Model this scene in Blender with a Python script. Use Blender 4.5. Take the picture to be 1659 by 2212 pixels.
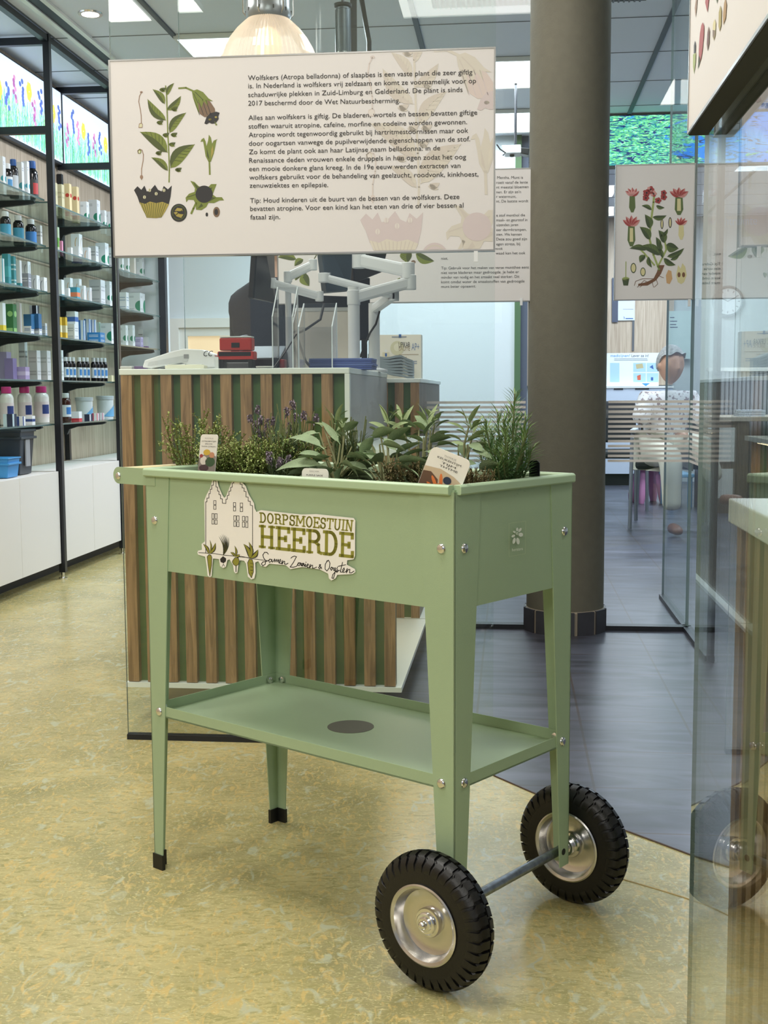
import bpy, bmesh, math, random
from mathutils import Vector, Matrix
for o in list(bpy.data.objects): bpy.data.objects.remove(o)
random.seed(11)
SC = bpy.context.scene; COL = SC.collection
PI = math.pi
# ---------------------------------------------------------------- camera, world, lights, exposure
IW, IH, FPX = 1659, 2212, 2608.785
CAM = Vector((0, 0, 0.94368))
FW = Vector((0, 0.9950988, -0.09888568)); RT = Vector((0.999987, -0.000504946, -0.005081339)); UP = Vector((0.00510637, 0.09888439, 0.99508583))
cd = bpy.data.cameras.new('camera'); co = bpy.data.objects.new('camera', cd); COL.objects.link(co)
m = Matrix((RT, UP, -FW)).transposed().to_4x4(); m.translation = CAM; co.matrix_world = m
cd.sensor_fit = 'VERTICAL'; cd.sensor_height = 24; cd.lens = FPX / IH * 24; cd.clip_start = 0.05
SC.camera = co
SC.view_settings.view_transform = 'Standard'; SC.view_settings.look = 'None'
SC.view_settings.gamma = 1; SC.view_settings.use_curve_mapping = False
SC.view_settings.exposure = 0.0
w = bpy.data.worlds.new('world'); SC.world = w; w.use_nodes = True
w.node_tree.nodes['Background'].inputs[0].default_value = (0.80, 0.88, 1, 1)
w.node_tree.nodes['Background'].inputs[1].default_value = 0.32
TH = math.radians(5.95); CT, ST = math.cos(TH), math.sin(TH)
def RM(a, b, z=0.0): return Vector((a*CT + b*ST, -a*ST + b*CT, z))     # room axes to world
def AB(v): return v[0]*CT - v[1]*ST, v[0]*ST + v[1]*CT
def area(name, a, b, z, sx, sy, power, col, tilt=0, rz=0):
    l = bpy.data.lights.new(name, 'AREA'); l.shape = 'RECTANGLE'; l.size = sx; l.size_y = sy; l.energy = power; l.color = col
    o = bpy.data.objects.new(name, l); COL.objects.link(o); o.location = RM(a, b, z); o.rotation_euler = (tilt, 0, rz - TH)
    return o
WARM = (1, 0.965, 0.91); COOL = (0.82, 0.91, 1.0)
PANELS = [(-1.355, 6.3), (-0.155, 6.9), (-0.155, 8.1), (-1.95, 0.9)]
for (a, b), p in zip(PANELS, (28, 24, 16, 18)): area('ceiling_light_lamp', a, b, 2.672, .56, .56, p, COOL if b > 2 else WARM)
so_ = area('side_fill_light', -2.95, 0.2, 1.5, 2.4, 1.7, 34, (.86, .93, 1)); so_.rotation_euler = (0, math.radians(-90), -TH)  # added fill, no known source, meant to brighten the ceiling and planter
area('ceiling_light_lamp', -1.2, 7.6, 2.672, .5, .5, 18, COOL)
area('ceiling_light_lamp', 0.12, 4.95, 2.672, .9, .3, 10, COOL)
area('ceiling_light_lamp', 1.9, 7.1, 2.672, .9, .9, 62, (0.76, 0.86, 1))
area('ceiling_light_lamp', 2.2, 9.6, 2.672, .9, .9, 85, (0.76, 0.86, 1))
area('ceiling_light_lamp', 1.3, 11.4, 2.672, .9, .9, 70, (0.76, 0.86, 1))
for a, b, p in ((-0.5, 1.7, 26), (-1.6, 2.9, 20), (1.2, 2.2, 12), (-0.9, -1.3, 34), (0.6, -1.3, 34), (-0.9, -2.5, 30), (0.9, -2.5, 30), (-1.7, 4.3, 18), (-.2, 4.1, 9)):
    area('ceiling_light_lamp', a, b, 2.672, .6, .6, p, WARM)

# ---------------------------------------------------------------- picking points of the real scene
def ray(x, y): return FW + RT*((x - IW/2)/FPX) - UP*((y - IH/2)/FPX)
def at(x, y, Y): d = ray(x, y); return CAM + d*(Y/d.y)
def atz(x, y, z): d = ray(x, y); return CAM + d*((z - CAM.z)/d.z)
class Plane:
    def __init__(s, o, u, v, n): s.o, s.u, s.v, s.n = Vector(o), Vector(u), Vector(v), Vector(n)
    def hit(s, x, y):
        d = ray(x, y); t = (s.o - CAM).dot(s.n)/d.dot(s.n); return CAM + d*t
    def uv(s, x, y): q = s.hit(x, y) - s.o; return q.dot(s.u), q.dot(s.v)
    def P(s, u, v, off=0.0): return s.o + s.u*u + s.v*v + s.n*off
Zv = Vector((0, 0, 1)); Av = Vector((CT, -ST, 0)); Bv = Vector((ST, CT, 0))
def plane_b(b): return Plane(RM(0, b), Av, Zv, -Bv)        # faces the camera
def plane_a(a, s=-1): return Plane(RM(a, 0), Bv, Zv, Av*s)

# ---------------------------------------------------------------- materials
MATS = {}
def lin(c):
    f = lambda v: (v/12.92 if v <= 0.04045 else ((v+0.055)/1.055)**2.4)
    return tuple(f(v/255) for v in c)
def mat(name, rgb=None, rough=0.5, metal=0.0, emit=None, estr=1.0, bump=None, noise=None, spec=0.5, coat=0, trans=0, alpha=1):
    if name in MATS: return MATS[name]
    m_ = bpy.data.materials.new(name); m_.use_nodes = True; MATS[name] = m_
    nt = m_.node_tree; b_ = nt.nodes['Principled BSDF']
    c = lin(rgb) if rgb else (0.5, 0.5, 0.5)
    b_.inputs['Base Color'].default_value = (*c, 1); b_.inputs['Roughness'].default_value = rough
    b_.inputs['Metallic'].default_value = metal; b_.inputs['Specular IOR Level'].default_value = spec
    b_.inputs['Coat Weight'].default_value = coat; b_.inputs['Transmission Weight'].default_value = trans; b_.inputs['Alpha'].default_value = alpha
    if emit:
        b_.inputs['Emission Color'].default_value = (*lin(emit), 1); b_.inputs['Emission Strength'].default_value = estr
    tc = None
    if noise or bump:
        tc = nt.nodes.new('ShaderNodeTexCoord')
    if noise:                                            # (scale, strength, (sx,sy,sz))
        sc, k, st = noise
        mp = nt.nodes.new('ShaderNodeMapping'); mp.inputs['Scale'].default_value = st
        nz = nt.nodes.new('ShaderNodeTexNoise'); nz.inputs['Scale'].default_value = sc; nz.inputs['Detail'].default_value = 5
        nt.links.new(tc.outputs['Object'], mp.inputs[0]); nt.links.new(mp.outputs[0], nz.inputs['Vector'])
        rp = nt.nodes.new('ShaderNodeValToRGB')
        rp.color_ramp.elements[0].position = .3; rp.color_ramp.elements[1].position = .7
        rp.color_ramp.elements[0].color = (*[v*(1-k) for v in c], 1); rp.color_ramp.elements[1].color = (*[min(1, v*(1+k)) for v in c], 1)
        nt.links.new(nz.outputs['Fac'], rp.inputs[0]); nt.links.new(rp.outputs[0], b_.inputs['Base Color'])
    if bump:
        sc, k = bump
        nz2 = nt.nodes.new('ShaderNodeTexNoise'); nz2.inputs['Scale'].default_value = sc
        nt.links.new(tc.outputs['Object'], nz2.inputs['Vector'])
        bp = nt.nodes.new('ShaderNodeBump'); bp.inputs['Strength'].default_value = k; bp.inputs['Distance'].default_value = .002
        nt.links.new(nz2.outputs['Fac'], bp.inputs['Height']); nt.links.new(bp.outputs[0], b_.inputs['Normal'])
    return m_
def rgbm(c, rough=.55):                                      # plain colour, cached by value
    return mat('paint_%02x%02x%02x' % tuple(c), c, rough)
def glowm(c, s=1.0): return mat('backlit_%02x%02x%02x' % tuple(c), c, .5, emit=c, estr=s)

def glass_mat(name, tint, f0=0.04, gz=1.0):
    m_ = bpy.data.materials.new(name); m_.use_nodes = True; MATS[name] = m_; nt = m_.node_tree; nt.nodes.clear()
    out = nt.nodes.new('ShaderNodeOutputMaterial'); mx = nt.nodes.new('ShaderNodeMixShader')
    tr = nt.nodes.new('ShaderNodeBsdfTransparent'); tr.inputs[0].default_value = (*tint, 1)
    gl = nt.nodes.new('ShaderNodeBsdfGlossy'); gl.inputs['Roughness'].default_value = 0.0; gl.inputs[0].default_value = (1, 1, 1, 1)
    lw = nt.nodes.new('ShaderNodeLayerWeight'); lw.inputs[0].default_value = .5
    pw = nt.nodes.new('ShaderNodeMath'); pw.operation = 'POWER'; pw.inputs[1].default_value = 5
    ml = nt.nodes.new('ShaderNodeMath'); ml.operation = 'MULTIPLY_ADD'; ml.inputs[1].default_value = (1 - f0)*gz; ml.inputs[2].default_value = f0
    nt.links.new(lw.outputs['Facing'], pw.inputs[0]); nt.links.new(pw.outputs[0], ml.inputs[0]); nt.links.new(ml.outputs[0], mx.inputs[0])
    nt.links.new(tr.outputs[0], mx.inputs[1]); nt.links.new(gl.outputs[0], mx.inputs[2]); nt.links.new(mx.outputs[0], out.inputs[0])
    return m_
M_GLASS = glass_mat('clear_glass', (0.96, 0.985, 0.975)); M_GLASS2 = glass_mat('side_screen_glass', (0.95, 0.985, 0.98), .04, .42); M_ACR = glass_mat('acrylic', (0.95, 0.96, 0.97), .045)
M_SHELFGL = glass_mat('shelf_glass', (0.80, 0.90, 0.88), .05)
M_GEDGE = mat('glass_edge', (120, 142, 140), .15); M_SEDGE = mat('shelf_glass_edge', (74, 98, 94), .2)
SAGE = mat('sage_powder_coat', (158, 180, 146), .42, bump=(900, .12), noise=(3, .03, (1, 1, 1)))
BLACK = mat('black_metal', (22, 25, 32), .4); RUBBER = mat('black_rubber', (10, 10, 11), .42, bump=(300, .15))
CHROME = mat('chrome', (225, 225, 225), .12, metal=1); STEEL = mat('brushed_steel', (205, 203, 200), .22, metal=1, bump=(60, .1))
ZINC = mat('zinc_plated_steel', (150, 158, 168), .38, metal=1, noise=(90, .25, (1, 1, 1)))
ALU = mat('aluminium_frame', (150, 150, 148), .3, metal=.8); DARKALU = mat('dark_aluminium', (62, 64, 60), .55, metal=.2)
WHITE = mat('white_laminate', (232, 232, 226), .35); BOARD = mat('board_print', (216, 213, 212), .5)
WALLW = mat('white_wall_paint', (214, 222, 226), .8, bump=(250, .1)); PLAST = mat('white_plastic', (225, 228, 230), .35)
BLACKP = mat('black_plastic', (20, 21, 24), .4); INK = mat('black_ink', (35, 33, 35), .6)

def wood_mat(name, c1, c2, sc=(18, 18, 1.2), rough=.45):
    m_ = mat(name, c1, rough); nt = m_.node_tree; b_ = nt.nodes['Principled BSDF']
    tc = nt.nodes.new('ShaderNodeTexCoord'); mp = nt.nodes.new('ShaderNodeMapping'); mp.inputs['Scale'].default_value = sc
    nz = nt.nodes.new('ShaderNodeTexNoise'); nz.inputs['Scale'].default_value = 4; nz.inputs['Detail'].default_value = 8; nz.inputs['Distortion'].default_value = 1.2
    rp = nt.nodes.new('ShaderNodeValToRGB'); rp.color_ramp.elements[0].position = .35; rp.color_ramp.elements[1].position = .68
    rp.color_ramp.elements[0].color = (*lin(c1), 1); rp.color_ramp.elements[1].color = (*lin(c2), 1)
    nt.links.new(tc.outputs['Object'], mp.inputs[0]); nt.links.new(mp.outputs[0], nz.inputs['Vector']); nt.links.new(nz.outputs['Fac'], rp.inputs[0])
    nt.links.new(rp.outputs[0], b_.inputs['Base Color'])
    return m_
OAK = wood_mat('oak_slat', (118, 90, 60), (164, 130, 92)); OAKPANEL = wood_mat('light_oak_panel', (172, 152, 130), (204, 186, 164), (14, 14, .5), .6)
DARKOAK = wood_mat('brown_wood', (84, 70, 58), (112, 94, 78))

def lino_mat():
    m_ = mat('marbled_linoleum', (190, 176, 116), .26, spec=.4); nt = m_.node_tree; b_ = nt.nodes['Principled BSDF']
    tc = nt.nodes.new('ShaderNodeTexCoord')
    def nz(scale, det, dist, st, rz=0):
        mp = nt.nodes.new('ShaderNodeMapping'); mp.inputs['Scale'].default_value = st; mp.inputs['Rotation'].default_value = (0, 0, rz)
        n_ = nt.nodes.new('ShaderNodeTexNoise'); n_.inputs['Scale'].default_value = scale; n_.inputs['Detail'].default_value = det; n_.inputs['Distortion'].default_value = dist
        nt.links.new(tc.outputs['Object'], mp.inputs[0]); nt.links.new(mp.outputs[0], n_.inputs['Vector']); return n_
    def ramp(n_, stops):
        r_ = nt.nodes.new('ShaderNodeValToRGB'); e = r_.color_ramp.elements
        e[0].position, e[0].color = stops[0][0], (*stops[0][1], 1); e[1].position, e[1].color = stops[-1][0], (*stops[-1][1], 1)
        for p_, c_ in stops[1:-1]: k = e.new(p_); k.color = (*c_, 1)
        nt.links.new(n_.outputs['Fac'], r_.inputs[0]); return r_
    def mix(a_, b__, fac=None, f=.5, typ='MIX'):
        x = nt.nodes.new('ShaderNodeMix'); x.data_type = 'RGBA'; x.blend_type = typ; x.inputs[0].default_value = f
        if fac: nt.links.new(fac, x.inputs[0])
        nt.links.new(a_, x.inputs[6])
        if isinstance(b__, tuple): x.inputs[7].default_value = (*b__, 1)
        else: nt.links.new(b__, x.inputs[7])
        return x.outputs[2]
    base = ramp(nz(3.0, 6, .8, (1, 1, 1)), [(.3, lin((146, 141, 98))), (.5, lin((174, 165, 117))), (.7, lin((194, 181, 129)))])
    str1 = ramp(nz(20, 8, 1.8, (1, 2.6, 1), .3), [(.48, (0, 0, 0)), (.66, (.9, .9, .9))])
    str2 = ramp(nz(19, 8, 2.2, (2.4, 1, 1), .5), [(.53, (0, 0, 0)), (.66, (.9, .9, .9))])
    str3 = ramp(nz(52, 6, 3, (1, 3, 1), .8), [(.56, (0, 0, 0)), (.66, (.9, .9, .9))])
    o1 = mix(base.outputs[0], lin((150, 146, 96)), str1.outputs[0])
    o2 = mix(o1, lin((198, 174, 112)), str2.outputs[0])
    str4 = ramp(nz(14, 6, 2, (1.5, 1, 1), 2.1), [(.57, (0, 0, 0)), (.68, (.85, .85, .85))])
    o3 = mix(o2, lin((178, 182, 156)), str4.outputs[0])
    o4 = mix(o3, lin((208, 198, 146)), str3.outputs[0])
    nt.links.new(o4, b_.inputs['Base Color'])
    return m_
LINO = lino_mat()
def tile_mat():
    m_ = mat('slate_floor_tiles', (86, 90, 102), .34, spec=.5); nt = m_.node_tree; b_ = nt.nodes['Principled BSDF']
    tc = nt.nodes.new('ShaderNodeTexCoord'); mp = nt.nodes.new('ShaderNodeMapping')
    mp.inputs['Rotation'].default_value = (0, 0, TH)
    nt.links.new(tc.outputs['Object'], mp.inputs[0])
    mp2 = nt.nodes.new('ShaderNodeMapping'); mp2.inputs['Location'].default_value = (0.091, 0.113, 0); nt.links.new(mp.outputs[0], mp2.inputs[0])
    br = nt.nodes.new('ShaderNodeTexBrick'); br.offset = 0; br.inputs['Scale'].default_value = 1; br.inputs['Brick Width'].default_value = .296; br.inputs['Row Height'].default_value = .2955
    br.inputs['Mortar Size'].default_value = .0035; br.inputs['Mortar Smooth'].default_value = .1
    br.inputs['Color1'].default_value = (*lin((70, 71, 80)), 1); br.inputs['Color2'].default_value = (*lin((62, 64, 74)), 1); br.inputs['Mortar'].default_value = (*lin((58, 50, 48)), 1)
    nt.links.new(mp2.outputs[0], br.inputs['Vector'])
    nz = nt.nodes.new('ShaderNodeTexNoise'); nz.inputs['Scale'].default_value = 5; nz.inputs['Detail'].default_value = 8; nz.inputs['Distortion'].default_value = 1
    mp3 = nt.nodes.new('ShaderNodeMapping'); mp3.inputs['Scale'].default_value = (.6, 2.2, 1); nt.links.new(mp.outputs[0], mp3.inputs[0]); nt.links.new(mp3.outputs[0], nz.inputs['Vector'])
    rp = nt.nodes.new('ShaderNodeValToRGB'); rp.color_ramp.elements[0].position = .35; rp.color_ramp.elements[1].position = .75
    rp.color_ramp.elements[0].color = (.62, .62, .62, 1); rp.color_ramp.elements[1].color = (1.9, 1.9, 2.0, 1)
    nt.links.new(nz.outputs['Fac'], rp.inputs[0])
    mx = nt.nodes.new('ShaderNodeMix'); mx.data_type = 'RGBA'; mx.blend_type = 'MULTIPLY'; mx.inputs[0].default_value = 1
    nt.links.new(br.outputs[0], mx.inputs[6]); nt.links.new(rp.outputs[0], mx.inputs[7]); nt.links.new(mx.outputs[2], b_.inputs['Base Color'])
    return m_
TILE = tile_mat()

# ---------------------------------------------------------------- mesh building
WLOC = {}
class MB:
    def __init__(s): s.v, s.f, s.mi = [], [], []
    def face(s, pts, k=0):
        i = len(s.v); s.v += [Vector(p) for p in pts]; s.f.append(list(range(i, i+len(pts)))); s.mi.append(k)
    def grid(s, rows, k=0, closed=False, cap=False):
        i0 = len(s.v); n = len(rows[0])
        for r in rows: s.v += [Vector(p) for p in r]
        for r in range(len(rows)-1):
            for c in range(n if closed else n-1):
                c2 = (c+1) % n
                s.f.append([i0+r*n+c, i0+r*n+c2, i0+(r+1)*n+c2, i0+(r+1)*n+c]); s.mi.append(k)
        if cap:
            s.f.append([i0+c for c in range(n)][::-1]); s.mi.append(k)
            s.f.append([i0+(len(rows)-1)*n+c for c in range(n)]); s.mi.append(k)
    def hexa(s, p, k=0):                                     # 8 corners: bottom 4, top 4
        i = len(s.v); s.v += [Vector(q) for q in p]
        for f in ((3, 2, 1, 0), (4, 5, 6, 7), (0, 1, 5, 4), (1, 2, 6, 5), (2, 3, 7, 6), (3, 0, 4, 7)): s.f.append([i+j for j in f]); s.mi.append(k)
    def box(s, x0, x1, y0, y1, z0, z1, k=0, T=None):
        p = [(x0, y0, z0), (x1, y0, z0), (x1, y1, z0), (x0, y1, z0), (x0, y0, z1), (x1, y0, z1), (x1, y1, z1), (x0, y1, z1)]
        s.hexa([T(*q) for q in p] if T else p, k)
    def rbox(s, a0, a1, b0, b1, z0, z1, k=0): s.box(a0, a1, b0, b1, z0, z1, k, RM)
    def tube(s, pts, r, n=10, k=0, cap=True):
        pts = [Vector(p) for p in pts]; rows = []; rr = r if isinstance(r, (list, tuple)) else [r]*len(pts)
        t0 = (pts[1]-pts[0]).normalized(); u = t0.orthogonal().normalized()
        for i, p in enumerate(pts):
            t = (pts[min(i+1, len(pts)-1)] - pts[max(i-1, 0)]).normalized()
            u = (u - t*u.dot(t)).normalized(); v_ = t.cross(u)
            rows.append([p + u*math.cos(2*PI*j/n)*rr[i] + v_*math.sin(2*PI*j/n)*rr[i] for j in range(n)])
        s.grid(rows, k, True, cap)
    def bar(s, p, q, w, h, up=Zv, k=0):
        p, q = Vector(p), Vector(q); t = (q-p).normalized(); sd = t.cross(Vector(up)).normalized()*w/2; u = sd.cross(t).normalized()*h/2
        s.hexa([p-sd-u, p+sd-u, q+sd-u, q-sd-u, p-sd+u, p+sd+u, q+sd+u, q-sd+u], k)
    def lathe(s, c, prof, n=32, ax=Zv, k=0, cap=False):       # prof: (radius, along)
        c = Vector(c); ax = Vector(ax).normalized(); u = ax.orthogonal().normalized(); v_ = ax.cross(u)
        rows = [[c + ax*h + (u*math.cos(2*PI*j/n) + v_*math.sin(2*PI*j/n))*max(r, 1e-5) for j in range(n)] for r, h in prof]
        s.grid(rows, k, True, cap)
    def ell(s, c, rx, ry, rz, n=16, m_=10, k=0):
        c = Vector(c)
        s.grid([[c + Vector((math.cos(2*PI*j/n)*math.sin(PI*i/m_)*rx, math.sin(2*PI*j/n)*math.sin(PI*i/m_)*ry, math.cos(PI*i/m_)*rz)) for j in range(n)] for i in range(m_, -1, -1)], k, True)
    def prism(s, pts, d, k=0):                                # ngon extruded by vector d
        pts = [Vector(p) for p in pts]; d = Vector(d); n = len(pts); i = len(s.v)
        s.v += pts + [p + d for p in pts]
        s.f.append(list(range(i+n-1, i-1, -1))); s.mi.append(k); s.f.append(list(range(i+n, i+2*n))); s.mi.append(k)
        for j in range(n): s.f.append([i+j, i+(j+1) % n, i+n+(j+1) % n, i+n+j]); s.mi.append(k)
    def build(s, name, mats, parent=None, smooth=False, bevel=0, local=False, origin=None, merge=True):
        if not isinstance(mats, (list, tuple)): mats = [mats]
        me = bpy.data.meshes.new(name)
        if local: off = Vector((0, 0, 0))
        elif parent is not None: off = WLOC[parent.name]
        elif origin is not None: off = Vector(origin)
        else:
            xs = [v.x for v in s.v]; ys = [v.y for v in s.v]; zs = [v.z for v in s.v]
            off = Vector(((min(xs)+max(xs))/2, (min(ys)+max(ys))/2, min(zs)))
        me.from_pydata([tuple(v - off) for v in s.v], [], s.f); me.update()
        for mm in mats: me.materials.append(mm)
        for i, p in enumerate(me.polygons): p.material_index = s.mi[i]; p.use_smooth = smooth
        if merge:
            bm = bmesh.new(); bm.from_mesh(me)
            if smooth: bmesh.ops.remove_doubles(bm, verts=bm.verts, dist=1e-6)
            bmesh.ops.recalc_face_normals(bm, faces=bm.faces); bm.to_mesh(me); bm.free()
        o = bpy.data.objects.new(name, me); COL.objects.link(o)
        if parent is not None: o.parent = parent; WLOC[o.name] = off
        else: o.location = off; WLOC[o.name] = off.copy()
        if bevel:
            bv = o.modifiers.new('bevel', 'BEVEL'); bv.width = bevel; bv.segments = 2; bv.limit_method = 'ANGLE'; bv.angle_limit = math.radians(40)
        if smooth:
            try: me.set_sharp_from_angle(angle=math.radians(38))
            except Exception: pass
        return o
def tag(o, label, cat, group=None, kind=None):
    if kind != 'structure': o['label'] = label; o['category'] = cat
    if group: o['group'] = group
    if kind: o['kind'] = kind
    return o
def thing(name, label, cat, loc, rz=0.0, group=None):
    o = bpy.data.objects.new(name, None); COL.objects.link(o); o.location = loc; o.rotation_euler = (0, 0, rz); o.empty_display_size = .05
    WLOC[o.name] = Vector(loc); return tag(o, label, cat, group)
def struct(o): o['kind'] = 'structure'; return o

# flat printing on a plane: polygons and strokes, in pixels of the view or in plane units
def ribbon_quads(pts, w, closed=False):
    out = []; n = len(pts)
    for i in range(n if closed else n-1):
        (x0, y0), (x1, y1) = pts[i], pts[(i+1) % n]; dx, dy = x1-x0, y1-y0; L = math.hypot(dx, dy)
        if L < 1e-9: continue
        ex, ey = dx/L*w*.35, dy/L*w*.35; nx, ny = -dy/L*w/2, dx/L*w/2
        out.append([(x0-ex+nx, y0-ey+ny), (x0-ex-nx, y0-ey-ny), (x1+ex-nx, y1+ey-ny), (x1+ex+nx, y1+ey+ny)])
    return out
def clip_poly(pts, lo, hi):
    for ax, val, sgn in ((0, lo[0], 1), (0, hi[0], -1), (1, lo[1], 1), (1, hi[1], -1)):
        out = []
        for i in range(len(pts)):
            p, q = pts[i-1], pts[i]; ip = (p[ax]-val)*sgn >= 0; iq = (q[ax]-val)*sgn >= 0
            if ip != iq:
                t = (val-p[ax])/(q[ax]-p[ax]); out.append((p[0]+(q[0]-p[0])*t, p[1]+(q[1]-p[1])*t))
            if iq: out.append(q)
        pts = out
        if len(pts) < 3: return []
    return pts
FONT_CACHE = {}
def text_polys(s, shear=0.0, spacing=1.0):
    key = (s, shear, spacing)
    if key in FONT_CACHE: return FONT_CACHE[key]
    cu = bpy.data.curves.new('t', 'FONT'); cu.body = s; cu.shear = shear; cu.space_character = spacing; cu.resolution_u = 3
    ob = bpy.data.objects.new('t', cu); COL.objects.link(ob)
    bpy.context.view_layer.update()
    me = ob.evaluated_get(bpy.context.evaluated_depsgraph_get()).to_mesh()
    vs = [(v.co.x, v.co.y) for v in me.vertices]; fs = [list(p.vertices) for p in me.polygons]
    ob.evaluated_get(bpy.context.evaluated_depsgraph_get()).to_mesh_clear()
    bpy.data.objects.remove(ob); bpy.data.curves.remove(cu)
    x0 = min(v[0] for v in vs); x1 = max(v[0] for v in vs)
    vs = [((x-x0)/(x1-x0), y) for x, y in vs]
    FONT_CACHE[key] = (vs, fs, x1-x0); return FONT_CACHE[key]
class Print:
    """collects flat shapes; fn maps (x, y) of the drawing to plane (u, v)"""
    def __init__(s, plane, fn=None, base=.0006):
        s.pl, s.mb, s.mats, s.base = plane, MB(), [], base; s.fn = fn or (lambda x, y: plane.uv(x, y)); s.layer = 0; s.clip = None
    def mk(s, m_):
        if m_ not in s.mats: s.mats.append(m_)
        return s.mats.index(m_)
    def uvpoly(s, uv, m_):
        if s.clip:
            uv = clip_poly(uv, *s.clip)
            if not uv: return
        off = s.base + s.layer*.00015
        s.mb.face([s.pl.P(u, v, off) for u, v in uv], s.mk(m_))
    def poly(s, pts, m_): s.uvpoly([s.fn(*p) for p in pts], m_)
    def line(s, pts, w, m_, closed=False):
        for q in ribbon_quads(pts, w, closed): s.poly(q, m_)
    def ell(s, c, rx, ry, m_, n=22, rot=0):
        s.poly([(c[0]+rx*math.cos(t)*math.cos(rot)-ry*math.sin(t)*math.sin(rot), c[1]+rx*math.cos(t)*math.sin(rot)+ry*math.sin(t)*math.cos(rot)) for t in [2*PI*i/n for i in range(n)]], m_)
    def leaf(s, b_, t_, w_, m_, m2=None, bend=.12):
        dx, dy = t_[0]-b_[0], t_[1]-b_[1]; L = math.hypot(dx, dy); nx, ny = -dy/L, dx/L; up, dn, mid = [], [], []
        for i in range(9):
            f = i/8; wd = w_/2*(math.sin(PI*f**.8)**.9 if 0 < f < 1 else 0); c = math.sin(PI*f)*bend*L
            x, y = b_[0]+dx*f+nx*c, b_[1]+dy*f+ny*c; up.append((x+nx*wd, y+ny*wd)); dn.append((x-nx*wd, y-ny*wd)); mid.append((x, y))
        s.poly(up + dn[::-1][1:-1], m_)
        if m2:
            s.layer += 1; s.poly(mid + dn[::-1][1:-1], m2)
            if w_ > 24:                                      # side veins and midrib
                s.layer += 1
                for i in (2, 3, 4, 5, 6):
                    s.line([mid[i], (up[i+1][0]*.85+mid[i+1][0]*.15, up[i+1][1]*.85+mid[i+1][1]*.15)], w_*.035, m2)
                s.line(mid, w_*.05, m_); s.layer -= 1
            s.layer -= 1
    def text(s, st, p0, p1, h, m_, shear=0.0, bold=0):
        """baseline from p0 to p1 (drawing coordinates), h = size in plane units"""
        vs, fs, wd = text_polys(st, shear); u0, v0 = s.fn(*p0); u1, v1 = s.fn(*p1)
        L = math.hypot(u1-u0, v1-v0); ex, ey = (u1-u0)/L, (v1-v0)/L; off = s.base + s.layer*.00015
        i0 = len(s.mb.v)
        s.mb.v += [s.pl.P(u0+ex*x*L-ey*y*h, v0+ey*x*L+ex*y*h, off) for x, y in vs]; k = s.mk(m_)
        for f in fs: s.mb.f.append([i0+j for j in f]); s.mb.mi.append(k)
    def build(s, name, parent): return s.mb.build(name, s.mats, parent, merge=False)

# ================================================================ the room
b = MB(); b.face([(-5, -3, 0), (6, -3, 0), (6, 15, 0), (-5, 15, 0)]); struct(b.build('floor', LINO, origin=(0, 0, 0)))
seam = [(-.75, 5.2), (-.45, 4.55), (-.083, 3.773), (.085, 3.31), (.271, 2.893), (.345, 2.775), (.418, 2.668), (.517, 2.52), (.621, 2.383), (.74, 2.25), (.90, 2.10), (1.15, 1.92), (1.5, 1.75), (2.2, 1.5), (3.4, 1.2)]
b = MB(); top = [Vector((x, y, .0015)) for x, y in seam] + [Vector((5.5, 1.2, .0015)), Vector((5.5, 14.5, .0015)), Vector((-.3, 14.5, .0015))]
b.face(top); struct(b.build('floor', TILE, origin=(0, 0, 0)))
b = MB(); b.tube([(x, y, .001) for x, y in seam], .0022, 6); struct(b.build('trim_1', mat('seam_filler', (70, 52, 40), .6)))
b = MB(); b.tube([atz(x, y, .0002) for x, y in ((1330, 1895), (1420, 1921), (1475, 1938), (1530, 1957), (1600, 1990))], .0016, 6); struct(b.build('trim_2', mat('seam_weld', (176, 152, 96), .5)))
# ceiling with its bands, joints
CEIL = mat('ceiling_tile', (232, 238, 248), .9, bump=(500, .15)); JOINT = mat('ceiling_joint', (112, 118, 124), .7); BAND = mat('ceiling_band', (96, 102, 110), .6)
b = MB(); b.rbox(-3.2, 5, -2.5, 14, 2.70, 2.74); struct(b.build('ceiling', CEIL))
b = MB()
for k in range(-1, 5):
    a = -1.655 + 1.2*k; b.rbox(a-.0125, a+.0125, -2.5, 13.9, 2.690, 2.7005)
struct(b.build('trim_3', BAND))
b = MB()
for k in range(-4, 14): b.rbox(-3.1, 4.9, 6.0+.6*k-.003, 6.0+.6*k+.003, 2.6975, 2.7005)
for a in (-2.255,): b.rbox(a-.004, a+.004, 0, 9, 2.697, 2.7005)
struct(b.build('trim_4', JOINT))
# walls
b = MB(); b.rbox(-2.66, -2.60, -2.5, 8.6, 0, 2.7); struct(b.build('wall_left', OAKPANEL))
BW = 8.6
b = MB(); b.rbox(-2.66, .03, BW, BW+.1, 0, 2.7); struct(b.build('wall_back', WALLW))
b = MB(); b.rbox(-2.6, -2.27, 7.95, 7.99, 0, 2.7); struct(b.build('wall_end', WALLW))
b = MB(); b.rbox(.03, .072, BW-.02, BW+.15, 0, 2.7); struct(b.build('trim_5', mat('green_paint', (72, 104, 66), .6)))
b = MB(); b.rbox(.072, .12, BW+.02, 12.6, 0, 2.7); struct(b.build('wall_inner', mat('slate_paint', (84, 92, 110), .7)))
b = MB(); b.rbox(.1, 5, 12.75, 12.85, 0, 2.7); struct(b.build('wall_far', mat('grey_wall_paint', (188, 194, 192), .8)))
b = MB(); b.rbox(4.6, 4.7, 2, 12.8, 0, 2.7); struct(b.build('wall_right', mat('grey_wall_paint')))
b = MB(); b.rbox(.125, 1.66, 12.70, 12.75, 1.0, 2.7); struct(b.build('wall_cladding', OAKPANEL))
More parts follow.
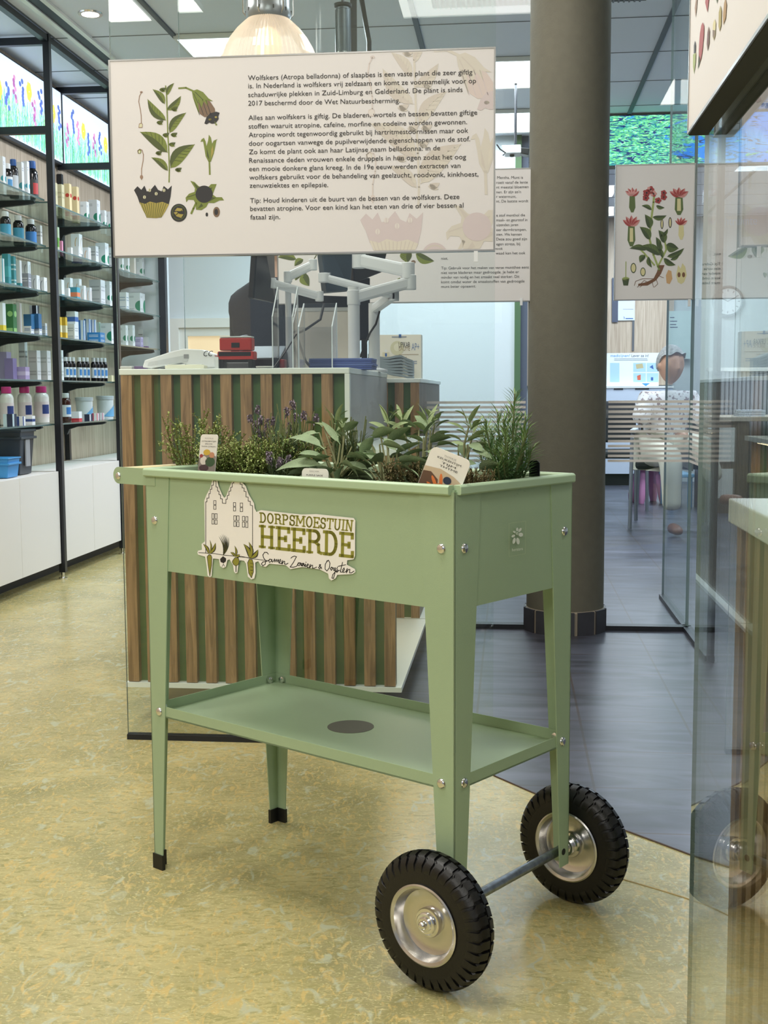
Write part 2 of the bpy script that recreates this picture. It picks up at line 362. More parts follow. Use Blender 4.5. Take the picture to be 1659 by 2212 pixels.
# hatch window in the back wall
pb = plane_b(BW-.03)
def rect_ab(px0, py0, px1, py1, pl):
    u0, v0 = pl.uv(px0, py1); u1, v1 = pl.uv(px1, py0); return u0, u1, v0, v1
def frame_box(mb, u0, u1, v0, v1, w, d, bb, k=0):
    for r in ((u0, u1, v0, v0+w), (u0, u1, v1-w, v1), (u0, u0+w, v0+w, v1-w), (u1-w, u1, v0+w, v1-w)): mb.rbox(r[0], r[1], bb-d, bb, r[2], r[3], k)
u0, _, _, v1 = rect_ab(370, 686, 600, 800, pb); u1 = u0 + 1.0; v0 = v1 - 1.35
t = MB(); frame_box(t, u0, u1, v0, v1, .065, .05, BW, 0); fr = struct(t.build('window_1', WHITE))
t = MB(); frame_box(t, u0+.065, u1-.065, v0+.065, v1-.065, .06, .03, BW, 0); t.build('inner_frame', WHITE, fr)
t = MB(); t.rbox(u0+.125, u1-.125, BW-.012, BW-.004, v0+.125, v1-.125); t.build('pane', mat('lit_pane', (224, 196, 160), .4, emit=(232, 200, 160), estr=.75), fr)
# black upright at the end of the shelving wall
u, v = plane_b(7.92).uv(355, 700); b = MB(); b.rbox(u-.022, u+.022, 7.88, 7.93, 0, 2.7); struct(b.build('trim_6', BLACK))

# glass screens (each a pane with its black floor profile)
def glass_panel(n, a0, a1, b0, b1, z1, strip=True, z0=.0, sb=None, m=None, sh=.020):
    t = MB(); t.rbox(a0, a1, b0, b1, z0 + (sh if strip else 0), z1)
    o = t.build('window_%d' % n, [m or M_GLASS, M_GEDGE]); struct(o)
    long_a = (a1-a0) > (b1-b0)
    for p in o.data.polygons:
        ax = Av if long_a else Bv
        if abs(p.normal.dot(ax)) > .9: p.material_index = 1
    if strip:
        t = MB(); s0, s1 = sb or ((b0-.02, b1+.02) if long_a else (a0-.012, a1+.012))
        if long_a: t.rbox(a0, a1, s0, s1, 0, sh)
        else: t.rbox(s0, s1, b0, b1, 0, sh)
        t.build('floor_profile', BLACK, o)
    return o
GA = glass_panel(2, -1.038, -.040, 3.148, 3.156, 2.6, sb=(3.140, 3.164), sh=.0145)
CX, CB = .222, 4.80
GB1 = glass_panel(3, -1.3, CX-.15, 4.788, 4.798, 2.69)
GB2 = glass_panel(4, CX+.15, .700, 4.788, 4.798, 2.69)
GC = glass_panel(5, .694, .704, 4.24, 4.786, 2.69, m=M_GLASS2); GC2 = glass_panel(6, .694, .704, 4.80, 5.55, 2.69, m=M_GLASS2)
GD = glass_panel(7, .262, .268, -.9, 1.72, 2.6)
# dark closing profile on the near end of the side screen
t = MB(); t.rbox(.688, .710, 4.215, 4.24, 0.0, 2.69); struct(t.build('trim_7', BLACK))
FILM = mat('frosted_film', (222, 217, 212), .7)
def stripes(pane, pl, u0, u1, z0, n, pitch, h):
    mb = MB()
    for k in range(n):
        z = z0 - pitch*k; mb.face([pl.P(u0, z-h, .0008), pl.P(u1, z-h, .0008), pl.P(u1, z, .0008), pl.P(u0, z, .0008)])
    o = mb.build('frosted_stripes', FILM, pane); return o
plB = plane_b(4.788)
_, zt_ = plB.uv(1400, 865); _, zb_ = plB.uv(1400, 998)
PT = (zt_-zb_+.0095)/13
stripes(GB2, plB, CX+.16, .692, zt_, 13, PT, .0098); stripes(GB1, plB, -.72, CX-.16, zt_, 13, PT, .0098)
stripes(GC, plane_a(.694), 4.25, 4.78, zt_, 13, PT, .0098)

# column with tiled foot
CONC = mat('taupe_painted_plaster', (104, 101, 88), .85, bump=(160, .35), noise=(30, .05, (1, 1, 1)))
b = MB(); c = RM(CX, CB); b.lathe(c, [(.152, 0), (.152, 2.7)], 64); col = struct(b.build('column', CONC, smooth=True))
t = MB(); R1 = .166; n = 12
for i in range(n):
    a0 = 2*PI*i/n + .04 + .12; a1 = 2*PI*(i+1)/n - .04 + .12
    p = [c + Vector((math.cos(q)*R1, math.sin(q)*R1, 0)) for q in (a0, a1)]; q_ = [c + Vector((math.cos(q)*.150, math.sin(q)*.150, 0)) for q in (a1, a0)]
    base = p + q_; t.hexa(base + [x + Zv*.092 for x in base])
t.build('foot_tiles', mat('dark_tile', (60, 60, 66), .45, noise=(14, .15, (1, 1, 1))), col)
t = MB(); t.lathe(c, [(.160, 0), (.160, .088), (.150, .095)], 48); t.build('grout', mat('grout', (150, 140, 124), .9), col)

# ceiling light panels
GLOWP = mat('light_diffuser', (255, 255, 255), .5, emit=(244, 249, 255), estr=3.0)
names = ['square white ceiling light panel beside the glass pendant lamp', 'square ceiling light panel left of the column, nearer of the two', 'square ceiling light panel left of the column, farther one above the projector', 'square ceiling light panel at the left above the camera side, mirrored in the big glass']
for (a, bb), nm in zip(PANELS, names):
    r = thing('ceiling_light', nm, 'ceiling light', RM(a, bb, 2.68), group='square ceiling light panels')
    t = MB(); t.rbox(a-.285, a+.285, bb-.285, bb+.285, 2.682, 2.694); t.build('diffuser', GLOWP, r)
    t = MB(); frame_box(t, 0, 0, 0, 0, 0, 0, 0) if 0 else None
    for x0, x1, y0, y1 in ((-.3, .3, -.3, -.285), (-.3, .3, .285, .3), (-.3, -.285, -.285, .285), (.285, .3, -.285, .285)): t.rbox(a+x0, a+x1, bb+y0, bb+y1, 2.676, 2.699)
    t.build('frame', WHITE, r)
for k_, (a, bb) in enumerate(((-1.2, 7.6), (1.9, 7.1), (2.2, 9.6), (1.3, 11.4), (-.2, 4.1), (-1.7, 4.3))):
    t = MB(); t.rbox(a-.3, a+.3, bb-.3, bb+.3, 2.680, 2.6995); struct(t.build('trim_%d' % (8+k_), mat('panel_dull', (240, 244, 248), .5, emit=(240, 246, 255), estr=.9)))
# ventilation grille with lit strip above the middle screen
pg = RM(.05, 5.3, 2.69); r = thing('ceiling_vent', 'dark ribbed ventilation grille in the ceiling beside the column', 'vent', pg)
t = MB(); t.rbox(-.36, .6, 5.12, 5.72, 2.688, 2.699); t.build('backing', mat('vent_back', (58, 64, 70), .7), r)
t = MB()
for k in range(40): t.rbox(-.35+k*.0235, -.342+k*.0235, 5.13, 5.71, 2.68, 2.69)
t.build('slats', mat('vent_slat', (98, 106, 114), .6), r)
# a long light panel in front of the grille
r = thing('ceiling_light', 'bright ceiling light panel cut off by the top edge, above the big text board', 'ceiling light', RM(.1, 4.95, 2.68))
t = MB(); t.rbox(-.36, .6, 4.82, 5.07, 2.682, 2.694); t.build('diffuser', GLOWP, r)
t = MB()
for x0, x1, y0, y1 in ((-.375, .615, 4.805, 4.82), (-.375, .615, 5.07, 5.085), (-.375, -.36, 4.82, 5.07), (.6, .615, 4.82, 5.07)): t.rbox(x0, x1, y0, y1, 2.676, 2.699)
t.build('frame', WHITE, r)
# recessed downlight
q = atz(195, 29, 2.7); r = thing('ceiling_spotlight', 'small round recessed spotlight glowing in the ceiling above the shelving', 'spotlight', q)
t = MB(); t.lathe(q + Zv*-.004, [(.040, .006), (.042, -.002), (.056, -.002), (.058, .004)], 28); t.build('trim_ring', CHROME, r, smooth=True)
t = MB(); t.lathe(q, [(1e-4, -.010), (.02, -.012), (.036, -.006), (.038, .004)], 24); t.build('bulb', mat('spot_bulb', (255, 250, 240), .4, emit=(255, 250, 240), estr=9), r, smooth=True)
# linear slot light along the ceiling at the left
q0 = atz(0, 0, 2.69)
r = thing('ceiling_slot', 'long white recessed track slot in the ceiling above the shelving frame', 'ceiling slot', RM(-2.12, 6.0, 2.69))
t = MB(); t.rbox(-2.15, -2.09, 4.5, 6.95, 2.692, 2.699); t.build('channel', mat('slot_dark', (40, 46, 54), .5), r)
t = MB(); t.rbox(-2.175, -2.15, 4.5, 7.0, 2.686, 2.699); t.rbox(-2.09, -2.065, 4.5, 7.0, 2.686, 2.699); t.build('edge_trim', WHITE, r)

# ================================================================ the planter on wheels
YAW = math.radians(39.978); PO = Vector((.10898, 1.85514, 0)); U = Vector((-math.cos(YAW), math.sin(YAW), 0)); V = Vector((math.sin(YAW), math.cos(YAW), 0))
PL, PD, PH = .745, .347, .80
def PP(u, v, z=0.0): return PO + U*u + V*v + Zv*z
pot = thing('planter_trolley', 'sage green metal raised planter on legs with two black wheels, filled with herbs', 'planter', PP(PL/2, PD/2, 0))
bx = lambda mb, u0, u1, v0, v1, z0, z1, k=0: mb.box(u0, u1, v0, v1, z0, z1, k, PP)
t = MB(); e = .002
bx(t, e, PL-e, e, .004, .603, .792); t.build('long_panel', SAGE, pot)
t = MB(); bx(t, e, PL-e, PD-.004, PD-e, .603, .792); t.build('long_panel', SAGE, pot)
t = MB(); bx(t, e, .004, .004, PD-.004, .603, .792); t.build('end_panel', SAGE, pot)
t = MB(); bx(t, PL-.004, PL-e, .004, PD-.004, .603, .792); t.build('end_panel', SAGE, pot)
t = MB(); bx(t, .004, PL-.004, .004, PD-.004, .603, .606); t.build('trough_bottom', SAGE, pot)
# rolled rim, four lengths with a small gap at the corners
def rim_piece(p0, p1, out):
    t = MB(); prof = [(0.0, .784), (.0055, .784), (.0075, .7865), (.0075, .797), (.0045, .800), (-.006, .800), (-.009, .797), (-.009, .785), (-.006, .785)]
    t.grid([[p + out*o_ + Zv*z for o_, z in prof] for p in (p0, p1)], closed=True, cap=True); return t
for p0, p1, out in ((PP(.007, 0), PP(PL-.001, 0), -V), (PP(0, .007), PP(0, PD-.001), -U), (PP(.001, PD), PP(PL-.001, PD), V), (PP(PL, .001), PP(PL, PD-.001), U)):
    rim_piece(p0, p1, out).build('rim', mat('sage_rim', (170, 194, 160), .35), pot, bevel=.001)
lw = lambda z: .0235 + .0588*z
def dome(mb, c, ax, r=.0085, h=.0045):
    mb.lathe(c, [(r*1.0, 0), (r*.98, h*.35), (r*.75, h*.8), (r*.35, h), (1e-5, h)], 14, ax)
def hexhead(mb, c, ax, r=.008, h=.005): mb.lathe(c, [(r, 0), (r, h*.8), (r*.8, h), (1e-5, h)], 6, ax); 
for (cu, cv, su, sv, zb_, wheel) in ((0, 0, 1, 1, .0895, 1), (0, PD, 1, -1, .0895, 1), (PL, 0, -1, 1, .0, 0), (PL, PD, -1, -1, .0, 0)):
    t = MB(); th = .0022; top = .789
    t.hexa([PP(cu, cv, zb_), PP(cu+su*lw(zb_), cv, zb_), PP(cu+su*lw(zb_), cv+sv*th, zb_), PP(cu, cv+sv*th, zb_), PP(cu, cv, top), PP(cu+su*lw(top), cv, top), PP(cu+su*lw(top), cv+sv*th, top), PP(cu, cv+sv*th, top)])
    t.hexa([PP(cu, cv, zb_), PP(cu, cv+sv*lw(zb_), zb_), PP(cu+su*th, cv+sv*lw(zb_), zb_), PP(cu+su*th, cv, zb_), PP(cu, cv, top), PP(cu, cv+sv*lw(top), top), PP(cu+su*th, cv+sv*lw(top), top), PP(cu+su*th, cv, top)])
    leg = t.build('leg', SAGE, pot)
    leg.scale = (1, 1, 1)
    for z in (.6996, .3224):
        for p, ax in ((PP(cu+su*.0255, cv, z), V*sv), (PP(cu, cv+sv*.0255, z), U*su)):
            t = MB(); dome(t, p, -ax); t.tube([p, p + ax*.0062], .003, 8)
            if z < .5: hexhead(t, p + ax*.006, ax)
            t.build('bolt', CHROME, leg, smooth=True)
    if wheel:
        t = MB(); p = PP(cu, cv+sv*.0175, .1165)
        t.lathe(p, [(.006, -.003), (.006, .0007), (1e-5, .0007)], 14, -U); t.build('bolt_hole', mat('hole_dark', (30, 34, 28), .8), leg)
    else:
        t = MB(); g = .0025; w_ = lw(0)+.003; h = .030
        def bb2(u0, u1, v0, v1): t.box(cu+su*u0, cu+su*u1, cv+sv*v0, cv+sv*v1, 0, h, 0, PP)
        bb2(-g, w_, -g, .005); bb2(-g, .005, .005, w_); t.build('foot_cap', mat('black_foot', (18, 19, 18), .45), leg)
# shelf tray
t = MB(); s0, zt2, zs = .0022, .334, .3155
bx(t, s0, PL-s0, s0, PD-s0, .3125, zs)
for r_ in ((s0, PL-s0, s0, s0+.0015), (s0, PL-s0, PD-s0-.0015, PD-s0), (s0, s0+.0015, s0, PD-s0), (PL-s0-.0015, PL-s0, s0, PD-s0)): bx(t, *r_, .3125, zt2)
sh = t.build('shelf', SAGE, pot)
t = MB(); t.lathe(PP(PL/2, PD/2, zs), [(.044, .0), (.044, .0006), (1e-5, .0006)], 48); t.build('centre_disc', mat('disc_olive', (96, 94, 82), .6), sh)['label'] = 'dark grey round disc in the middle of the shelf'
# handle: two rounded side plates and a pale round grip between them
for v_ in (.0012, PD-.0012):
    sgn = -1 if v_ < .1 else 1
    t = MB(); pts = [(PL-.01, .766), (PL+.083, .766)]
    cz, cr = .7825, .0165
    pts = [(PL-.03, .766)] + [(PL+.0815+cr*math.cos(a), cz+cr*math.sin(a)) for a in [-PI/2+PI*i/10 for i in range(11)]] + [(PL-.03, .799)]
    t.prism([PP(u, v_, z) for u, z in pts], V*sgn*.0022); hb = t.build('handle_bracket', SAGE, pot)
    t = MB(); dome(t, PP(PL+.0815, v_+sgn*.0022, .7812), V*sgn, .0075, .0045); t.build('bolt', CHROME, hb, smooth=True)
t = MB(); t.tube([PP(PL+.0815, .002, .7835), PP(PL+.0815, PD-.002, .7835)], .0145, 20); t.build('grip', mat('pale_wood_grip', (212, 198, 150), .5), pot, smooth=True)['label'] = 'pale wooden handle grip'
# axle and wheels
AXU, AXZ, WR = .0165, .1113, .1105
t = MB(); t.tube([PP(AXU, -.012, AXZ), PP(AXU, PD+.022, AXZ)], .0085, 18); t.build('axle', ZINC, pot, smooth=True)
def wheel(vc):
    c = PP(AXU, vc, AXZ); t = MB(); W2 = .0265
    prof = []
    for i in range(17):
        a = PI*i/16; x = -math.cos(a)*W2; prof.append((.068 + (WR-.0035-.068)*math.sin(a)**.62, x))
    prof = [(.061, -W2*.72), (.0635, -W2*.95)] + prof[1:-1] + [(.0635, W2*.95), (.061, W2*.72)]
    t.lathe(c, prof, 96, V)
    n = 36
    def pt(ang, s, lift):
        a = PI/2 + s*PI/2*.86; x = -math.cos(a)*W2*1.0; r = .068 + (WR-.0035-.068)*math.sin(a)**.62 + lift
        nrm = 1.0
        return c + V*(x*(1+lift*9)) + (U*math.cos(ang) + Zv*math.sin(ang))*r
    for side in (-1, 1):
        for i in range(n):
            a0 = 2*PI*(i + (.5 if side > 0 else 0))/n; aw = 2*PI/n*.70; ss = [.04, .22, .4, .5, .66, .82, .97]; jog = [0, 0, .0, .035, .035, .02, .02]
            up0, up1, lo0, lo1 = [], [], [], []
            for s_, j_ in zip(ss, jog):
                L_ = .0046 if s_ < .9 else .0005
                up0.append(pt(a0+j_, side*s_, L_)); up1.append(pt(a0+aw+j_, side*s_, L_)); lo0.append(pt(a0+j_-.006, side*s_, -.0012)); lo1.append(pt(a0+aw+j_+.006, side*s_, -.0012))
            t.grid([lo0, up0, up1, lo1]); t.face([lo0[0], up0[0], up1[0], lo1[0]]); t.face([lo0[-1], up0[-1], up1[-1], lo1[-1]])
    for k in range(3): pass
    wh = t.build('wheel', RUBBER, pot, smooth=True)
    t = MB()
    for s_ in (-1, 1):
        t.lathe(c, [(.0635, s_*.0245), (.0655, s_*.0275), (.0630, s_*.0290), (.0585, s_*.0265), (.0555, s_*.0190), (.0520, s_*.0100), (.0450, s_*.0062), (.0240, s_*.0050), (.0215, s_*.0060)], 64, V*1)
    r_ = t.build('rim', STEEL, wh, smooth=True); r_['label'] = 'polished silver wheel rim'
    t = MB()
    inn = 1 if vc < 0 else -1
    t.lathe(c, [(.0165, inn*.0200), (.0165, inn*.0310), (.0125, inn*.0315), (.0125, inn*(.0340 if vc < 0 else .0435))], 32, V)
    for s_ in (-1, 1):
        t.lathe(c, [(.0235, s_*.0050), (.0240, s_*.0120), (.0225, s_*.0150), (.0180, s_*.0155), (.0175, s_*.0200), (.0160, s_*.0212), (1e-5, s_*.0212)], 40, V)
    t.build('hub', CHROME, wh, smooth=True)
    return wh, c
whn, cn = wheel(-.0345)
t = MB(); t.lathe(cn, [(.0120, -.0210), (.0120, -.0235), (.0105, -.0245), (.0070, -.0245), (.0070, -.028), (.0055, -.0310), (.0030, -.0325), (1e-5, -.0328)], 24, V); t.build('axle_bolt', CHROME, whn, smooth=True)
whf, cf = wheel(PD+.044)
# the round sticker and logo
def fit_plane_front(): return Plane(PO, U, Zv, -V)
def crop(ox, oy, sc): return lambda x, y: (ox + x/sc, oy + y/sc)
pf = Plane(PO, U, Zv, -V); stk = thing; cs = crop(400, 1000, 3.95)
pr = Print(pf, lambda x, y: pf.uv(*cs(x, y)), base=.0006); STW = mat('sticker_white', (238, 236, 232), .35); OLI = mat('sticker_olive', (140, 138, 52), .45)
outline = [(165,320),(185,270),(215,215),(235,145),(255,130),(275,145),(288,200),(318,270),(335,297),(350,285),(380,210),(405,150),(415,115),(435,105),(455,115),(475,150),(520,200),(545,270),(575,320),(590,345),(594,385),(610,418),(650,402),(760,415),(1000,440),(1120,436),(1250,450),(1440,470),(1454,490),(1452,600),(1452,790),(1440,822),(1385,830),(1382,868),(1450,905),(1455,930),(1430,948),(1300,955),(1285,985),(1250,1003),(1228,985),(1222,945),(1150,908),(1000,888),(900,907),(860,872),(720,860),(690,887),(650,878),(625,838),(600,850),(603,940),(592,985),(567,994),(537,970),(522,860),(505,835),(470,830),(455,880),(448,935),(430,943),(418,925),(410,870),(380,822),(362,830),(350,885),(325,897),(300,880),(290,820),(240,815),(234,880),(228,965),(212,976),(193,960),(184,870),(172,800),(112,782),(106,765),(112,748),(145,740),(142,692),(170,668)]
pr.poly(outline, STW); pr.layer = 1
house = [(178,770),(178,332),(188,332),(188,300),(205,300),(205,262),(216,262),(216,225),(229,225),(229,190),(243,190),(243,153),(266,155),(266,205),(279,207),(279,240),(291,242),(291,270),(304,272),(304,305),(320,307),(320,343),(350,345),(350,310),(362,308),(362,278),(376,276),(376,242),(391,240),(391,208),(404,206),(404,173),(417,171),(417,150),(428,148),(428,128),(447,128),(447,140),(457,140),(457,152),(472,154),(472,182),(488,184),(488,212),(505,214),(505,242),(522,245),(522,290),(540,292),(540,325),(558,327),(558,360),(578,365),(578,790)]
pr.line(house, 5, INK)
for x0, y0, x1, y1 in ((246,322,266,355),(246,362,266,395),(231,432,249,475),(256,433,275,476),(231,484,249,521),(256,486,275,523),(414,338,433,370),(414,377,433,409),(472,342,493,375),(472,382,493,415),(417,450,436,490),(443,451,462,491),(417,500,436,541),(443,502,462,543),(491,456,510,495),(519,458,538,498),(491,504,510,547),(519,507,538,551)):
    pr.line([(x0, y0), (x1, y0), (x1, y1), (x0, y1)], 4.5, INK, True)
pr.line([(118,765),(200,771),(260,774),(330,786),(400,792),(450,800),(520,805),(560,815),(620,823),(700,832)], 5, INK)
pr.line([(380,790),(450,798),(480,796),(540,808),(575,812)], 4, INK)
def veg(body, m_): pr.poly(body, m_); pr.layer += 1; pr.line(body, 4, INK, True); pr.layer -= 1
veg([(190,800),(205,782),(222,785),(230,805),(228,870),(213,965),(200,880)], OLI); veg([(410,830),(430,805),(455,810),(465,835),(458,865),(436,880),(415,865),(405,845)], OLI); pr.line([(436,880),(436,928)], 7, INK)
veg([(535,850),(550,820),(575,825),(585,860),(585,930),(568,980),(545,940)], OLI); pr.poly([(300,820),(325,795),(352,815),(350,840),(330,855),(305,845)], INK); pr.line([(328,850),(328,865),(318,882)], 4, INK); pr.line([(328,862),(338,882)], 4, INK)
for yy in (855, 885, 915, 940): pr.line([(560+(yy % 3)*6, yy), (580, yy+3)], 4, INK)
for b_, t_, w_ in (((208,780),(212,655),12),((205,775),(155,690),22),((210,775),(262,680),26),((432,800),(424,705),16),((430,798),(388,762),18),((435,798),(470,780),22),((560,815),(545,672),26),((556,812),(500,690),34),((565,812),(625,738),34)):
    pr.layer = 2; pr.leaf(b_, t_, w_*1.25, INK); pr.layer = 3; pr.leaf(b_, t_, w_*.7, OLI)
pr.layer = 2
for dx in (-36, -22, -8, 6, 20, 34, 50): pr.leaf((326, 790), (322+dx, 600 + abs(dx)*.6), 8, mat('onion_green', (44, 52, 40), .5) if dx % 4 else INK)
for dx in (-12, 12, 28): pr.leaf((327, 788), (326+dx, 660), 5, OLI)
# slab-serif capitals as strokes on a unit square
def arc(cx, cy, rx, ry, a0, a1, n=9): return [(cx+rx*math.cos(math.radians(a0+(a1-a0)*i/n)), cy+ry*math.sin(math.radians(a0+(a1-a0)*i/n))) for i in range(n+1)]
SL = {'H': ([[(.2,0),(.2,1)],[(.8,0),(.8,1)],[(.2,.5),(.8,.5)]], [(.2,0),(.2,1),(.8,0),(.8,1)]),
 'E': ([[(.22,0),(.22,1)],[(.05,.02),(.93,.02),(.93,.22)],[(.05,.98),(.9,.98),(.9,.80)],[(.22,.5),(.68,.5)],[(.68,.4),(.68,.6)]], []),
 'R': ([[(.22,0),(.22,1)],[(.05,.98),(.5,.98)]+arc(.5,.74,.3,.24,90,-90)+[(.22,.5)],[(.55,.5),(.78,.38),(.80,.06),(.97,.02)]], [(.22,0)]),
 'D': ([[(.22,0),(.22,1)],[(.05,.98),(.45,.98)]+arc(.45,.5,.4,.48,90,-90,12)+[(.05,.02)]], []),
 'O': ([arc(.5,.5,.37,.49,0,360,22)], []), 'P': ([[(.22,0),(.22,1)],[(.05,.98),(.5,.98)]+arc(.5,.73,.32,.25,90,-90)+[(.22,.48)]], [(.22,0)]),
 'S': ([arc(.48,.74,.32,.25,20,270,12)+arc(.5,.26,.34,.26,90,-160,12)[1:],[(.82,.7),(.82,.97)],[(.13,.04),(.13,.32)]], []),
 'M': ([[(.12,0),(.14,1),(.5,.3),(.86,1),(.88,0)]], [(.12,0),(.88,0),(.12,1),(.88,1)]), 'T': ([[(.5,0),(.5,1)],[(.08,.76),(.08,.98),(.92,.98),(.92,.76)]], [(.5,0)]),
 'U': ([[(.2,1),(.2,.3)]+arc(.5,.3,.3,.3,180,360)+[(.8,1)]], [(.2,1),(.8,1)]), 'I': ([[(.5,0),(.5,1)]], [(.5,0),(.5,1)]), 'N': ([[(.2,0),(.2,1),(.8,0),(.8,1)]], [(.2,0),(.8,1),(.2,1)])}
def slab_word(word, widths, quad, t_, m_):
    (tlx, tly), (trx, try_), (brx, bry), (blx, bly) = quad; tot = sum(widths); x = 0
    def mp(s, v): return (blx+(brx-blx)*s)*(1-v) + (tlx+(trx-tlx)*s)*v, (bly+(bry-bly)*s)*(1-v) + (tly+(try_-tly)*s)*v
    for ch, wd in zip(word, widths):
        st, sf = SL[ch]; a0 = x/tot; a1 = (x+wd*.93)/tot
        for pl_ in st: pr.line([mp(a0+(a1-a0)*p[0], p[1]) for p in pl_], t_, m_)
        for q in sf:
            hh = .13/ (1 if wd > .7 else 1.0); y_ = .02 if q[1] == 0 else .98
            pr.line([mp(a0+(a1-a0)*(q[0]-.17 if wd > .7 else q[0]-.4), y_), mp(a0+(a1-a0)*(q[0]+.17 if wd > .7 else q[0]+.4), y_)], t_*.72, m_)
        x += wd
pr.layer = 1
slab_word('DORPSMOESTUIN', [.95,1,1,.95,.85,1.3,1,.9,.85,.95,1,.5,1.1], [(636,424),(1444,492),(1436,583),(638,505)], 12, OLI)
slab_word('HEERDE', [1.05,.95,.95,1.05,1.02,.95], [(634,534),(1450,606),(1446,806),(634,716)], 27, OLI)
SCR = [[(712,778),(700,763),(680,762),(665,785),(672,810),(690,835),(685,865),(665,877),(653,862),(665,845),(700,838),(728,822)],[(740,825),(725,820),(715,835),(722,848),(738,838),(742,822),(745,845),(755,840),(765,818),(768,845),(780,822),(786,845),(796,822),(802,852),(818,838),(815,822),(803,835),(806,855),(825,858),(832,832),(830,862),(843,838),(852,840),(850,862),(865,865),(880,855)],
 [(905,812),(918,800),(935,795),(952,800),(925,850),(898,888),(925,890),(955,880),(965,858),(985,852),(968,852),(962,870),(975,878),(988,852),(990,875),(998,875),(1012,855),(996,858),(992,875),(1003,880),(1016,858),(1018,882),(1030,862),(1028,885),(1040,880),(1055,870),(1050,860),(1040,872),(1045,892),(1062,890),(1070,865),(1066,895),(1080,872),(1090,874),(1088,897),(1105,897),(1125,888)],[(1032,846),(1034,849)],
 [(1168,903),(1148,880),(1148,868),(1158,867),(1155,880),(1140,892),(1148,903),(1166,888)],[(1215,832),(1198,865),(1196,905),(1212,922),(1232,895),(1238,855),(1226,830),(1208,845)],[(1252,888),(1240,902),(1250,916),(1260,902),(1250,890),(1268,895)],[(1284,893),(1268,903),(1272,920),(1285,900),(1280,940),(1268,985),(1255,982),(1262,952),(1295,915)],[(1302,888),(1296,903),(1308,920),(1298,934),(1288,926),(1322,915)],
 [(1345,848),(1326,930),(1342,932),(1362,910),(1358,895),(1346,912),(1352,934),(1374,928),(1385,900),(1378,937),(1395,908),(1408,908),(1405,937),(1422,937),(1443,922)],[(1308,882),(1372,868)]]
for s_ in SCR: pr.line(s_, 6.5, INK)
st_ = pr.build('sticker', pot); st_['label'] = 'white cut-out sticker with two stepped gables, vegetables and olive lettering'
# small printed maker mark on the short side
ps = Plane(PO, V, Zv, -U); cl = crop(850, 1000, 3.858); pr = Print(ps, lambda x, y: ps.uv(*cl(x, y)), base=.0026)
LG = mat('pale_print', (186, 200, 160), .5); LGW = mat('white_print', (226, 232, 218), .5)
pr.line([(951,503),(1091,484),(1087,755),(953,779)], 2.5, LG, True)
for c_, rx, ry, ro in (((1020,553),9,15,.1),((1043,558),10,20,.6),((1050,597),19,17,0),((1026,650),14,28,-.15),((994,648),12,26,.25),((988,608),16,10,-.5),((998,575),14,8,.5)): pr.ell(c_, rx, ry, LGW, rot=ro)
pr.layer = 1; pr.ell((1018,585), 14, 18, SAGE); pr.layer = 2; pr.ell((1018,587), 8, 11, LGW); pr.layer = 3; pr.ell((1019,588), 4, 6, SAGE)
pr.layer = 0; pr.text('herstera', (977,736), (1067,724), .0072, LGW); pr.ell((1068,542), 3, 4, LG)
pr.build('printed_logo', pot)['label'] = 'white flower emblem and word in a thin frame'

# ================================================================ information boards
def board(label, pl, px_box, thick, name='information_board', frame=.004, print_col=None):
    """pl faces the viewer; px_box = (u0, u1, v0, v1)"""
    u0, u1, v0, v1 = px_box; c = pl.P((u0+u1)/2, (v0+v1)/2, -thick/2)
    r = thing(name, label, 'information board', c)
    def bx_(mb, a, b_, c_, d, e0, e1): mb.hexa([pl.P(a, c_, e0), pl.P(b_, c_, e0), pl.P(b_, c_, e1), pl.P(a, c_, e1), pl.P(a, d, e0), pl.P(b_, d, e0), pl.P(b_, d, e1), pl.P(a, d, e1)])
    t = MB(); bx_(t, u0+frame, u1-frame, v0+frame, v1-frame, -thick+.002, 0); t.build('panel', print_col or BOARD, r)
    t = MB()
    bx_(t, u0, u1, v0, v0+frame, -thick, .0012); bx_(t, u0, u1, v1-frame, v1, -thick, .0012)
    bx_(t, u0, u0+frame, v0+frame, v1-frame, -thick, .0012); bx_(t, u1-frame, u1, v0+frame, v1-frame, -thick, .0012)
    t.build('frame', ALU, r); return r
GL = mat('leaf_print', (116, 128, 56), .5); GD_ = mat('leaf_print_dark', (74, 84, 40), .5); BRP = mat('print_brown', (120, 98, 78), .5); DKP = mat('print_dark', (42, 42, 44), .5)
YLP = mat('print_ochre', (160, 146, 72), .5); STP = mat('print_stalk', (150, 122, 102), .5); LTP = mat('print_light', (206, 204, 170), .5)
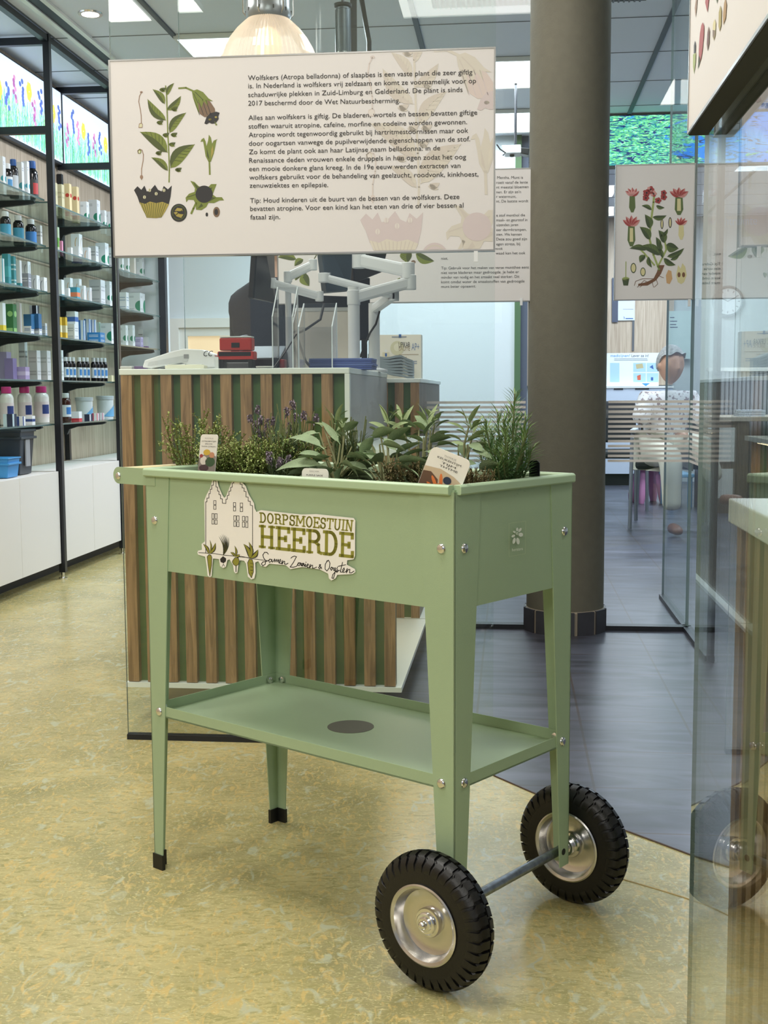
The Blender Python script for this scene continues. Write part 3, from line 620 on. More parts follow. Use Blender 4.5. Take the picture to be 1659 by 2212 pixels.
def belladonna(pr, M):
    """drawing coordinates: pixels of a 2.9625x enlargement; M picks the ink"""
    g, gd, br, dk, yl, st, lt = M
    pr.layer = 1
    pr.line([(1082,1165),(1084,1090),(1080,960),(1074,850),(1070,720),(1066,600),(1060,550)], 8, g)
    L = [((1062,770),(945,635),58),((1055,665),(978,572),42),((1068,610),(1114,532),30),((1070,705),(1158,615),46),((1085,850),(1190,722),56),((1072,975),(898,845),82),((1092,1075),(1245,925),88),((1075,1092),(970,1008),44)]
    for i, (b_, t_, w_) in enumerate(L):
        pr.layer = 1; pr.leaf(b_, t_, w_, g, gd, bend=.10 if i % 2 else -.10)
    for c_ in ((1115,694),(1022,780),(1112,858),(1100,920),(1140,1082),(1040,570),(1060,860),(1015,975)):
        pr.layer = 3; pr.leaf((c_[0]-20, c_[1]+6), (c_[0]+24, c_[1]-8), 26, gd); pr.leaf((c_[0]-14, c_[1]-4), (c_[0]+20, c_[1]+16), 18, g)
    pr.layer = 1; pr.line([(1145,565),(1190,562),(1235,582)], 11, g)
    pr.poly([(1240,640),(1300,610),(1345,650),(1375,695),(1378,715),(1345,745),(1310,750),(1280,730),(1262,690)], br)
    pr.layer = 2
    for x in (1265, 1290, 1315, 1338): pr.line([(x-20, 640), (x+12, 735)], 3, dk)
    pr.poly([(1228,583),(1262,572),(1300,590),(1335,630),(1364,648),(1335,645),(1325,640),(1332,680),(1305,648),(1290,690),(1268,650),(1275,735),(1250,670),(1235,625)], g)
    pr.layer = 3; pr.line([(1250,590),(1300,640)], 5, gd); pr.line([(1240,600),(1268,660)], 4, gd)
    pr.layer = 2; pr.poly([(1308,790),(1322,750),(1345,725),(1385,715),(1406,722),(1398,745),(1400,762),(1380,790),(1355,792),(1340,785),(1322,796)], dk); pr.ell((1345,765), 10, 7, yl); pr.layer = 3; pr.ell((1382,750), 8, 6, yl); pr.line([(1375,780),(1384,795)], 4, g); pr.ell((1384,797), 6, 6, g)
    pr.layer = 1
    pr.line([(905,592),(893,615),(888,650),(898,700),(904,740),(905,790)], 5, st); pr.ell((905,590), 9, 6, st); pr.poly([(890,792),(905,785),(914,795),(912,818),(886,818)], st); pr.layer = 2; pr.poly([(893,797),(905,790),(911,798),(909,814),(890,814)], lt)
    pr.layer = 1; pr.line([(885,982),(882,965),(895,955),(910,962),(918,990),(916,1030),(906,1080),(906,1150)], 5, st); pr.ell((893,970), 12, 14, g); pr.layer = 2; pr.ell((893,972), 7, 9, lt); pr.ell((906,1133), 10, 13, st)
    pr.layer = 1; pr.line([(1343,1115),(1340,1030)], 11, g)
    pr.poly([(1283,908),(1290,892),(1305,882),(1316,905),(1322,935),(1332,900),(1337,862),(1350,880),(1358,920),(1368,900),(1392,890),(1385,900),(1378,940),(1368,985),(1350,1035),(1334,1035),(1316,1000),(1308,950),(1300,905)], g)
    pr.layer = 2; pr.poly([(1322,945),(1335,990),(1340,1025),(1325,1000)], gd); pr.poly([(1362,930),(1366,975),(1350,1015),(1352,960)], yl)
    pr.layer = 1; pr.poly([(858,1217),(880,1192),(905,1215),(925,1188),(940,1225),(958,1222),(992,1183),(1012,1215),(1035,1225),(1048,1190),(1075,1212),(1100,1187),(1092,1260),(1080,1310),(895,1305),(880,1260)], dk)
    pr.layer = 2; pr.poly([(893,1295),(930,1305),(960,1290),(1000,1300),(1040,1292),(1082,1308),(1060,1350),(1035,1390),(1000,1396),(942,1393),(915,1345)], yl)
    pr.layer = 3
    for x in range(905, 1075, 16): pr.line([(x, 1300), (940+(x-905)*.56, 1392)], 3.2, gd)
    for c_ in ((925,1262),(958,1218),(1000,1240),(1050,1218)): pr.ell(c_, 9, 11, lt); pr.layer = 4; pr.line([(c_[0], c_[1]-8), (c_[0], c_[1]+9)], 3, dk); pr.layer = 3
    pr.layer = 1; pr.ell((1145,1362), 53, 58, dk, 32); pr.layer = 2; pr.ell((1145,1360), 44, 48, gd, 32); pr.layer = 3; pr.ell((1145,1360), 38, 42, dk, 30); pr.layer = 4
    pr.poly([(1118,1350),(1135,1330),(1165,1335),(1172,1350),(1150,1352)], yl); pr.poly([(1112,1360),(1130,1355),(1150,1370),(1175,1372),(1160,1395),(1130,1385)], yl); pr.line([(1112,1385),(1178,1338)], 6, dk)
    pr.layer = 1; pr.line([(1255,1300),(1238,1335),(1225,1365)], 13, g)
    pr.poly([(1218,1157),(1245,1165),(1272,1192),(1305,1200),(1335,1195),(1352,1178),(1387,1178),(1372,1215),(1362,1245),(1385,1262),(1420,1262),(1434,1282),(1405,1283),(1370,1300),(1335,1298),(1320,1325),(1290,1345),(1255,1342),(1252,1305),(1240,1280),(1205,1278),(1192,1295),(1188,1265),(1210,1240),(1245,1228),(1248,1205),(1232,1180)], g)
    pr.layer = 2; pr.poly([(1235,1165),(1270,1195),(1290,1215),(1262,1215)], gd); pr.poly([(1360,1200),(1345,1225),(1330,1205)], gd); pr.poly([(1385,1265),(1340,1290),(1350,1262)], gd); pr.poly([(1265,1335),(1290,1300),(1300,1320)], gd); pr.line([(1200,1262),(1250,1245)], 5, gd)
    pr.layer = 3; pr.ell((1307,1243), 55, 55, dk, 36)
    pr.layer = 1; pr.ell((1324,1373), 8, 13, dk); pr.ell((1386,1357), 22, 33, br); pr.layer = 2; pr.ell((1384,1357), 12, 20, dk)
plA = plane_b(3.122)
q = [plA.uv(*p) for p in ((232,128),(247,553),(1070,103),(1070,545))]
A_u0, A_u1, A_v0, A_v1 = (q[0][0]+q[1][0])/2, (q[2][0]+q[3][0])/2, (q[1][1]+q[3][1])/2, (q[0][1]+q[2][1])/2
bA = board('large white text board with a dark berry plant drawing, on the glass above the planter', plA, (A_u0, A_u1, A_v0, A_v1), .023)
c1 = crop(0, 0, 2.9625); c3 = crop(230, 90, 1.9518)
faint = [mat('faint_%d' % i, c_, .5) for i, c_ in enumerate(((206,200,188),(200,192,182),(208,194,188),(202,190,190),(210,204,190),(206,196,190),(214,208,202)))]
pr = Print(plA, lambda x, y: plA.uv(*c3((x-858)*1.095+1070, (y-1183)*1.095+715)), base=.0004); pr.clip = ((A_u0+.006, A_v0+.006), (A_u1-.006, A_v1-.006))
belladonna(pr, faint); pr.build('faint_artwork', bA)
pr = Print(plA, lambda x, y: plA.uv(*c1(x, y)), base=.0004); belladonna(pr, (GL, GD_, BRP, DKP, YLP, STP, LTP)); pr.build('plant_drawing', bA)
pr = Print(plA, lambda x, y: plA.uv(*c3(x, y)), base=.0014)
LINES = [("Wolfskers (Atropa belladonna) of slaapbes is een vaste plant die zeer giftig",597,163,1543,138),("is. In Nederland is wolfskers vrij zeldzaam en komt ze voornamelijk voor op",598,197,1558,175),("schaduwrijke plekken in Zuid-Limburg en Gelderland. De plant is sinds",598,234,1501,212),("2017 beschermd door de Wet Natuurbescherming.",598,270,1238,258),
("Alles aan wolfskers is giftig. De bladeren, wortels en bessen bevatten giftige",599,331,1563,308),("stoffen waaruit atropine, cafeïne, morfine en codeïne worden gewonnen.",600,367,1520,348),("Atropine wordt tegenwoordig gebruikt bij hartritmestoornissen maar ook",600,403,1525,384),("door oogartsen vanwege de pupilverwijdende eigenschappen van de stof.",601,439,1533,420),("Zo komt de plant ook aan haar Latijnse naam belladonna: in de",601,475,1407,458),("Renaissance deden vrouwen enkele druppels in hun ogen zodat het oog",602,511,1516,495),("een mooie donkere glans kreeg. In de 19e eeuw werden extracten van",602,546,1492,532),("wolfskers gebruikt voor de behandeling van geelzucht, roodvonk, kinkhoest,",603,582,1568,568),("zenuwziektes en epilepsie.",604,616,935,613),
("Tip: Houd kinderen uit de buurt van de bessen van de wolfskers. Deze",606,680,1488,663),("bevatten atropine. Voor een kind kan het eten van drie of vier bessen al",606,714,1505,699),("fataal zijn.",607,750,733,748)]
for s_, x0, y0, x1, y1 in LINES: pr.text(s_, (x0, y0), (x1, y1), .0172, INK)
pr.build('printed_text', bA)
def clip_hook(pl, px, py, parent, h=.024, w_=.010):
    u, v = pl.uv(px, py); t = MB()
    t.hexa([pl.P(u-w_/2, v-h, -.004), pl.P(u+w_/2, v-h, -.004), pl.P(u+w_/2, v-h, .003), pl.P(u-w_/2, v-h, .003), pl.P(u-w_/2, v+.003, -.004), pl.P(u+w_/2, v+.003, -.004), pl.P(u+w_/2, v+.003, .004), pl.P(u-w_/2, v+.003, .004)])
    t.build('clip', PLAST, parent)
clip_hook(plA, 1028, 545, bA)
# mint board on the rear glass, left of the column
plM = plane_b(4.762); u0, _ = plM.uv(598, 500); u1, v1 = plM.uv(1157, 362); _, v0 = plM.uv(1157, 651)
bM = board('grey-white text board about mint, half hidden behind the large board and the column', plM, (u0, u1, v0, v1), .022)
pr = Print(plM, base=.0006); cm = crop(1050, 0, 2.724)
for s_, x0, y0, x1, y1 in (("Mentha. Munt is",65,1053,217,1052),("roeit vanaf de lente",60,1082,245,1080),("nt meestal bloemen",60,1110,250,1107),("nen. Er zijn zo'n",60,1138,205,1136),("r watermunt,",60,1165,177,1164),("nt. De laatste wordt",60,1192,248,1190),("e stof menthol die",60,1275,229,1273),("maak- en geurstof in",60,1303,243,1301),("uizenden jaren",60,1331,188,1330),("eer darmkrampen,",60,1360,238,1358),("sten. We kennen",60,1387,209,1386),("Deze zou goed zijn",60,1415,240,1413),("egen stress, bij",60,1444,200,1442),("nooit",55,1470,97,1470),("waad kan het ook",57,1498,231,1496)):
    pr.text(s_, cm(x0, y0), cm(x1, y1), .0150, INK)
for s_, x0, y0, x1, y1 in (("niet.",953,561,968,561),("Tip: Gebruik voor het maken van verse muntthee eens",953,582,1142,580),("niet verse bladeren maar gedroogde. Je hebt er",953,592,1121,590),("minder van nodig en het smaakt veel sterker. Dit",953,602,1122,600),("komt omdat water de smaakstoffen van gedroogde",953,612,1133,610),("munt beter opneemt.",953,622,1028,621)): pr.text(s_, (x0, y0), (x1, y1), .0150, INK)
pr.build('printed_text', bM)
pr = Print(plM, base=.0004)
for b_, t_, w_ in (((880,540),(880,568),26),((898,548),(938,564),20),((640,560),(600,556),16),((655,560),(636,575),14),((655,590),(668,618),22),((650,588),(638,606),14),((864,600),(861,612),7),((700,520),(660,548),24),((700,540),(742,560),22),((850,470),(890,440),26),((760,430),(720,400),26),((780,420),(820,392),26),((800,480),(850,500),28)): pr.leaf(b_, t_, w_, GL, GD_)
for p_ in ([(880,568),(872,520),(800,470),(770,400)], [(655,600),(690,540),(740,480)]): pr.line(p_, 2, GD_)
pr.ell((893,566), 5, 4, BRP); pr.build('plant_drawing', bM); clip_hook(plM, 1126, 646, bM)
# flowering plant board right of the column
plF = plane_b(4.762); u0, v1 = plF.uv(1330, 356); u1, v0 = plF.uv(1497, 647)
bF = board('portrait board with a pink flowering plant and roots, on the glass right of the column', plF, (u0, u1, v0, v1), .022)
PNK = mat('print_pink', (206, 148, 144), .5); RED = mat('print_red', (158, 62, 62), .5); ROOT = mat('print_root', (112, 76, 52), .5); CRM = mat('print_cream', (206, 198, 150), .5); LGN = mat('print_lightgreen', (150, 164, 96), .5)
pr = Print(plF, lambda x, y: plF.uv(*cm(x, y)), base=.0004); GP = mat('print_green', (86, 104, 56), .5); GPD = mat('print_green_dark', (58, 74, 44), .5)
pr.layer = 1
pr.line([(1020,1590),(985,1500),(960,1400),(972,1290),(985,1190),(990,1130)], 12, LGN); pr.line([(1010,1570),(1060,1470),(1045,1380)], 10, LGN); pr.line([(990,1560),(930,1490),(900,1460)], 10, LGN)
for b_, t_, w_ in (((975,1235),(915,1210),24),((1000,1210),(1050,1222),22),((980,1278),(1062,1268),30),((965,1345),(935,1262),44),((965,1410),(905,1335),48),((1015,1460),(1000,1395),30),((1050,1430),(1015,1355),44),((1060,1440),(1132,1462),56),((945,1470),(845,1462),34),((1030,1500),(905,1450),52),((1065,1510),(1165,1460),34),((1045,1520),(1115,1560),34),((935,1500),(905,1545),34),((955,1510),(975,1575),26),((1040,1520),(1000,1450),24),((1085,1530),(1140,1490),20),((1025,1395),(1070,1345),22),((1020,1485),(1020,1420),22)):
    pr.layer = 2; pr.leaf(b_, t_, w_, GP, GPD)
pr.layer = 4
for c_, r_ in (((945,1135),26),((940,1165),22),((968,1115),24),((985,1140),22),((1012,1180),22),((1045,1135),20),((1045,1160),22)):
    for k in range(5): pr.ell((c_[0]+r_*.5*math.cos(k*1.25), c_[1]+r_*.5*math.sin(k*1.25)), r_*.42, r_*.36, PNK if (k+int(c_[0])) % 2 and c_[0] > 950 and c_[0] < 1000 else RED)
    pr.layer = 5; pr.ell(c_, 5, 5, DKP); pr.layer = 4
def flower_cut(x, y, col_, w_, h_, tube=1):
    pr.layer = 1; pr.poly([(x-w_*.18, y+h_*.3), (x+w_*.18, y+h_*.3), (x+w_*.22, y+h_*.8), (x+w_*.08, y+h_), (x-w_*.08, y+h_), (x-w_*.22, y+h_*.8)], GP if tube else CRM)
    if tube == 2: pr.layer = 2; pr.poly([(x-w_*.09, y+h_*.4), (x+w_*.09, y+h_*.4), (x+w_*.1, y+h_*.85), (x-w_*.1, y+h_*.85)], CRM)
    pr.layer = 3; n = 5
    for k in range(n): ang = -PI*.92 + PI*.84*k/(n-1); pr.leaf((x, y+h_*.34), (x+w_*.5*math.cos(ang), y+h_*.18+h_*.2*math.sin(ang)), w_*.26, col_, PNK if col_ is RED else RED, bend=.02)
flower_cut(860,1105,RED,85,145); flower_cut(1135,1105,PNK,115,160,2); flower_cut(855,1270,PNK,105,180,2); flower_cut(1148,1280,PNK,75,130,0)
pr.layer = 1
for c_, rx, ry in (((1035,1318),9,30),((1083,1310),10,32)): pr.ell(c_, rx, ry, DKP); pr.layer = 2; pr.ell(c_, rx*.55, ry*.8, CRM); pr.layer = 1
pr.poly([(1018,1560),(1050,1560),(1030,1610),(1000,1650),(950,1680),(895,1682),(895,1670),(940,1662),(985,1640),(1005,1600)], ROOT)
for ln in ([(990,1640),(920,1640),(880,1655),(872,1680)], [(1000,1640),(1010,1670),(990,1690)], [(960,1665),(930,1650),(890,1690)], [(975,1650),(985,1690)], [(1010,1620),(1045,1635)], [(940,1660),(905,1690)]): pr.line(ln, 3, ROOT)
for c_, rx, ry in (((867,1577),17,30),((923,1600),16,26)): pr.ell(c_, rx, ry, GPD); pr.layer = 2; pr.ell(c_, rx*.75, ry*.8, CRM); pr.layer = 1
pr.line([(823,1540),(822,1640)], 5, LGN); pr.poly([(800,1640),(842,1640),(835,1680),(808,1680)], GPD); pr.ell((822,1640), 21, 10, LGN)
pr.poly([(1058,1620),(1072,1588),(1090,1595),(1096,1640),(1080,1672),(1062,1665)], mat('print_peach', (196, 158, 112), .5))
pr.poly([(1118,1620),(1130,1560),(1145,1580),(1155,1548),(1172,1570),(1180,1620),(1165,1660),(1148,1672),(1128,1660)], CRM); pr.layer = 2; pr.ell((1135,1617), 9, 15, ROOT); pr.ell((1162,1617), 9, 15, ROOT)
pr.build('plant_drawing', bF); clip_hook(plF, 1489, 648, bF)
# boards on the near side screen, cut off by the right edge (one each side of the pane)
plD = plane_a(.236, -1); b0, v0 = plD.uv(1486, 291)
bD = board('big board on the side glass at the top right, showing a red pod and seeds', plD, (b0-1.0, b0, v0, v0+.52), .025)
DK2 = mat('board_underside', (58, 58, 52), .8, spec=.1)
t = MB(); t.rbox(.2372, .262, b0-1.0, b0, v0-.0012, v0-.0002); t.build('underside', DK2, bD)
cd2 = crop(1440, 0, 5.265); pr = Print(plD, lambda x, y: plD.uv(*cd2(x, y)), base=.0006); pr.layer = 1
def podpoly(pts, m_): pr.poly(pts, m_)
podpoly([(415,255),(432,290),(430,400),(410,600),(395,680),(370,720),(372,560),(385,380),(400,290)], RED); podpoly([(372,620),(392,680),(360,790),(365,700)], GPD)
podpoly([(328,460),(338,520),(334,600),(315,610),(316,520)], DKP); podpoly([(306,620),(340,600),(336,700),(318,840),(306,760)], LGN); podpoly([(484,300),(496,350),(490,500),(472,580),(462,500),(470,370)], BRP)
pr.layer = 2; podpoly([(482,340),(488,380),(482,500),(472,540),(468,480),(474,380)], mat('print_plum', (100, 58, 64), .5)); pr.layer = 1
podpoly([(552,215),(566,260),(560,400),(542,460),(530,420),(532,280)], CRM); pr.layer = 2; podpoly([(532,340),(560,345),(556,400),(542,445),(531,410)], BRP); pr.layer = 1
podpoly([(618,60),(632,120),(628,280),(610,360),(597,300),(600,140)], YLP); podpoly([(676,-20),(690,50),(680,200),(652,285),(648,180),(660,40)], mat('print_amber', (160, 124, 66), .5)); podpoly([(340,-20),(355,-20),(348,90),(336,200),(326,90)], STP)
for dx, dy, s_, m_ in ((60,-420,1,RED),(170,-520,1,GP),(270,-620,1.1,YLP),(130,-760,1.2,GP),(300,-900,1.3,RED)): podpoly([(400+dx,300+dy),(430+dx*1.05,380+dy*1.02),(410+dx,560+dy),(385+dx,450+dy)], m_)
pr.build('seed_drawing', bD)
plD2 = plane_a(.298, 1); r2 = Plane(RM(.298, 0), Bv, Zv, Av)
bD2 = board('board on the far side of the side glass, only its dark lower edge showing', r2, (b0-1.0, b0+.02, v0, v0+.52), .025)
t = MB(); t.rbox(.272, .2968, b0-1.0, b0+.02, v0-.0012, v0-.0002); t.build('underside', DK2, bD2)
# smaller board hanging on the far side screen, seen through the near one
plE = plane_b(3.9)
# ================================================================ counter
COUNTERW = mat('counter_white_solid', (226, 232, 226), .35); GREENB = mat('moss_green_backing', (76, 104, 54), .6); GREYL = mat('grey_laminate', (172, 174, 174), .45)
ct = thing('counter', 'white-topped counter with vertical oak slats on green, right behind the middle glass', 'counter', RM(-.75, 3.85, 0))
t = MB(); t.rbox(-1.10, -.442, 3.335, 4.38, .995, 1.0115); t.build('worktop', COUNTERW, ct, bevel=.002)
t = MB(); t.rbox(-.4555, -.442, 3.335, 3.36, .784, .995); t.rbox(-1.10, -.30, 3.332, 3.36, .098, .112); t.rbox(-.442, -.30, 3.336, 4.37, .768, .784); t.build('white_frame', COUNTERW, ct)
t = MB(); t.rbox(-.4555, -.4425, 3.3605, 4.37, .784, .9945); t.build('side_panel', GREYL, ct)
t = MB(); t.rbox(-1.08, -.4556, 3.362, 3.38, .112, .995); t.rbox(-.4556, -.318, 3.362, 3.38, .112, .768); t.build('backing', GREENB, ct)
t = MB()
for k in range(14):
    a = -1.094 + .0573*k; t.rbox(a, a+.0315, 3.338, 3.3618, .114, .9945 if k < 11 else (.9945 if a+.0315 < -.456 else .7675))
t.build('slats', OAK, ct)
t = MB(); t.rbox(-1.08, -.30, 3.36, 4.37, .098, .112); t.build('base_plate', COUNTERW, ct)
t = MB(); t.rbox(-1.04, -.42, 3.50, 4.34, .0, .098); t.build('plinth', mat('plinth_steel', (150, 148, 140), .25, metal=.9), ct)
t = MB(); t.rbox(-1.08, -1.06, 3.38, 4.36, .112, .995); t.build('end_panel', COUNTERW, ct)
# second counter block behind
c2 = thing('counter', 'second slatted counter block behind, carrying the paper stack and skin care box', 'counter', RM(-.53, 5.0, 0))
t = MB(); t.rbox(-.58, -.322, 4.385, 5.68, .977, .992); t.build('worktop', COUNTERW, c2, bevel=.002)
t = MB(); t.rbox(-.56, -.345, 4.405, 5.66, .112, .977); t.build('carcass', GREENB, c2)
t = MB(); t.rbox(-.56, -.30, 4.385, 5.66, .098, .112); t.build('base_plate', COUNTERW, c2)
t = MB(); t.rbox(-.52, -.40, 4.5, 5.5, 0, .098); t.build('plinth', mat('plinth_steel'), c2)
t = MB()
for k in range(4):
    a = -.327 - .0315 - .0573*k; t.rbox(a, a+.0315, 4.388, 4.405, .112, .977)
t.build('slats', OAK, c2)
t = MB()
for k in range(44): bb = 4.40 + .0288*k; t.rbox(-.345, -.327, bb, bb+.018, .112, .976)
t.build('side_slats', mat('grey_brown_slat', (132, 122, 112), .5), c2)
ls = thing('strip_light', 'warm strip light hidden under the counter ledge beside the planter leg', 'light', RM(-.335, 3.9, .766))
t = MB(); t.rbox(-.36, -.33, 3.6, 4.3, .760, .7675); t.build('lens', mat('strip_lens', (255, 236, 200), .4, emit=(255, 226, 180), estr=6), ls)
pl_ = bpy.data.lights.new('strip_lamp', 'AREA'); pl_.shape = 'RECTANGLE'; pl_.size = .03; pl_.size_y = .6; pl_.energy = 1.6; pl_.color = (1, .86, .64)
po = bpy.data.objects.new('strip_lamp', pl_); COL.objects.link(po); po.location = RM(-.335, 3.95, .755); po.rotation_euler = (0, 0, -TH)

# ---------------- things on the counter
CT_Z = 1.0118
def onc(px, Y, z=CT_Z): p = at(px, 847, Y); return Vector((p.x, p.y, z))
def local_thing(name, label, cat, loc, rz=0, group=None): return thing(name, label, cat, loc, rz - TH, group)
# card terminal and its sloping cradle
r = local_thing('card_terminal', 'white card payment terminal marked CC lying in its cradle on the counter', 'card terminal', onc(400, 3.52))
t = MB(); prof = [(-.115, .006), (-.108, .026), (-.03, .050), (.008, .058), (.06, .055), (.098, .040), (.10, .004), (.05, .004), (.0, .018), (-.09, .002)]
t.prism([(x, -.035, z) for x, z in prof], (0, .07, 0)); t.build('housing', PLAST, r, local=True, bevel=.003)
t = MB(); t.hexa([(-.10, -.036, .010), (.02, -.036, .022), (.02, -.0355, .022), (-.10, -.0355, .010), (-.095, -.036, .020), (.015, -.036, .040), (.015, -.0355, .040), (-.095, -.0355, .020)]); t.build('side_groove', mat('light_grey_plastic', (196, 200, 202), .4), r, local=True)
t = MB(); t.box(.008, .022, -.0365, -.035, .030, .042); t.build('grey_square', mat('grey_label', (140, 142, 146), .5), r, local=True)
t = MB(); t.box(-.02, .095, -.034, .034, .001, .010); t.box(.055, .108, -.034, .036, .001, .034); t.build('cradle', mat('milky_plastic', (214, 218, 216), .3), r, local=True)
def local_text(r, s_, x0, x1, y, z, h, m_, name='lettering', shear=0.0):
    vs, fs, wd = text_polys(s_, shear); t = MB(); i0 = 0
    t.v = [Vector((x0+(x1-x0)*x, y, z+yy*h)) for x, yy in vs]; t.f = [list(f) for f in fs]; t.mi = [0]*len(fs)
    return t.build(name, m_, r, local=True, merge=False)
local_text(r, 'CC', .066, .094, -.0375, .036, .022, INK, shear=.3)
# glasses-case like white roll in front
r = local_thing('paper_roll', 'flat yellowish white pad lying at the counter edge before the terminal', 'pad', onc(403, 3.44))
t = MB(); t.box(-.056, .057, -.018, .02, 0, .009); t.box(-.05, .05, -.016, .018, .009, .0115); t.build('pad', mat('cream_pad', (226, 226, 206), .5), r, local=True, bevel=.002)
for px, lab, c_ in ((272, 'small white packet on the counter beside the left glass edge', (206, 212, 214)), (302, 'small purple and white packet on the counter behind the terminal', (98, 84, 128))):
    r = local_thing('small_packet', lab, 'packet', onc(px+4, 3.62)); t = MB(); t.box(-.018, .018, -.012, .012, 0, .012); t.build('wrapper', rgbm(c_), r, local=True, bevel=.002)
# red stamp
r = local_thing('stamp', 'red and black self-inking stamp standing on the counter', 'stamp', onc(514, 3.5))
t = MB(); t.box(-.047, .047, -.022, .022, .052, .088); t.box(-.053, .053, -.025, .025, .026, .050); t.build('red_housing', mat('stamp_red', (170, 48, 44), .35), r, local=True, bevel=.004)
t = MB(); t.box(-.049, .045, -.0262, -.0225, .036, .048); t.box(-.012, .012, -.0235, -.0215, .060, .074)
t.box(-.048, -.036, -.022, .022, 0, .028); t.box(.036, .048, -.022, .022, 0, .028); t.box(-.036, .036, -.020, .020, .018, .028); t.build('black_frame', BLACKP, r, local=True, bevel=.001)
t = MB(); t.box(-.046, .046, -.020, .020, .0885, .0925); t.build('clear_lid', mat('clear_lid', (206, 214, 216), .15), r, local=True, bevel=.0015)
r = local_thing('stamp', 'dark half-hidden stamp with a red side behind the red one', 'stamp', onc(592, 3.62))
t = MB(); t.box(-.055, .02, -.03, .03, .0, .035); t.build('dark_body', BLACKP, r, local=True, bevel=.006)
t = MB(); t.box(.021, .036, -.02, .02, .0, .03); t.build('red_end', mat('stamp_red'), r, local=True, bevel=.003)
r = local_thing('glass_dish', 'dark round dish on the counter behind the red stamp', 'dish', onc(572, 3.46)); t = MB(); t.lathe((0, 0, 0), [(.014, .0), (.024, .003), (.026, .0065), (.022, .007), (.001, .0045)], 28); t.build('bowl', STEEL, r, local=True, smooth=True)
# scissors-like tool with thin blade and black handles behind the stamp
r = local_thing('desk_phone', 'black desk phone with a grey tip behind the red stamp', 'desk phone', onc(560, 3.9))
t = MB(); t.hexa([(-.10, -.07, 0), (.09, -.07, 0), (.09, .09, 0), (-.10, .09, 0), (-.09, -.06, .03), (.08, -.06, .03), (.08, .085, .085), (-.09, .085, .085)]); t.build('base', BLACKP, r, local=True, bevel=.006)
t = MB(); t.tube([(-.07, -.02, .075), (-.06, .03, .10), (-.06, .09, .105)], .016, 12); t.build('handset', mat('dark_grey_plastic', (48, 50, 54), .4), r, local=True, smooth=True)
# thin wire frame (clear brochure holders with bright edges)
def acrylic(label, px, Y, w_, h_, d_, rz=0):
    r = local_thing('brochure_holder', label, 'brochure holder', onc(px, Y), rz)
    t = MB(); th = .003
    t.box(-w_/2, w_/2, d_/2-th, d_/2, 0, h_); t.box(-w_/2, w_/2, -d_/2, -d_/2+th, 0, h_*.62); t.box(-w_/2, w_/2, -d_/2, d_/2, 0, th)
    t.prism([(-w_/2, -d_/2, 0), (-w_/2, -d_/2, h_*.62), (-w_/2, d_/2, h_), (-w_/2, d_/2, 0)], (th, 0, 0)); t.prism([(w_/2-th, -d_/2, 0), (w_/2-th, -d_/2, h_*.62), (w_/2-th, d_/2, h_), (w_/2-th, d_/2, 0)], (th, 0, 0))
    t.build('clear_shell', M_ACR, r, local=True)
    t = MB(); e = .0016; W_ = mat('bright_acrylic_edge', (222, 230, 232), .2)
    for x in (-w_/2, w_/2): t.bar((x, d_/2, h_), (x, -d_/2, h_*.62), e*2, e*2); t.bar((x, -d_/2, 0), (x, -d_/2, h_*.62), e*2, e*2, up=(0, 1, 0)); t.bar((x, d_/2, 0), (x, d_/2, h_), e*2, e*2, up=(0, 1, 0))
    t.build('polished_edges', W_, r, local=True); return r
r = acrylic('tall clear acrylic leaflet holder on the counter, left one', 618, 3.62, .06, .245, .09)
r = acrylic('clear acrylic leaflet holder on the counter, wider one in the middle', 688, 3.66, .10, .20, .10)
def leaflets(label, px, Y, w_, h_, d_, c_, z=CT_Z, n=8, name='leaflet_stack', rz=0, cols=None):
    r = local_thing(name, label, 'paper stack', onc(px, Y, z), rz)
    for k in range(n):
        t = MB(); dx = random.uniform(-.004, .004); z0 = h_*k/n; t.box(-w_/2+dx, w_/2+dx, -d_/2, d_/2, z0, z0+h_/n*.86); t.build('booklet', rgbm(cols[k % len(cols)] if cols else c_), r, local=True)
    return r
leaflets('stack of blue booklets on the counter beside the acrylic holders', 742, 3.72, .19, .034, .14, (86, 104, 168), cols=[(86,104,168),(74,92,158),(104,122,182)], n=6)
# limp grey paper stack over the edge of the second block
r = local_thing('paper_stack', 'thick slumping stack of grey-blue paper at the end of the counter', 'paper stack', onc(836, 4.57, .9925), .05)
PG = mat('grey_paper', (140, 152, 158), .7)
for k in range(7):
    t = MB(); rows = []
    for i in range(9):
        x = -.065 + .165*i/8; z = .010*k + .006*math.sin(i*.9+k*.3) - (.012*max(0, i-5)/3) + (.016 if i < 7 else .008) ; rows.append([(x, -.10, z), (x, .10, z), (x, .10, z+.0085), (x, -.10, z+.0085)])
    t.grid(rows, closed=True, cap=True); t.build('sheaf', PG, r, local=True)
# cardboard display box with pump bottles print
r = local_thing('display_box', 'cream skin care display box printed LIPIKAR on the second counter block', 'display box', onc(864, 4.72, .992))
w_, h_, d_ = .165, .172, .08
t = MB(); t.box(-w_/2, w_/2, 0, d_, 0, h_); t.build('carton', mat('cream_card', (226, 222, 208), .55), r, local=True)
pl = Plane((-w_/2, 0, 0), (1, 0, 0), (0, 0, 1), (0, -1, 0)); pr = Print(pl, lambda x, y: ((x-762)/510*w_, (1470-y)/500*h_), base=.0006)
pr.ell((985,1120), 82, 80, mat('cream_swirl', (206, 202, 170), .5), 30); pr.layer = 1; pr.ell((985,1110), 40, 44, mat('cream_swirl2', (220, 216, 192), .5), 24)
BT = mat('bottle_print', (216, 208, 176), .5); pr.poly([(808,1165),(890,1165),(890,1285),(808,1285)], BT); pr.poly([(835,1165),(865,1165),(860,1135),(840,1135)], PLAST); pr.poly([(890,1215),(985,1215),(985,1300),(890,1300)], BT)
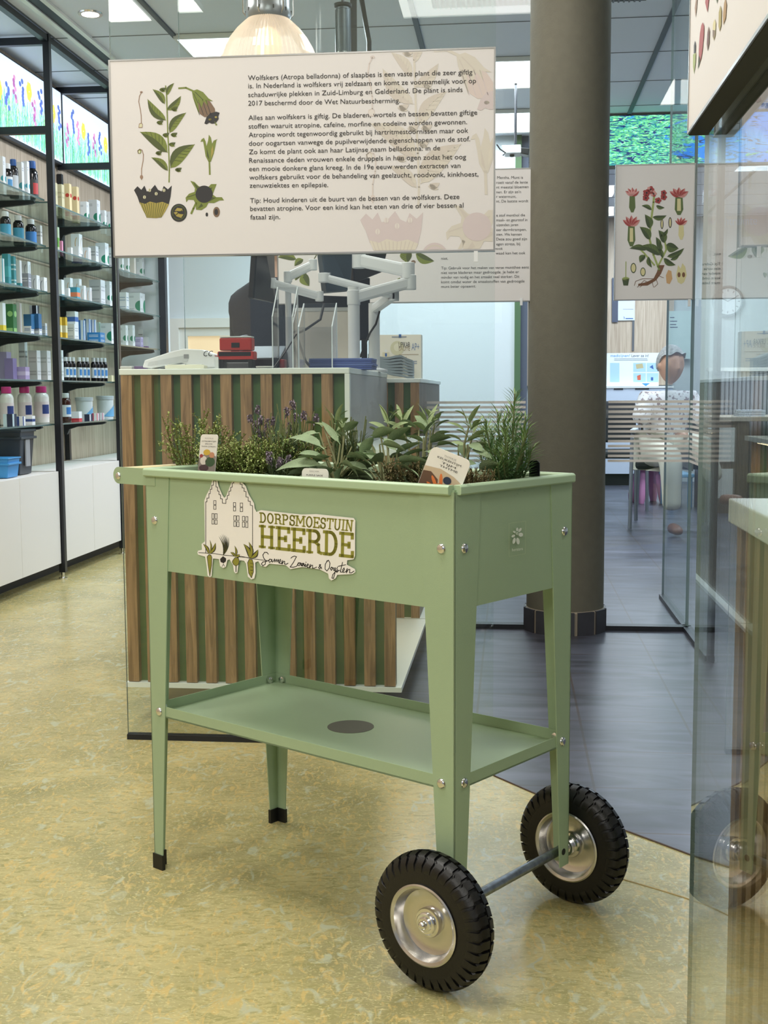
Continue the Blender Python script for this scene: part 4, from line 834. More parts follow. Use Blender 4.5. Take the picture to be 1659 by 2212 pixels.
pr.layer = 2; BLU = mat('print_blue', (52, 96, 160), .5); pr.poly([(838,1175),(862,1175),(862,1212),(838,1212)], BLU); pr.poly([(928,1215),(948,1215),(948,1250),(928,1250)], BLU); pr.poly([(1005,965),(1035,965),(1035,1005),(1005,1005)], BLU)
k = .030
pr.text('LIPIKAR', (1005,1112), (1140,1112), k, INK); pr.text('BAUME', (1005,1148), (1140,1148), .026, mat('print_tan', (168,150,120), .5)); pr.text('AP+', (1158,1145), (1250,1145), .04, mat('print_bluegrey', (126,144,176), .5))
pr.line([(925,995),(1095,995)], 10, mat('print_greyblue', (120,132,150), .5)); 
for y in (1192, 1222): pr.line([(1005,y),(1240 if y < 1200 else 1100,y)], 6, mat('print_tan'))
for y in (1268, 1290): pr.line([(1005,y),(1220,y)], 8, mat('print_bluegrey'))
pr.mb.build('printed_front', pr.mats, r, local=True, merge=False)
# white screen back / cream panel standing behind the holders
r = local_thing('privacy_panel', 'cream upright panel standing on the counter behind the acrylic holders', 'panel', onc(700, 4.06)); t = MB(); t.box(-.095, .098, 0, .03, 0, .20); t.build('board', mat('cream_panel', (222, 214, 202), .5), r, local=True, bevel=.003)
t = MB(); t.box(-.097, .10, -.001, .031, .20, .212); t.build('cap', mat('cap_grey', (206, 206, 202), .5), r, local=True)
# monitors on white jointed arms
MON = mat('monitor_black', (30, 34, 40), .28); SLATE = mat('monitor_slate', (66, 78, 88), .25)
def px3(x, y, Y): return at(x, y, Y)
def monitor(label, corners, d, mback, arm):
    """corners: 4 world points of the panel (tl, tr, br, bl)"""
    c = sum(corners, Vector())/4; r = thing('monitor', label, 'monitor', c)
    n_ = (corners[1]-corners[0]).cross(corners[3]-corners[0]).normalized()*d
    t = MB(); t.prism([corners[3], corners[2], corners[1], corners[0]], n_); t.build('screen_housing', mback, r, bevel=.004)
    return r, c
def arm_thing(label, segs, base=None, foot_z=CT_Z, pr_=.019):
    p0 = segs[0][0]; r = thing('screen_stand', label, 'screen stand', (p0.x, p0.y, foot_z))
    if base:
        t = MB(); t.lathe((p0.x, p0.y, foot_z), [(.001, 0), (.045, 0), (.045, .008), (pr_, .014), (pr_, base-foot_z), (.001, base-foot_z)], 24); t.build('post', PLAST, r, smooth=True)
    for i, (a, b_, wd, hh) in enumerate(segs):
        t = MB(); t.bar(a, b_, wd, hh); 
        o = t.build('arm_link', PLAST, r, bevel=.008)
        t = MB()
        for p in (a, b_): t.lathe(p - Zv*hh*.62, [(.001, 0), (wd*.62, 0), (wd*.62, hh*1.24), (.001, hh*1.24)], 20)
        t.build('joint', PLAST, o, smooth=True, bevel=.002)
    return r
Y1 = 3.98
mA, cA_ = monitor('slate-backed monitor with a white spiral emblem, tilted, beneath the big board', [px3(688, 480, Y1), px3(770, 470, Y1+.1), px3(757, 628, Y1+.1), px3(706, 632, Y1)], .03, SLATE, None)
n_ = Plane(px3(706, 632, Y1), (px3(757,628,Y1+.1)-px3(706,632,Y1)).normalized(), Zv, -Bv)
pr = Print(Plane(px3(706, 632, Y1) - Bv*.0335, (px3(757,628,Y1+.1)-px3(706,632,Y1)).normalized(), Zv, -Bv), base=.001)
WHI = mat('emblem_white', (216, 222, 226), .4); cc = crop(480, 545, 5.53)
sp = [cc(1345+rr*math.cos(a), 270-rr*1.15*math.sin(a)) for a, rr in [(t_*.35 - .6, 8+t_*1.9) for t_ in range(22)]]; pr.line(sp, 1.6, WHI); pr.build('emblem', mA)
mB, _ = monitor('black monitor seen from behind, right of the spiral one', [px3(762, 552, 4.15), px3(838, 540, 4.3), px3(826, 588, 4.3), px3(766, 612, 4.15)], .03, MON, None)
mC, _ = monitor('dark glossy monitor hanging beside the pharmacist in navy', [px3(560, 470, 3.8), px3(592, 470, 3.95), px3(596, 655, 3.95), px3(548, 645, 3.8)], .02, MON, None)
mD, _ = monitor('black tall monitor standing behind the white post', [px3(775, 600, 4.28), px3(800, 600, 4.30), px3(800, 735, 4.30), px3(775, 735, 4.28)], .03, MON, None)
t = MB(); q_ = px3(787, 735, 4.29); t.box(q_.x-.01, q_.x+.01, q_.y-.02, q_.y-.002, CT_Z+.0003, q_.z+.004); t.build('foot', BLACKP, mD)
mE, _ = monitor('dark till screen half hidden behind the acrylic holders', [px3(641, 636, 4.25), px3(752, 640, 4.25), px3(752, 668, 4.25), px3(641, 668, 4.25)], .03, MON, None)
t = MB(); q_ = px3(700, 668, 4.25) - Bv*.012; t.box(q_.x-.03, q_.x+.03, q_.y-.008, q_.y+.008, CT_Z+.008, q_.z); t.box(q_.x-.09, q_.x+.09, q_.y-.06, q_.y+.06, CT_Z+.0003, CT_Z+.008); t.build('foot', BLACKP, mE)
P1_ = px3(764, 660, 3.9)
arm_thing('white jointed monitor arm on the nearer white post', [(px3(764, 643, 3.9), px3(885, 610, 3.95), .034, .038), (px3(881, 585, 3.95), px3(775, 562, 4.0), .036, .042)], base=px3(764, 620, 3.9).z)
arm_thing('second white monitor arm on the rear post, angled upward', [(px3(808, 668, 4.15), px3(850, 638, 4.0), .03, .030), (px3(850, 638, 4.0), px3(700, 600, 3.95), .03, .024)], base=px3(808, 655, 4.15).z)
arm_thing('third white monitor arm behind the tall acrylic holder', [(px3(622, 598, 3.95), px3(676, 572, 3.95), .022, .028), (px3(588, 612, 3.92), px3(690, 640, 3.95), .022, .026)], base=px3(620, 590, 3.95).z, pr_=.010)
def cable(label, pts, rr=.003): t = MB(); t.tube(pts, rr, 8); tag(t.build('cable', BLACKP, smooth=True), label, 'cable')
cable('thick black cable looping across the cream panel', [px3(700, 655, 3.95), px3(692, 690, 3.93), px3(660, 712, 3.92), px3(640, 722, 3.9), px3(660, 780, 3.85), px3(675, 798, 3.8)], .0042)
cable('pair of black cables hanging from the rear monitor arm', [px3(820, 672, 4.1), px3(812, 700, 4.1), px3(800, 718, 4.12), px3(790, 740, 4.15), px3(778, 772, 4.15)], .0035)
cable('thin white-grey cable slanting across the tall acrylic holder', [px3(640, 722, 3.6), px3(620, 755, 3.58), px3(590, 796, 3.55)], .002)

# ================================================================ shelving wall at the left
SF, SW = -2.27, -2.60
def bat(px, y, a=SF): return plane_a(a).uv(px, y)[0]
P1, P2 = bat(118, 640), bat(253, 700, -2.268); P3 = 7.88
P0 = P1 - 1.03
SHZ = [.792, 1.012, 1.232, 1.450, 1.675, 1.900]
def bay(label, b0, b1, posts):
    r = thing('shelving_unit', label, 'shelving', RM(-2.43, (b0+b1)/2, 0))
    for pb in posts:
        t = MB(); t.rbox(SF-.016, SF+.016, pb-.015, pb+.015, .035, 2.695); o = t.build('post', BLACK, r)
        t = MB(); c = RM(SF-.002, pb, 0); t.lathe(c, [(.001, 0), (.022, 0), (.022, .006), (.008, .010), (.008, .036), (.001, .036)], 16); t.build('foot', CHROME, o, smooth=True)
        for z in (2.24, 2.665):
            t = MB(); t.rbox(SW+.01, SF-.016, pb-.015, pb+.015, z-.018, z+.018); t.build('cross_beam', BLACK, r)
        t = MB(); t.rbox(SW+.004, SW+.03, pb-.014, pb+.014, .555, 2.2); t.build('wall_rail', BLACK, r)
    t = MB(); t.rbox(SF-.020, SF+.012, b0+.02, b1-.02, 2.66, 2.69); t.build('top_beam', BLACK, r)
    for z in SHZ:
        t = MB(); t.rbox(SW+.015, -2.295, b0+.03, b1-.03, z-.008, z); o = t.build('glass_shelf', [M_SHELFGL, M_SEDGE], r)
        for p in o.data.polygons:
            if abs(p.normal.z) < .5: p.material_index = 1
        for bb in (b1-.06,):
            t = MB(); t.prism([RM(SW+.02, bb-.011, z-.085), RM(SW+.02, bb-.011, z-.0085), RM(-2.335, bb-.011, z-.0085), RM(-2.33, bb-.011, z-.020), RM(-2.35, bb-.011, z-.027), RM(-2.50, bb-.011, z-.040), RM(-2.548, bb-.011, z-.055), RM(-2.562, bb-.011, z-.085)], Bv*.022); t.build('bracket', BLACK, r, bevel=.001)
    return r
bay('near black shelving bay with glass shelves, at the left edge', P0, P1, [P1])
bay('middle black shelving bay with glass shelves, left of the big text board', P1, P2, [P2])
bay('far black shelving bay, seen through the glass beneath the big text board', P2, P3, [])
def cabinet(label, b0, b1):
    r = thing('base_cabinet', label, 'cabinet', RM(-2.43, (b0+b1)/2, 0)); CAB = mat('cabinet_white', (222, 218, 212), .5)
    t = MB(); t.rbox(SW+.01, SF-.019, b0+.024, b1-.024, .085, .551); t.build('carcass', CAB, r)
    mid = (b0+b1)/2
    for x0, x1 in ((b0+.024, mid-.0015), (mid+.0015, b1-.024)):
        t = MB(); t.rbox(SF-.018, SF, x0, x1, .083, .5525); t.build('door', CAB, r, bevel=.001)
    t = MB(); t.rbox(SW+.02, SF-.13, b0, b1, 0, .08); t.build('kick_board', mat('kick_black', (26, 26, 28), .5), r)
cabinet('near white base cabinet under the shelves, at the left edge', P0, P1); cabinet('middle white base cabinet under the shelves, left of the counter', P1, P2); cabinet('far white base cabinet hidden behind the counter end', P2, P3-.03)
# lightboxes with the flower meadow
LBW = mat('lightbox_white', (225, 238, 255), .4, emit=(214, 232, 255), estr=1.05)
FG = [glowm(c, .95) for c in ((96, 180, 112), (130, 206, 140), (90, 166, 146), (160, 214, 140), (110, 180, 206), (176, 216, 226))]
FF = {'y': glowm((224, 212, 96), .9), 'b': glowm((92, 116, 194), .9), 'm': glowm((172, 104, 166), .9), 'p': glowm((214, 148, 190), .9)}
def lightbox(label, b0, b1, seed):
    rnd = random.Random(seed); r = thing('lightbox', label, 'lightbox', RM(-2.585, (b0+b1)/2, 2.24))
    t = MB(); t.rbox(SW+.001, -2.563, b0, b1, 2.245, 2.66); t.build('housing', BLACK, r)
    t = MB(); t.rbox(-2.5628, -2.560, b0+.012, b1-.012, 2.262, 2.652); t.build('diffuser', LBW, r)
    pl = Plane(RM(-2.56, 0), Bv, Zv, Av); pr = Print(pl, lambda x, y: (x, y), base=.0006); pr.clip = ((b0+.013, 2.263), (b1-.013, 2.651))
    for i in range(int(560*(b1-b0))):
        x = rnd.uniform(b0, b1); h = rnd.uniform(.08, .23); k = rnd.uniform(-.05, .05); z = 2.262 + rnd.random()*.03
        pr.layer = i % 4; pr.line([(x, z), (x+k*.4, z+h*.6), (x+k, z+h)], rnd.uniform(.002, .005), rnd.choice(FG))
    n = int(11*(b1-b0))
    for i in range(n):
        x = b0 + (i+.5)*(b1-b0)/n + rnd.uniform(-.02, .02); z = 2.262 + rnd.uniform(.18, .30); kind = 'ybmbymbp'[(i+seed) % 8]
        pr.layer = 4; pr.line([(x, 2.262), (x+.01, z)], .004, FG[2]); pr.layer = 5
        if kind == 'y': 
            for a in range(6): pr.ell((x+.022*math.cos(a), z+.028*math.sin(a)), .016, .026, FF['y'])
        else:
            for a in range(7): pr.ell((x+rnd.uniform(-.022, .022), z-.07+.019*a), .016, .014, FF[kind if a % 3 else ('p' if kind == 'm' else kind)])
    pr.build('meadow_print', r)
mid = bat(134, 285, -2.565)
lightbox('glowing flower meadow lightbox above the near bay, top left', P0-.1, mid-.004, 3); lightbox('glowing flower meadow lightbox between the thin divider and the big text board', mid+.004, 7.86, 5)

# products
RZP = math.radians(84.05)
def shelf_loc(px, z, a=-2.42):
    d = ray(px, 0); # b where the vertical plane a meets the column of pixels at shelf height
    lo, hi = 4.5, 8.0
    for _ in range(40):
        m_ = (lo+hi)/2; P_ = RM(a, m_, z) - CAM; x = IW/2 + FPX*P_.dot(RT)/P_.dot(FW)
        if x < px: lo = m_
        else: hi = m_
    return RM(a, lo, z), lo
WB = (226, 228, 230)
def half_disc(mb_pr, c, r_, m_, side=-1): mb_pr.poly([(c[0]+side*r_*math.cos(a), c[1]+r_*math.sin(a)) for a in [-PI/2+PI*i/12 for i in range(13)]], m_)
def pbox(name, label, cat, px, z, w_, d_, h_, c_, deco=None, a=-2.42, group=None, dz=0.0, tilt=0):
    loc, _ = shelf_loc(px, z, a); r = thing(name, label, cat, loc + Zv*(.0004+dz), RZP + tilt, group)
    t = MB(); t.box(-w_/2, w_/2, -d_/2, d_/2, 0, h_); t.build('carton', rgbm(c_), r, local=True)
    if deco:
        for pl, ww in ((Plane((0, -d_/2, 0), (1, 0, 0), (0, 0, 1), (0, -1, 0)), w_), (Plane((-w_/2, 0, 0), (0, -1, 0), (0, 0, 1), (-1, 0, 0)), d_)):
            pr = Print(pl, lambda x, y: (x, y), base=.0004); kind, dc = deco[0], deco[1]; m_ = rgbm(dc); R = min(h_*.30, ww*.42)
            if kind == 'moon': half_disc(pr, (ww/2-.001, h_*.42), R, m_); g = rgbm((168, 172, 176)); [pr.line([(-ww*.4, h_*y), (-ww*.05, h_*y)], h_*.02, g) for y in (.85, .80, .3, .25)]
            elif kind == 'foot': pr.poly([(-ww/2, 0), (ww/2, 0), (ww/2, h_*.28), (-ww/2, h_*.28)], m_)
            elif kind == 'band': pr.poly([(-ww/2, h_*.35), (ww/2, h_*.35), (ww/2, h_*.65), (-ww/2, h_*.65)], m_)
            elif kind == 'side': pr.poly([(-ww/2, 0), (-ww*.1, 0), (-ww*.1, h_), (-ww/2, h_)], m_)
            elif kind == 'dot': pr.ell((ww*.12, h_*.68), R*.8, R*.8, m_); pr.poly([(-ww*.4, h_*.1), (ww*.4, h_*.1), (ww*.4, h_*.22), (-ww*.4, h_*.22)], m_)
            elif kind == 'lines': [pr.line([(-ww*.36, h_*y), (ww*.34, h_*y)], h_*.045, m_) for y in (.75, .62, .3, .2)]
            elif kind == 'arc': pr.line([(ww*.3*math.cos(a_)+ww*.3, h_*.5+h_*.32*math.sin(a_)) for a_ in [PI*.6+PI*.8*i/8 for i in range(9)]], ww*.07, m_)
            pr.mb.build('print', pr.mats, r, local=True, merge=False)
    return r
MC = {}
def bottle(label, px, z, rad, h_, body, cap, lab, a=-2.42, group=None, labc=None, neck=.45):
    loc, _ = shelf_loc(px, z, a); r = thing('bottle', label, 'bottle', loc + Zv*.0004, RZP, group); key = ('bt', rad, round(h_, 3), body, cap, lab)
    def mk(name, fn, m_, sm=True):
        k = key + (name,)
        if k in MC:
            o = bpy.data.objects.new(name, MC[k]); COL.objects.link(o); o.parent = r
        else:
            t = MB(); fn(t); o = t.build(name, m_, r, smooth=sm, local=True); MC[k] = o.data
        return o
    mk('body', lambda t: t.lathe((0, 0, 0), [(.0001, 0), (rad*.92, 0), (rad, .003), (rad, h_*.70), (rad*.90, h_*.77), (rad*(neck+.08), h_*.83), (rad*(neck+.08), h_*.86)], 20), mat('bottle_%02x%02x%02x' % body, body, .12))
    mk('cap', lambda t: t.lathe((0, 0, 0), [(rad*(neck+.20), h_*.83), (rad*(neck+.22), h_*.84), (rad*(neck+.20), h_*.99), (rad*(neck+.12), h_), (.0001, h_)], 20), rgbm(cap, .4))
    mk('label_band', lambda t: t.lathe((0, 0, 0), [(rad*1.012, h_*.16), (rad*1.012, h_*.58)], 20), rgbm(lab, .5))
    if labc: mk('label_mark', lambda t: t.grid([[(rad*1.02*math.cos(a_)*1, -rad*1.02*abs(math.sin(a_)), h_*z_) for a_ in [PI*1.15+PI*.35*i/5 for i in range(6)]] for z_ in (.25, .5)]), rgbm(labc, .5))
    return r
def tub(label, px, z, rad, h_, a=-2.42, blue=(110, 170, 214)):
    loc, _ = shelf_loc(px, z, a); r = thing('tub', label, 'tub', loc + Zv*.0004, RZP)
    t = MB(); t.lathe((0, 0, 0), [(.0001, 0), (rad*.92, 0), (rad, h_*.86), (rad*.98, h_*.86)], 28); t.build('body', rgbm((214, 218, 220), .35), r, smooth=True, local=True)
    t = MB(); t.lathe((0, 0, 0), [(rad*1.05, h_*.84), (rad*1.06, h_*.98), (rad*1.0, h_), (.0001, h_)], 28); t.build('lid', rgbm((196, 200, 204), .3), r, smooth=True, local=True)
    t = MB()
    rows = []
    for k in range(2): rows.append([(rad*(1.0+.0)*1.012*math.cos(PI*1.05+PI*.7*i/10)*(.94+.06*(z_)), rad*1.012*math.sin(PI*1.05+PI*.7*i/10), h_*z_) for i in range(11) for z_ in [(.08 if k == 0 else .12+.5*math.sin(PI*i/20))]])
    t.grid(rows); t.build('printed_arc', rgbm(blue), r, local=True)
ORD = ['first', 'second', 'third', 'fourth', 'fifth', 'sixth', 'seventh', 'eighth', 'ninth', 'tenth', 'eleventh', 'twelfth', 'thirteenth', 'fourteenth']
SHN = {5: 'top shelf', 4: 'second shelf down', 3: 'third shelf down', 2: 'fourth shelf down', 1: 'fifth shelf down', 0: 'lowest glass shelf'}
BN = ['near bay', 'middle bay', 'far bay']
GM, TM, RM_ = (38, 138, 108), (66, 164, 178), (196, 66, 56)
# (kind, px centre, width px, height px, colour, decoration, depth offset, lift px)
T = {
 (0, 5): [('box', 5, 14, 55, WB, ('moon', TM), 0, 0, 'white box with teal half-moon'), ('bot', 17, 24, 52, (24, 20, 20), (228, 230, 232), (222, 226, 230), (70, 140, 190), 'brown bottle with white cap'), ('bot', 31, 21, 66, (24, 22, 24), (46, 92, 160), (214, 220, 226), None, 'dark bottle with blue cap'), ('box', 45, 17, 62, WB, ('moon', TM), -.02, 0, 'white box with teal half-moon'), ('box', 58, 12, 66, WB, ('moon', TM), .0, 0, 'white box with teal half-moon'), ('bot', 72, 25, 78, (20, 22, 26), (46, 92, 160), (56, 60, 60), (190, 60, 60), 'tall dark bottle with blue cap')],
 (0, 4): [('bot', 13, 24, 52, (22, 20, 22), (226, 228, 228), (64, 148, 180), None, 'brown bottle with white cap and blue label'), ('bot', 41, 24, 52, (22, 20, 22), (226, 228, 228), (64, 148, 180), None, 'brown bottle with white cap and blue label'), ('bot', 68, 25, 52, (22, 20, 22), (226, 228, 228), (52, 120, 184), None, 'brown bottle with white cap and blue label'), ('box', 86, 10, 40, (206, 204, 200), ('lines', (150, 150, 150)), 0, 0, 'grey-white carton')],
 (0, 3): [('box', 3, 12, 50, WB, ('side', (60, 150, 160)), 0, 0, 'white and teal box'), ('box', 16, 14, 62, (62, 144, 154), ('band', (80, 170, 176)), 0, 0, 'teal box'), ('box', 29, 11, 60, (72, 152, 160), ('lines', (200, 220, 222)), 0, 0, 'pale-lettered teal box'), ('box', 42, 10, 54, WB, ('foot', (66, 150, 160)), 0, 0, 'white box with teal foot'), ('box', 58, 16, 30, (150, 152, 162), ('lines', (222, 222, 226)), 0, 0, 'grey striped box'), ('box', 58, 15, 24, WB, ('arc', (70, 74, 90)), 0, 31, 'white box with dark arc'), ('box', 76, 16, 28, WB, ('arc', (70, 74, 90)), .02, 0, 'white box with dark arc'), ('box', 92, 16, 26, WB, ('arc', (70, 74, 90)), .03, 0, 'white box with dark arc')],
 (0, 2): [('box', 4, 15, 58, WB, ('foot', (232, 206, 60)), 0, 0, 'white box with yellow foot'), ('box', 25, 19, 58, (54, 112, 62), ('dot', (150, 196, 120)), 0, 0, 'green box'), ('box', 40, 13, 62, (206, 204, 202), ('side', (186, 168, 160)), 0, 0, 'pale carton'), ('box', 63, 17, 16, WB, ('lines', (60, 90, 160)), 0, 0, 'small white box'), ('box', 82, 14, 18, WB, ('lines', (60, 90, 160)), .02, 0, 'small white box'), ('box', 64, 18, 24, (54, 112, 158), None, 0, 17, 'blue box on top of a white one'), ('box', 80, 17, 24, (48, 104, 152), None, .02, 19, 'blue box on top of a white one'), ('box', 76, 16, 17, (36, 38, 52), ('side', (200, 200, 206)), 0, 44, 'dark box on top of the blue ones'), ('box', 96, 10, 26, (206, 208, 212), ('lines', (110, 150, 190)), 0, 0, 'white carton')],
 (0, 1): [('box', 10, 24, 58, (150, 138, 170), None, -.05, 0, 'tall lilac display tray'), ('box', 24, 20, 44, (126, 112, 158), None, .01, 0, 'lilac display tray'), ('box', 50, 22, 26, (164, 148, 190), ('band', (196, 184, 210)), .04, 0, 'low lilac tray of tubes'), ('box', 52, 14, 80, WB, ('lines', (170, 170, 172)), -.06, 0, 'tall white box'), ('box', 76, 20, 62, (204, 202, 202), ('lines', (176, 174, 174)), 0, 0, 'big pale carton'), ('box', 98, 20, 62, (206, 204, 204), ('lines', (176, 174, 174)), 0, 0, 'big pale carton')],
 (0, 0): [('pink', 16, 16, 82, None, None, 0, 0, 'pink-capped white bottle'), ('pink', 55, 16, 80, None, None, 0, 0, 'pink-capped white bottle'), ('pink', 91, 17, 78, None, None, 0, 0, 'pink-capped white bottle'), ('box', 22, 22, 26, (34, 44, 66), ('side', (180, 200, 206)), .09, 0, 'small dark blue box'), ('box', 46, 14, 19, WB, ('side', (46, 70, 130)), .09, 0, 'small white and blue box'), ('box', 66, 16, 19, WB, ('band', (46, 70, 130)), .09, 0, 'small white and blue box')],
 (1, 5): [('box', 116, 15, 48, (204, 196, 160), ('dot', (190, 186, 140)), -.02, 0, 'cream box'), ('box', 131, 15, 50, (206, 198, 162), ('lines', (180, 172, 140)), -.02, 0, 'cream box'), ('box', 148, 13, 55, (226, 206, 160), ('dot', RM_), 0, 0, 'cream box with red disc'), ('box', 164, 13, 55, (226, 206, 160), ('dot', RM_), 0, 0, 'cream box with red disc'), ('box', 184, 15, 32, WB, ('moon', GM), 0, 0, 'white box with green half-moon'), ('box', 205, 20, 42, WB, ('moon', GM), .01, 0, 'white box with green half-moon'), ('box', 224, 11, 30, WB, ('moon', GM), 0, 0, 'white box with green half-moon'), ('box', 236, 11, 32, WB, ('moon', GM), 0, 0, 'white box with green half-moon')],
 (1, 4): [('box', 124, 9, 48, (200, 210, 180), ('band', (110, 170, 70)), 0, 0, 'pale box with a green band'), ('box', 133, 6, 16, (224, 150, 180), None, .05, 0, 'small pink box'), ('box', 152, 9, 14, WB, None, 0, 0, 'small white box'), ('box', 166, 17, 20, WB, ('foot', (70, 70, 150)), 0, 0, 'white box with violet foot'), ('box', 167, 19, 26, WB, ('arc', (206, 160, 70)), 0, 20, 'white box with ochre arc, on top'), ('box', 187, 16, 22, WB, ('arc', (226, 160, 60)), .02, 0, 'small white box with orange arc'), ('box', 203, 17, 34, WB, ('lines', (170, 174, 180)), -.02, 0, 'white carton'), ('box', 222, 22, 44, WB, ('moon', GM), 0, 0, 'white box with green half-moon'), ('box', 239, 10, 40, WB, ('lines', (170, 174, 180)), 0, 0, 'white carton')],
 (1, 3): [('box', 130, 15, 32, WB, ('foot', (90, 170, 190)), 0, 0, 'white box with pale blue foot'), ('box', 146, 10, 16, WB, ('foot', (90, 170, 190)), .02, 0, 'small white box'), ('box', 149, 15, 42, WB, ('arc', (216, 160, 70)), -.03, 0, 'white box with ochre arc'), ('box', 162, 18, 20, (74, 156, 178), ('band', (220, 130, 90)), .03, 0, 'blue and orange box'), ('box', 168, 15, 44, WB, ('arc', (216, 160, 70)), -.03, 0, 'white box with ochre arc'), ('box', 179, 12, 28, WB, ('arc', (216, 150, 70)), .02, 0, 'white box with orange arc'), ('box', 192, 11, 26, WB, ('arc', (216, 150, 70)), .03, 0, 'white box with orange arc'), ('box', 211, 27, 48, (216, 218, 220), ('lines', (180, 184, 188)), 0, 0, 'big white carton'), ('box', 234, 14, 50, WB, ('moon', GM), 0, 0, 'white box with green half-moon')],
 (1, 2): [('box', 129, 9, 43, (226, 180, 50), ('band', (236, 226, 190)), 0, 0, 'yellow box'), ('box', 140, 10, 44, (228, 184, 56), ('band', (236, 226, 190)), 0, 0, 'yellow box'), ('box', 155, 24, 31, WB, ('lines', (170, 176, 184)), 0, 0, 'white box'), ('box', 158, 20, 27, WB, ('band', (70, 110, 180)), 0, 31, 'white and blue box on top'), ('box', 178, 11, 42, (222, 230, 236), ('side', (60, 120, 190)), 0, 0, 'blue-white dispenser card'), ('box', 190, 11, 46, (222, 230, 236), ('side', (60, 120, 190)), 0, 0, 'blue-white dispenser card'), ('box', 202, 11, 46, (222, 230, 236), ('side', (60, 120, 190)), 0, 0, 'blue-white dispenser card'), ('box', 208, 30, 17, (48, 126, 186), ('lines', (214, 226, 232)), .05, 0, 'low blue tray'), ('box', 212, 10, 44, (206, 214, 210), ('side', (120, 160, 130)), -.05, 0, 'grey-green card'), ('box', 234, 26, 42, WB, ('moon', GM), 0, 0, 'white box with green half-moon')],
 (1, 1): [('box', 132, 10, 64, WB, ('lines', (200, 202, 206)), 0, 0, 'tall white box')] + [('bot', x, 13, 50, (20, 17, 20), (224, 226, 228), (214, 220, 226), (70, 130, 190), 'brown syrup bottle with white cap') for x in (143, 151, 159, 172, 181, 189, 203, 211, 219, 227)] + [('box', 238, 12, 13, (214, 206, 170), None, .02, 0, 'small cream box'), ('box', 248, 9, 12, (214, 206, 170), None, .02, 0, 'small cream box')],
 (1, 0): [('bot', 143, 24, 60, (62, 26, 18), (222, 224, 226), (214, 218, 224), (60, 120, 190), 'amber bottle with white cap'), ('box', 166, 18, 20, WB, ('foot', (190, 50, 60)), .04, 0, 'leaning white and red box'), ('tub', 183, 40, 48, None, None, -.02, 0, 'white tub'), ('tub', 228, 40, 48, None, None, -.02, 0, 'white tub with a blue arc'), ('box', 188, 20, 13, (34, 40, 66), ('side', (200, 200, 206)), .06, 0, 'low dark blue box'), ('box', 206, 12, 14, WB, ('side', (196, 60, 90)), .06, 0, 'low white and red box'), ('box', 218, 12, 14, WB, ('side', (196, 120, 150)), .06, 0, 'low white and pink box')],
 (2, 4): [('box', 262, 10, 38, WB, ('moon', GM), 0, 0, 'white box with green half-moon'), ('box', 274, 11, 40, WB, ('moon', GM), 0, 0, 'white box with green half-moon'), ('box', 287, 12, 34, (214, 206, 196), None, 0, 0, 'pale carton'), ('box', 304, 14, 42, WB, ('moon', GM), 0, 0, 'white box with green half-moon')],
 (2, 3): [('box', 268, 18, 34, WB, ('lines', (150, 170, 190)), 0, 0, 'white carton'), ('box', 296, 34, 38, WB, ('moon', GM), 0, 0, 'wide white box with green half-moon')],
 (2, 2): [('box', 268, 15, 42, WB, ('moon', GM), 0, 0, 'white box with green half-moon'), ('box', 283, 15, 44, WB, ('moon', GM), 0, 0, 'white box with green half-moon'), ('box', 300, 16, 20, (190, 180, 214), ('lines', (120, 110, 160)), .02, 0, 'lilac box'), ('box', 306, 11, 38, WB, ('lines', (150, 150, 156)), -.02, 0, 'white carton'), ('box', 316, 9, 22, WB, ('foot', (140, 110, 170)), .02, 0, 'white box with violet foot'), ('box', 324, 9, 24, (226, 170, 70), None, 0, 0, 'orange box')],
}
for (by, sh), items in T.items():
    cnt = {}
    tot = {}
    for it in items: tot[it[-1]] = tot.get(it[-1], 0) + 1
    for it in items:
        z = SHZ[sh]; nm = it[-1]; cnt[nm] = cnt.get(nm, 0) + 1
        od = (ORD[cnt[nm]-1] + ' ' if tot[nm] > 1 else 'the '); label = '%s%s on the %s, %s of the shelving' % (od, nm, SHN[sh], BN[by])
        if len(label.split()) > 16: label = '%s%s on the %s, %s' % (od, nm, SHN[sh], BN[by])
        grp = '%s items, %s' % (BN[by], SHN[sh]); kind, px, wp, hp = it[:4]
        aa = -2.44 + (it[6] if kind != 'bot' else 0); loc, bb = shelf_loc(px, z, aa); sc = loc.y/FPX; h_ = hp*sc + max(0, z-.944)*(.055 if kind != 'bot' else .035); w_ = wp*sc/.98
        if kind == 'bot': bottle(label, px, z, wp*sc/2*.92, h_, it[4], it[5], it[6], group=grp, labc=it[7], a=-2.43)
        elif kind == 'pink': bottle(label, px, z, wp*sc*.93, h_, (226, 218, 214), (206, 60, 130), (224, 208, 208), group=grp, labc=(44, 60, 120), a=-2.43, neck=.5)
        elif kind == 'tub': tub(label, px, z, wp*sc/2*.9, h_, a=aa)
        else: pbox('medicine_box', label, 'box', px, z, w_, w_*.92 if w_ < .09 else .08, h_, it[4], it[5], a=aa, group=grp, dz=it[7]*sc)
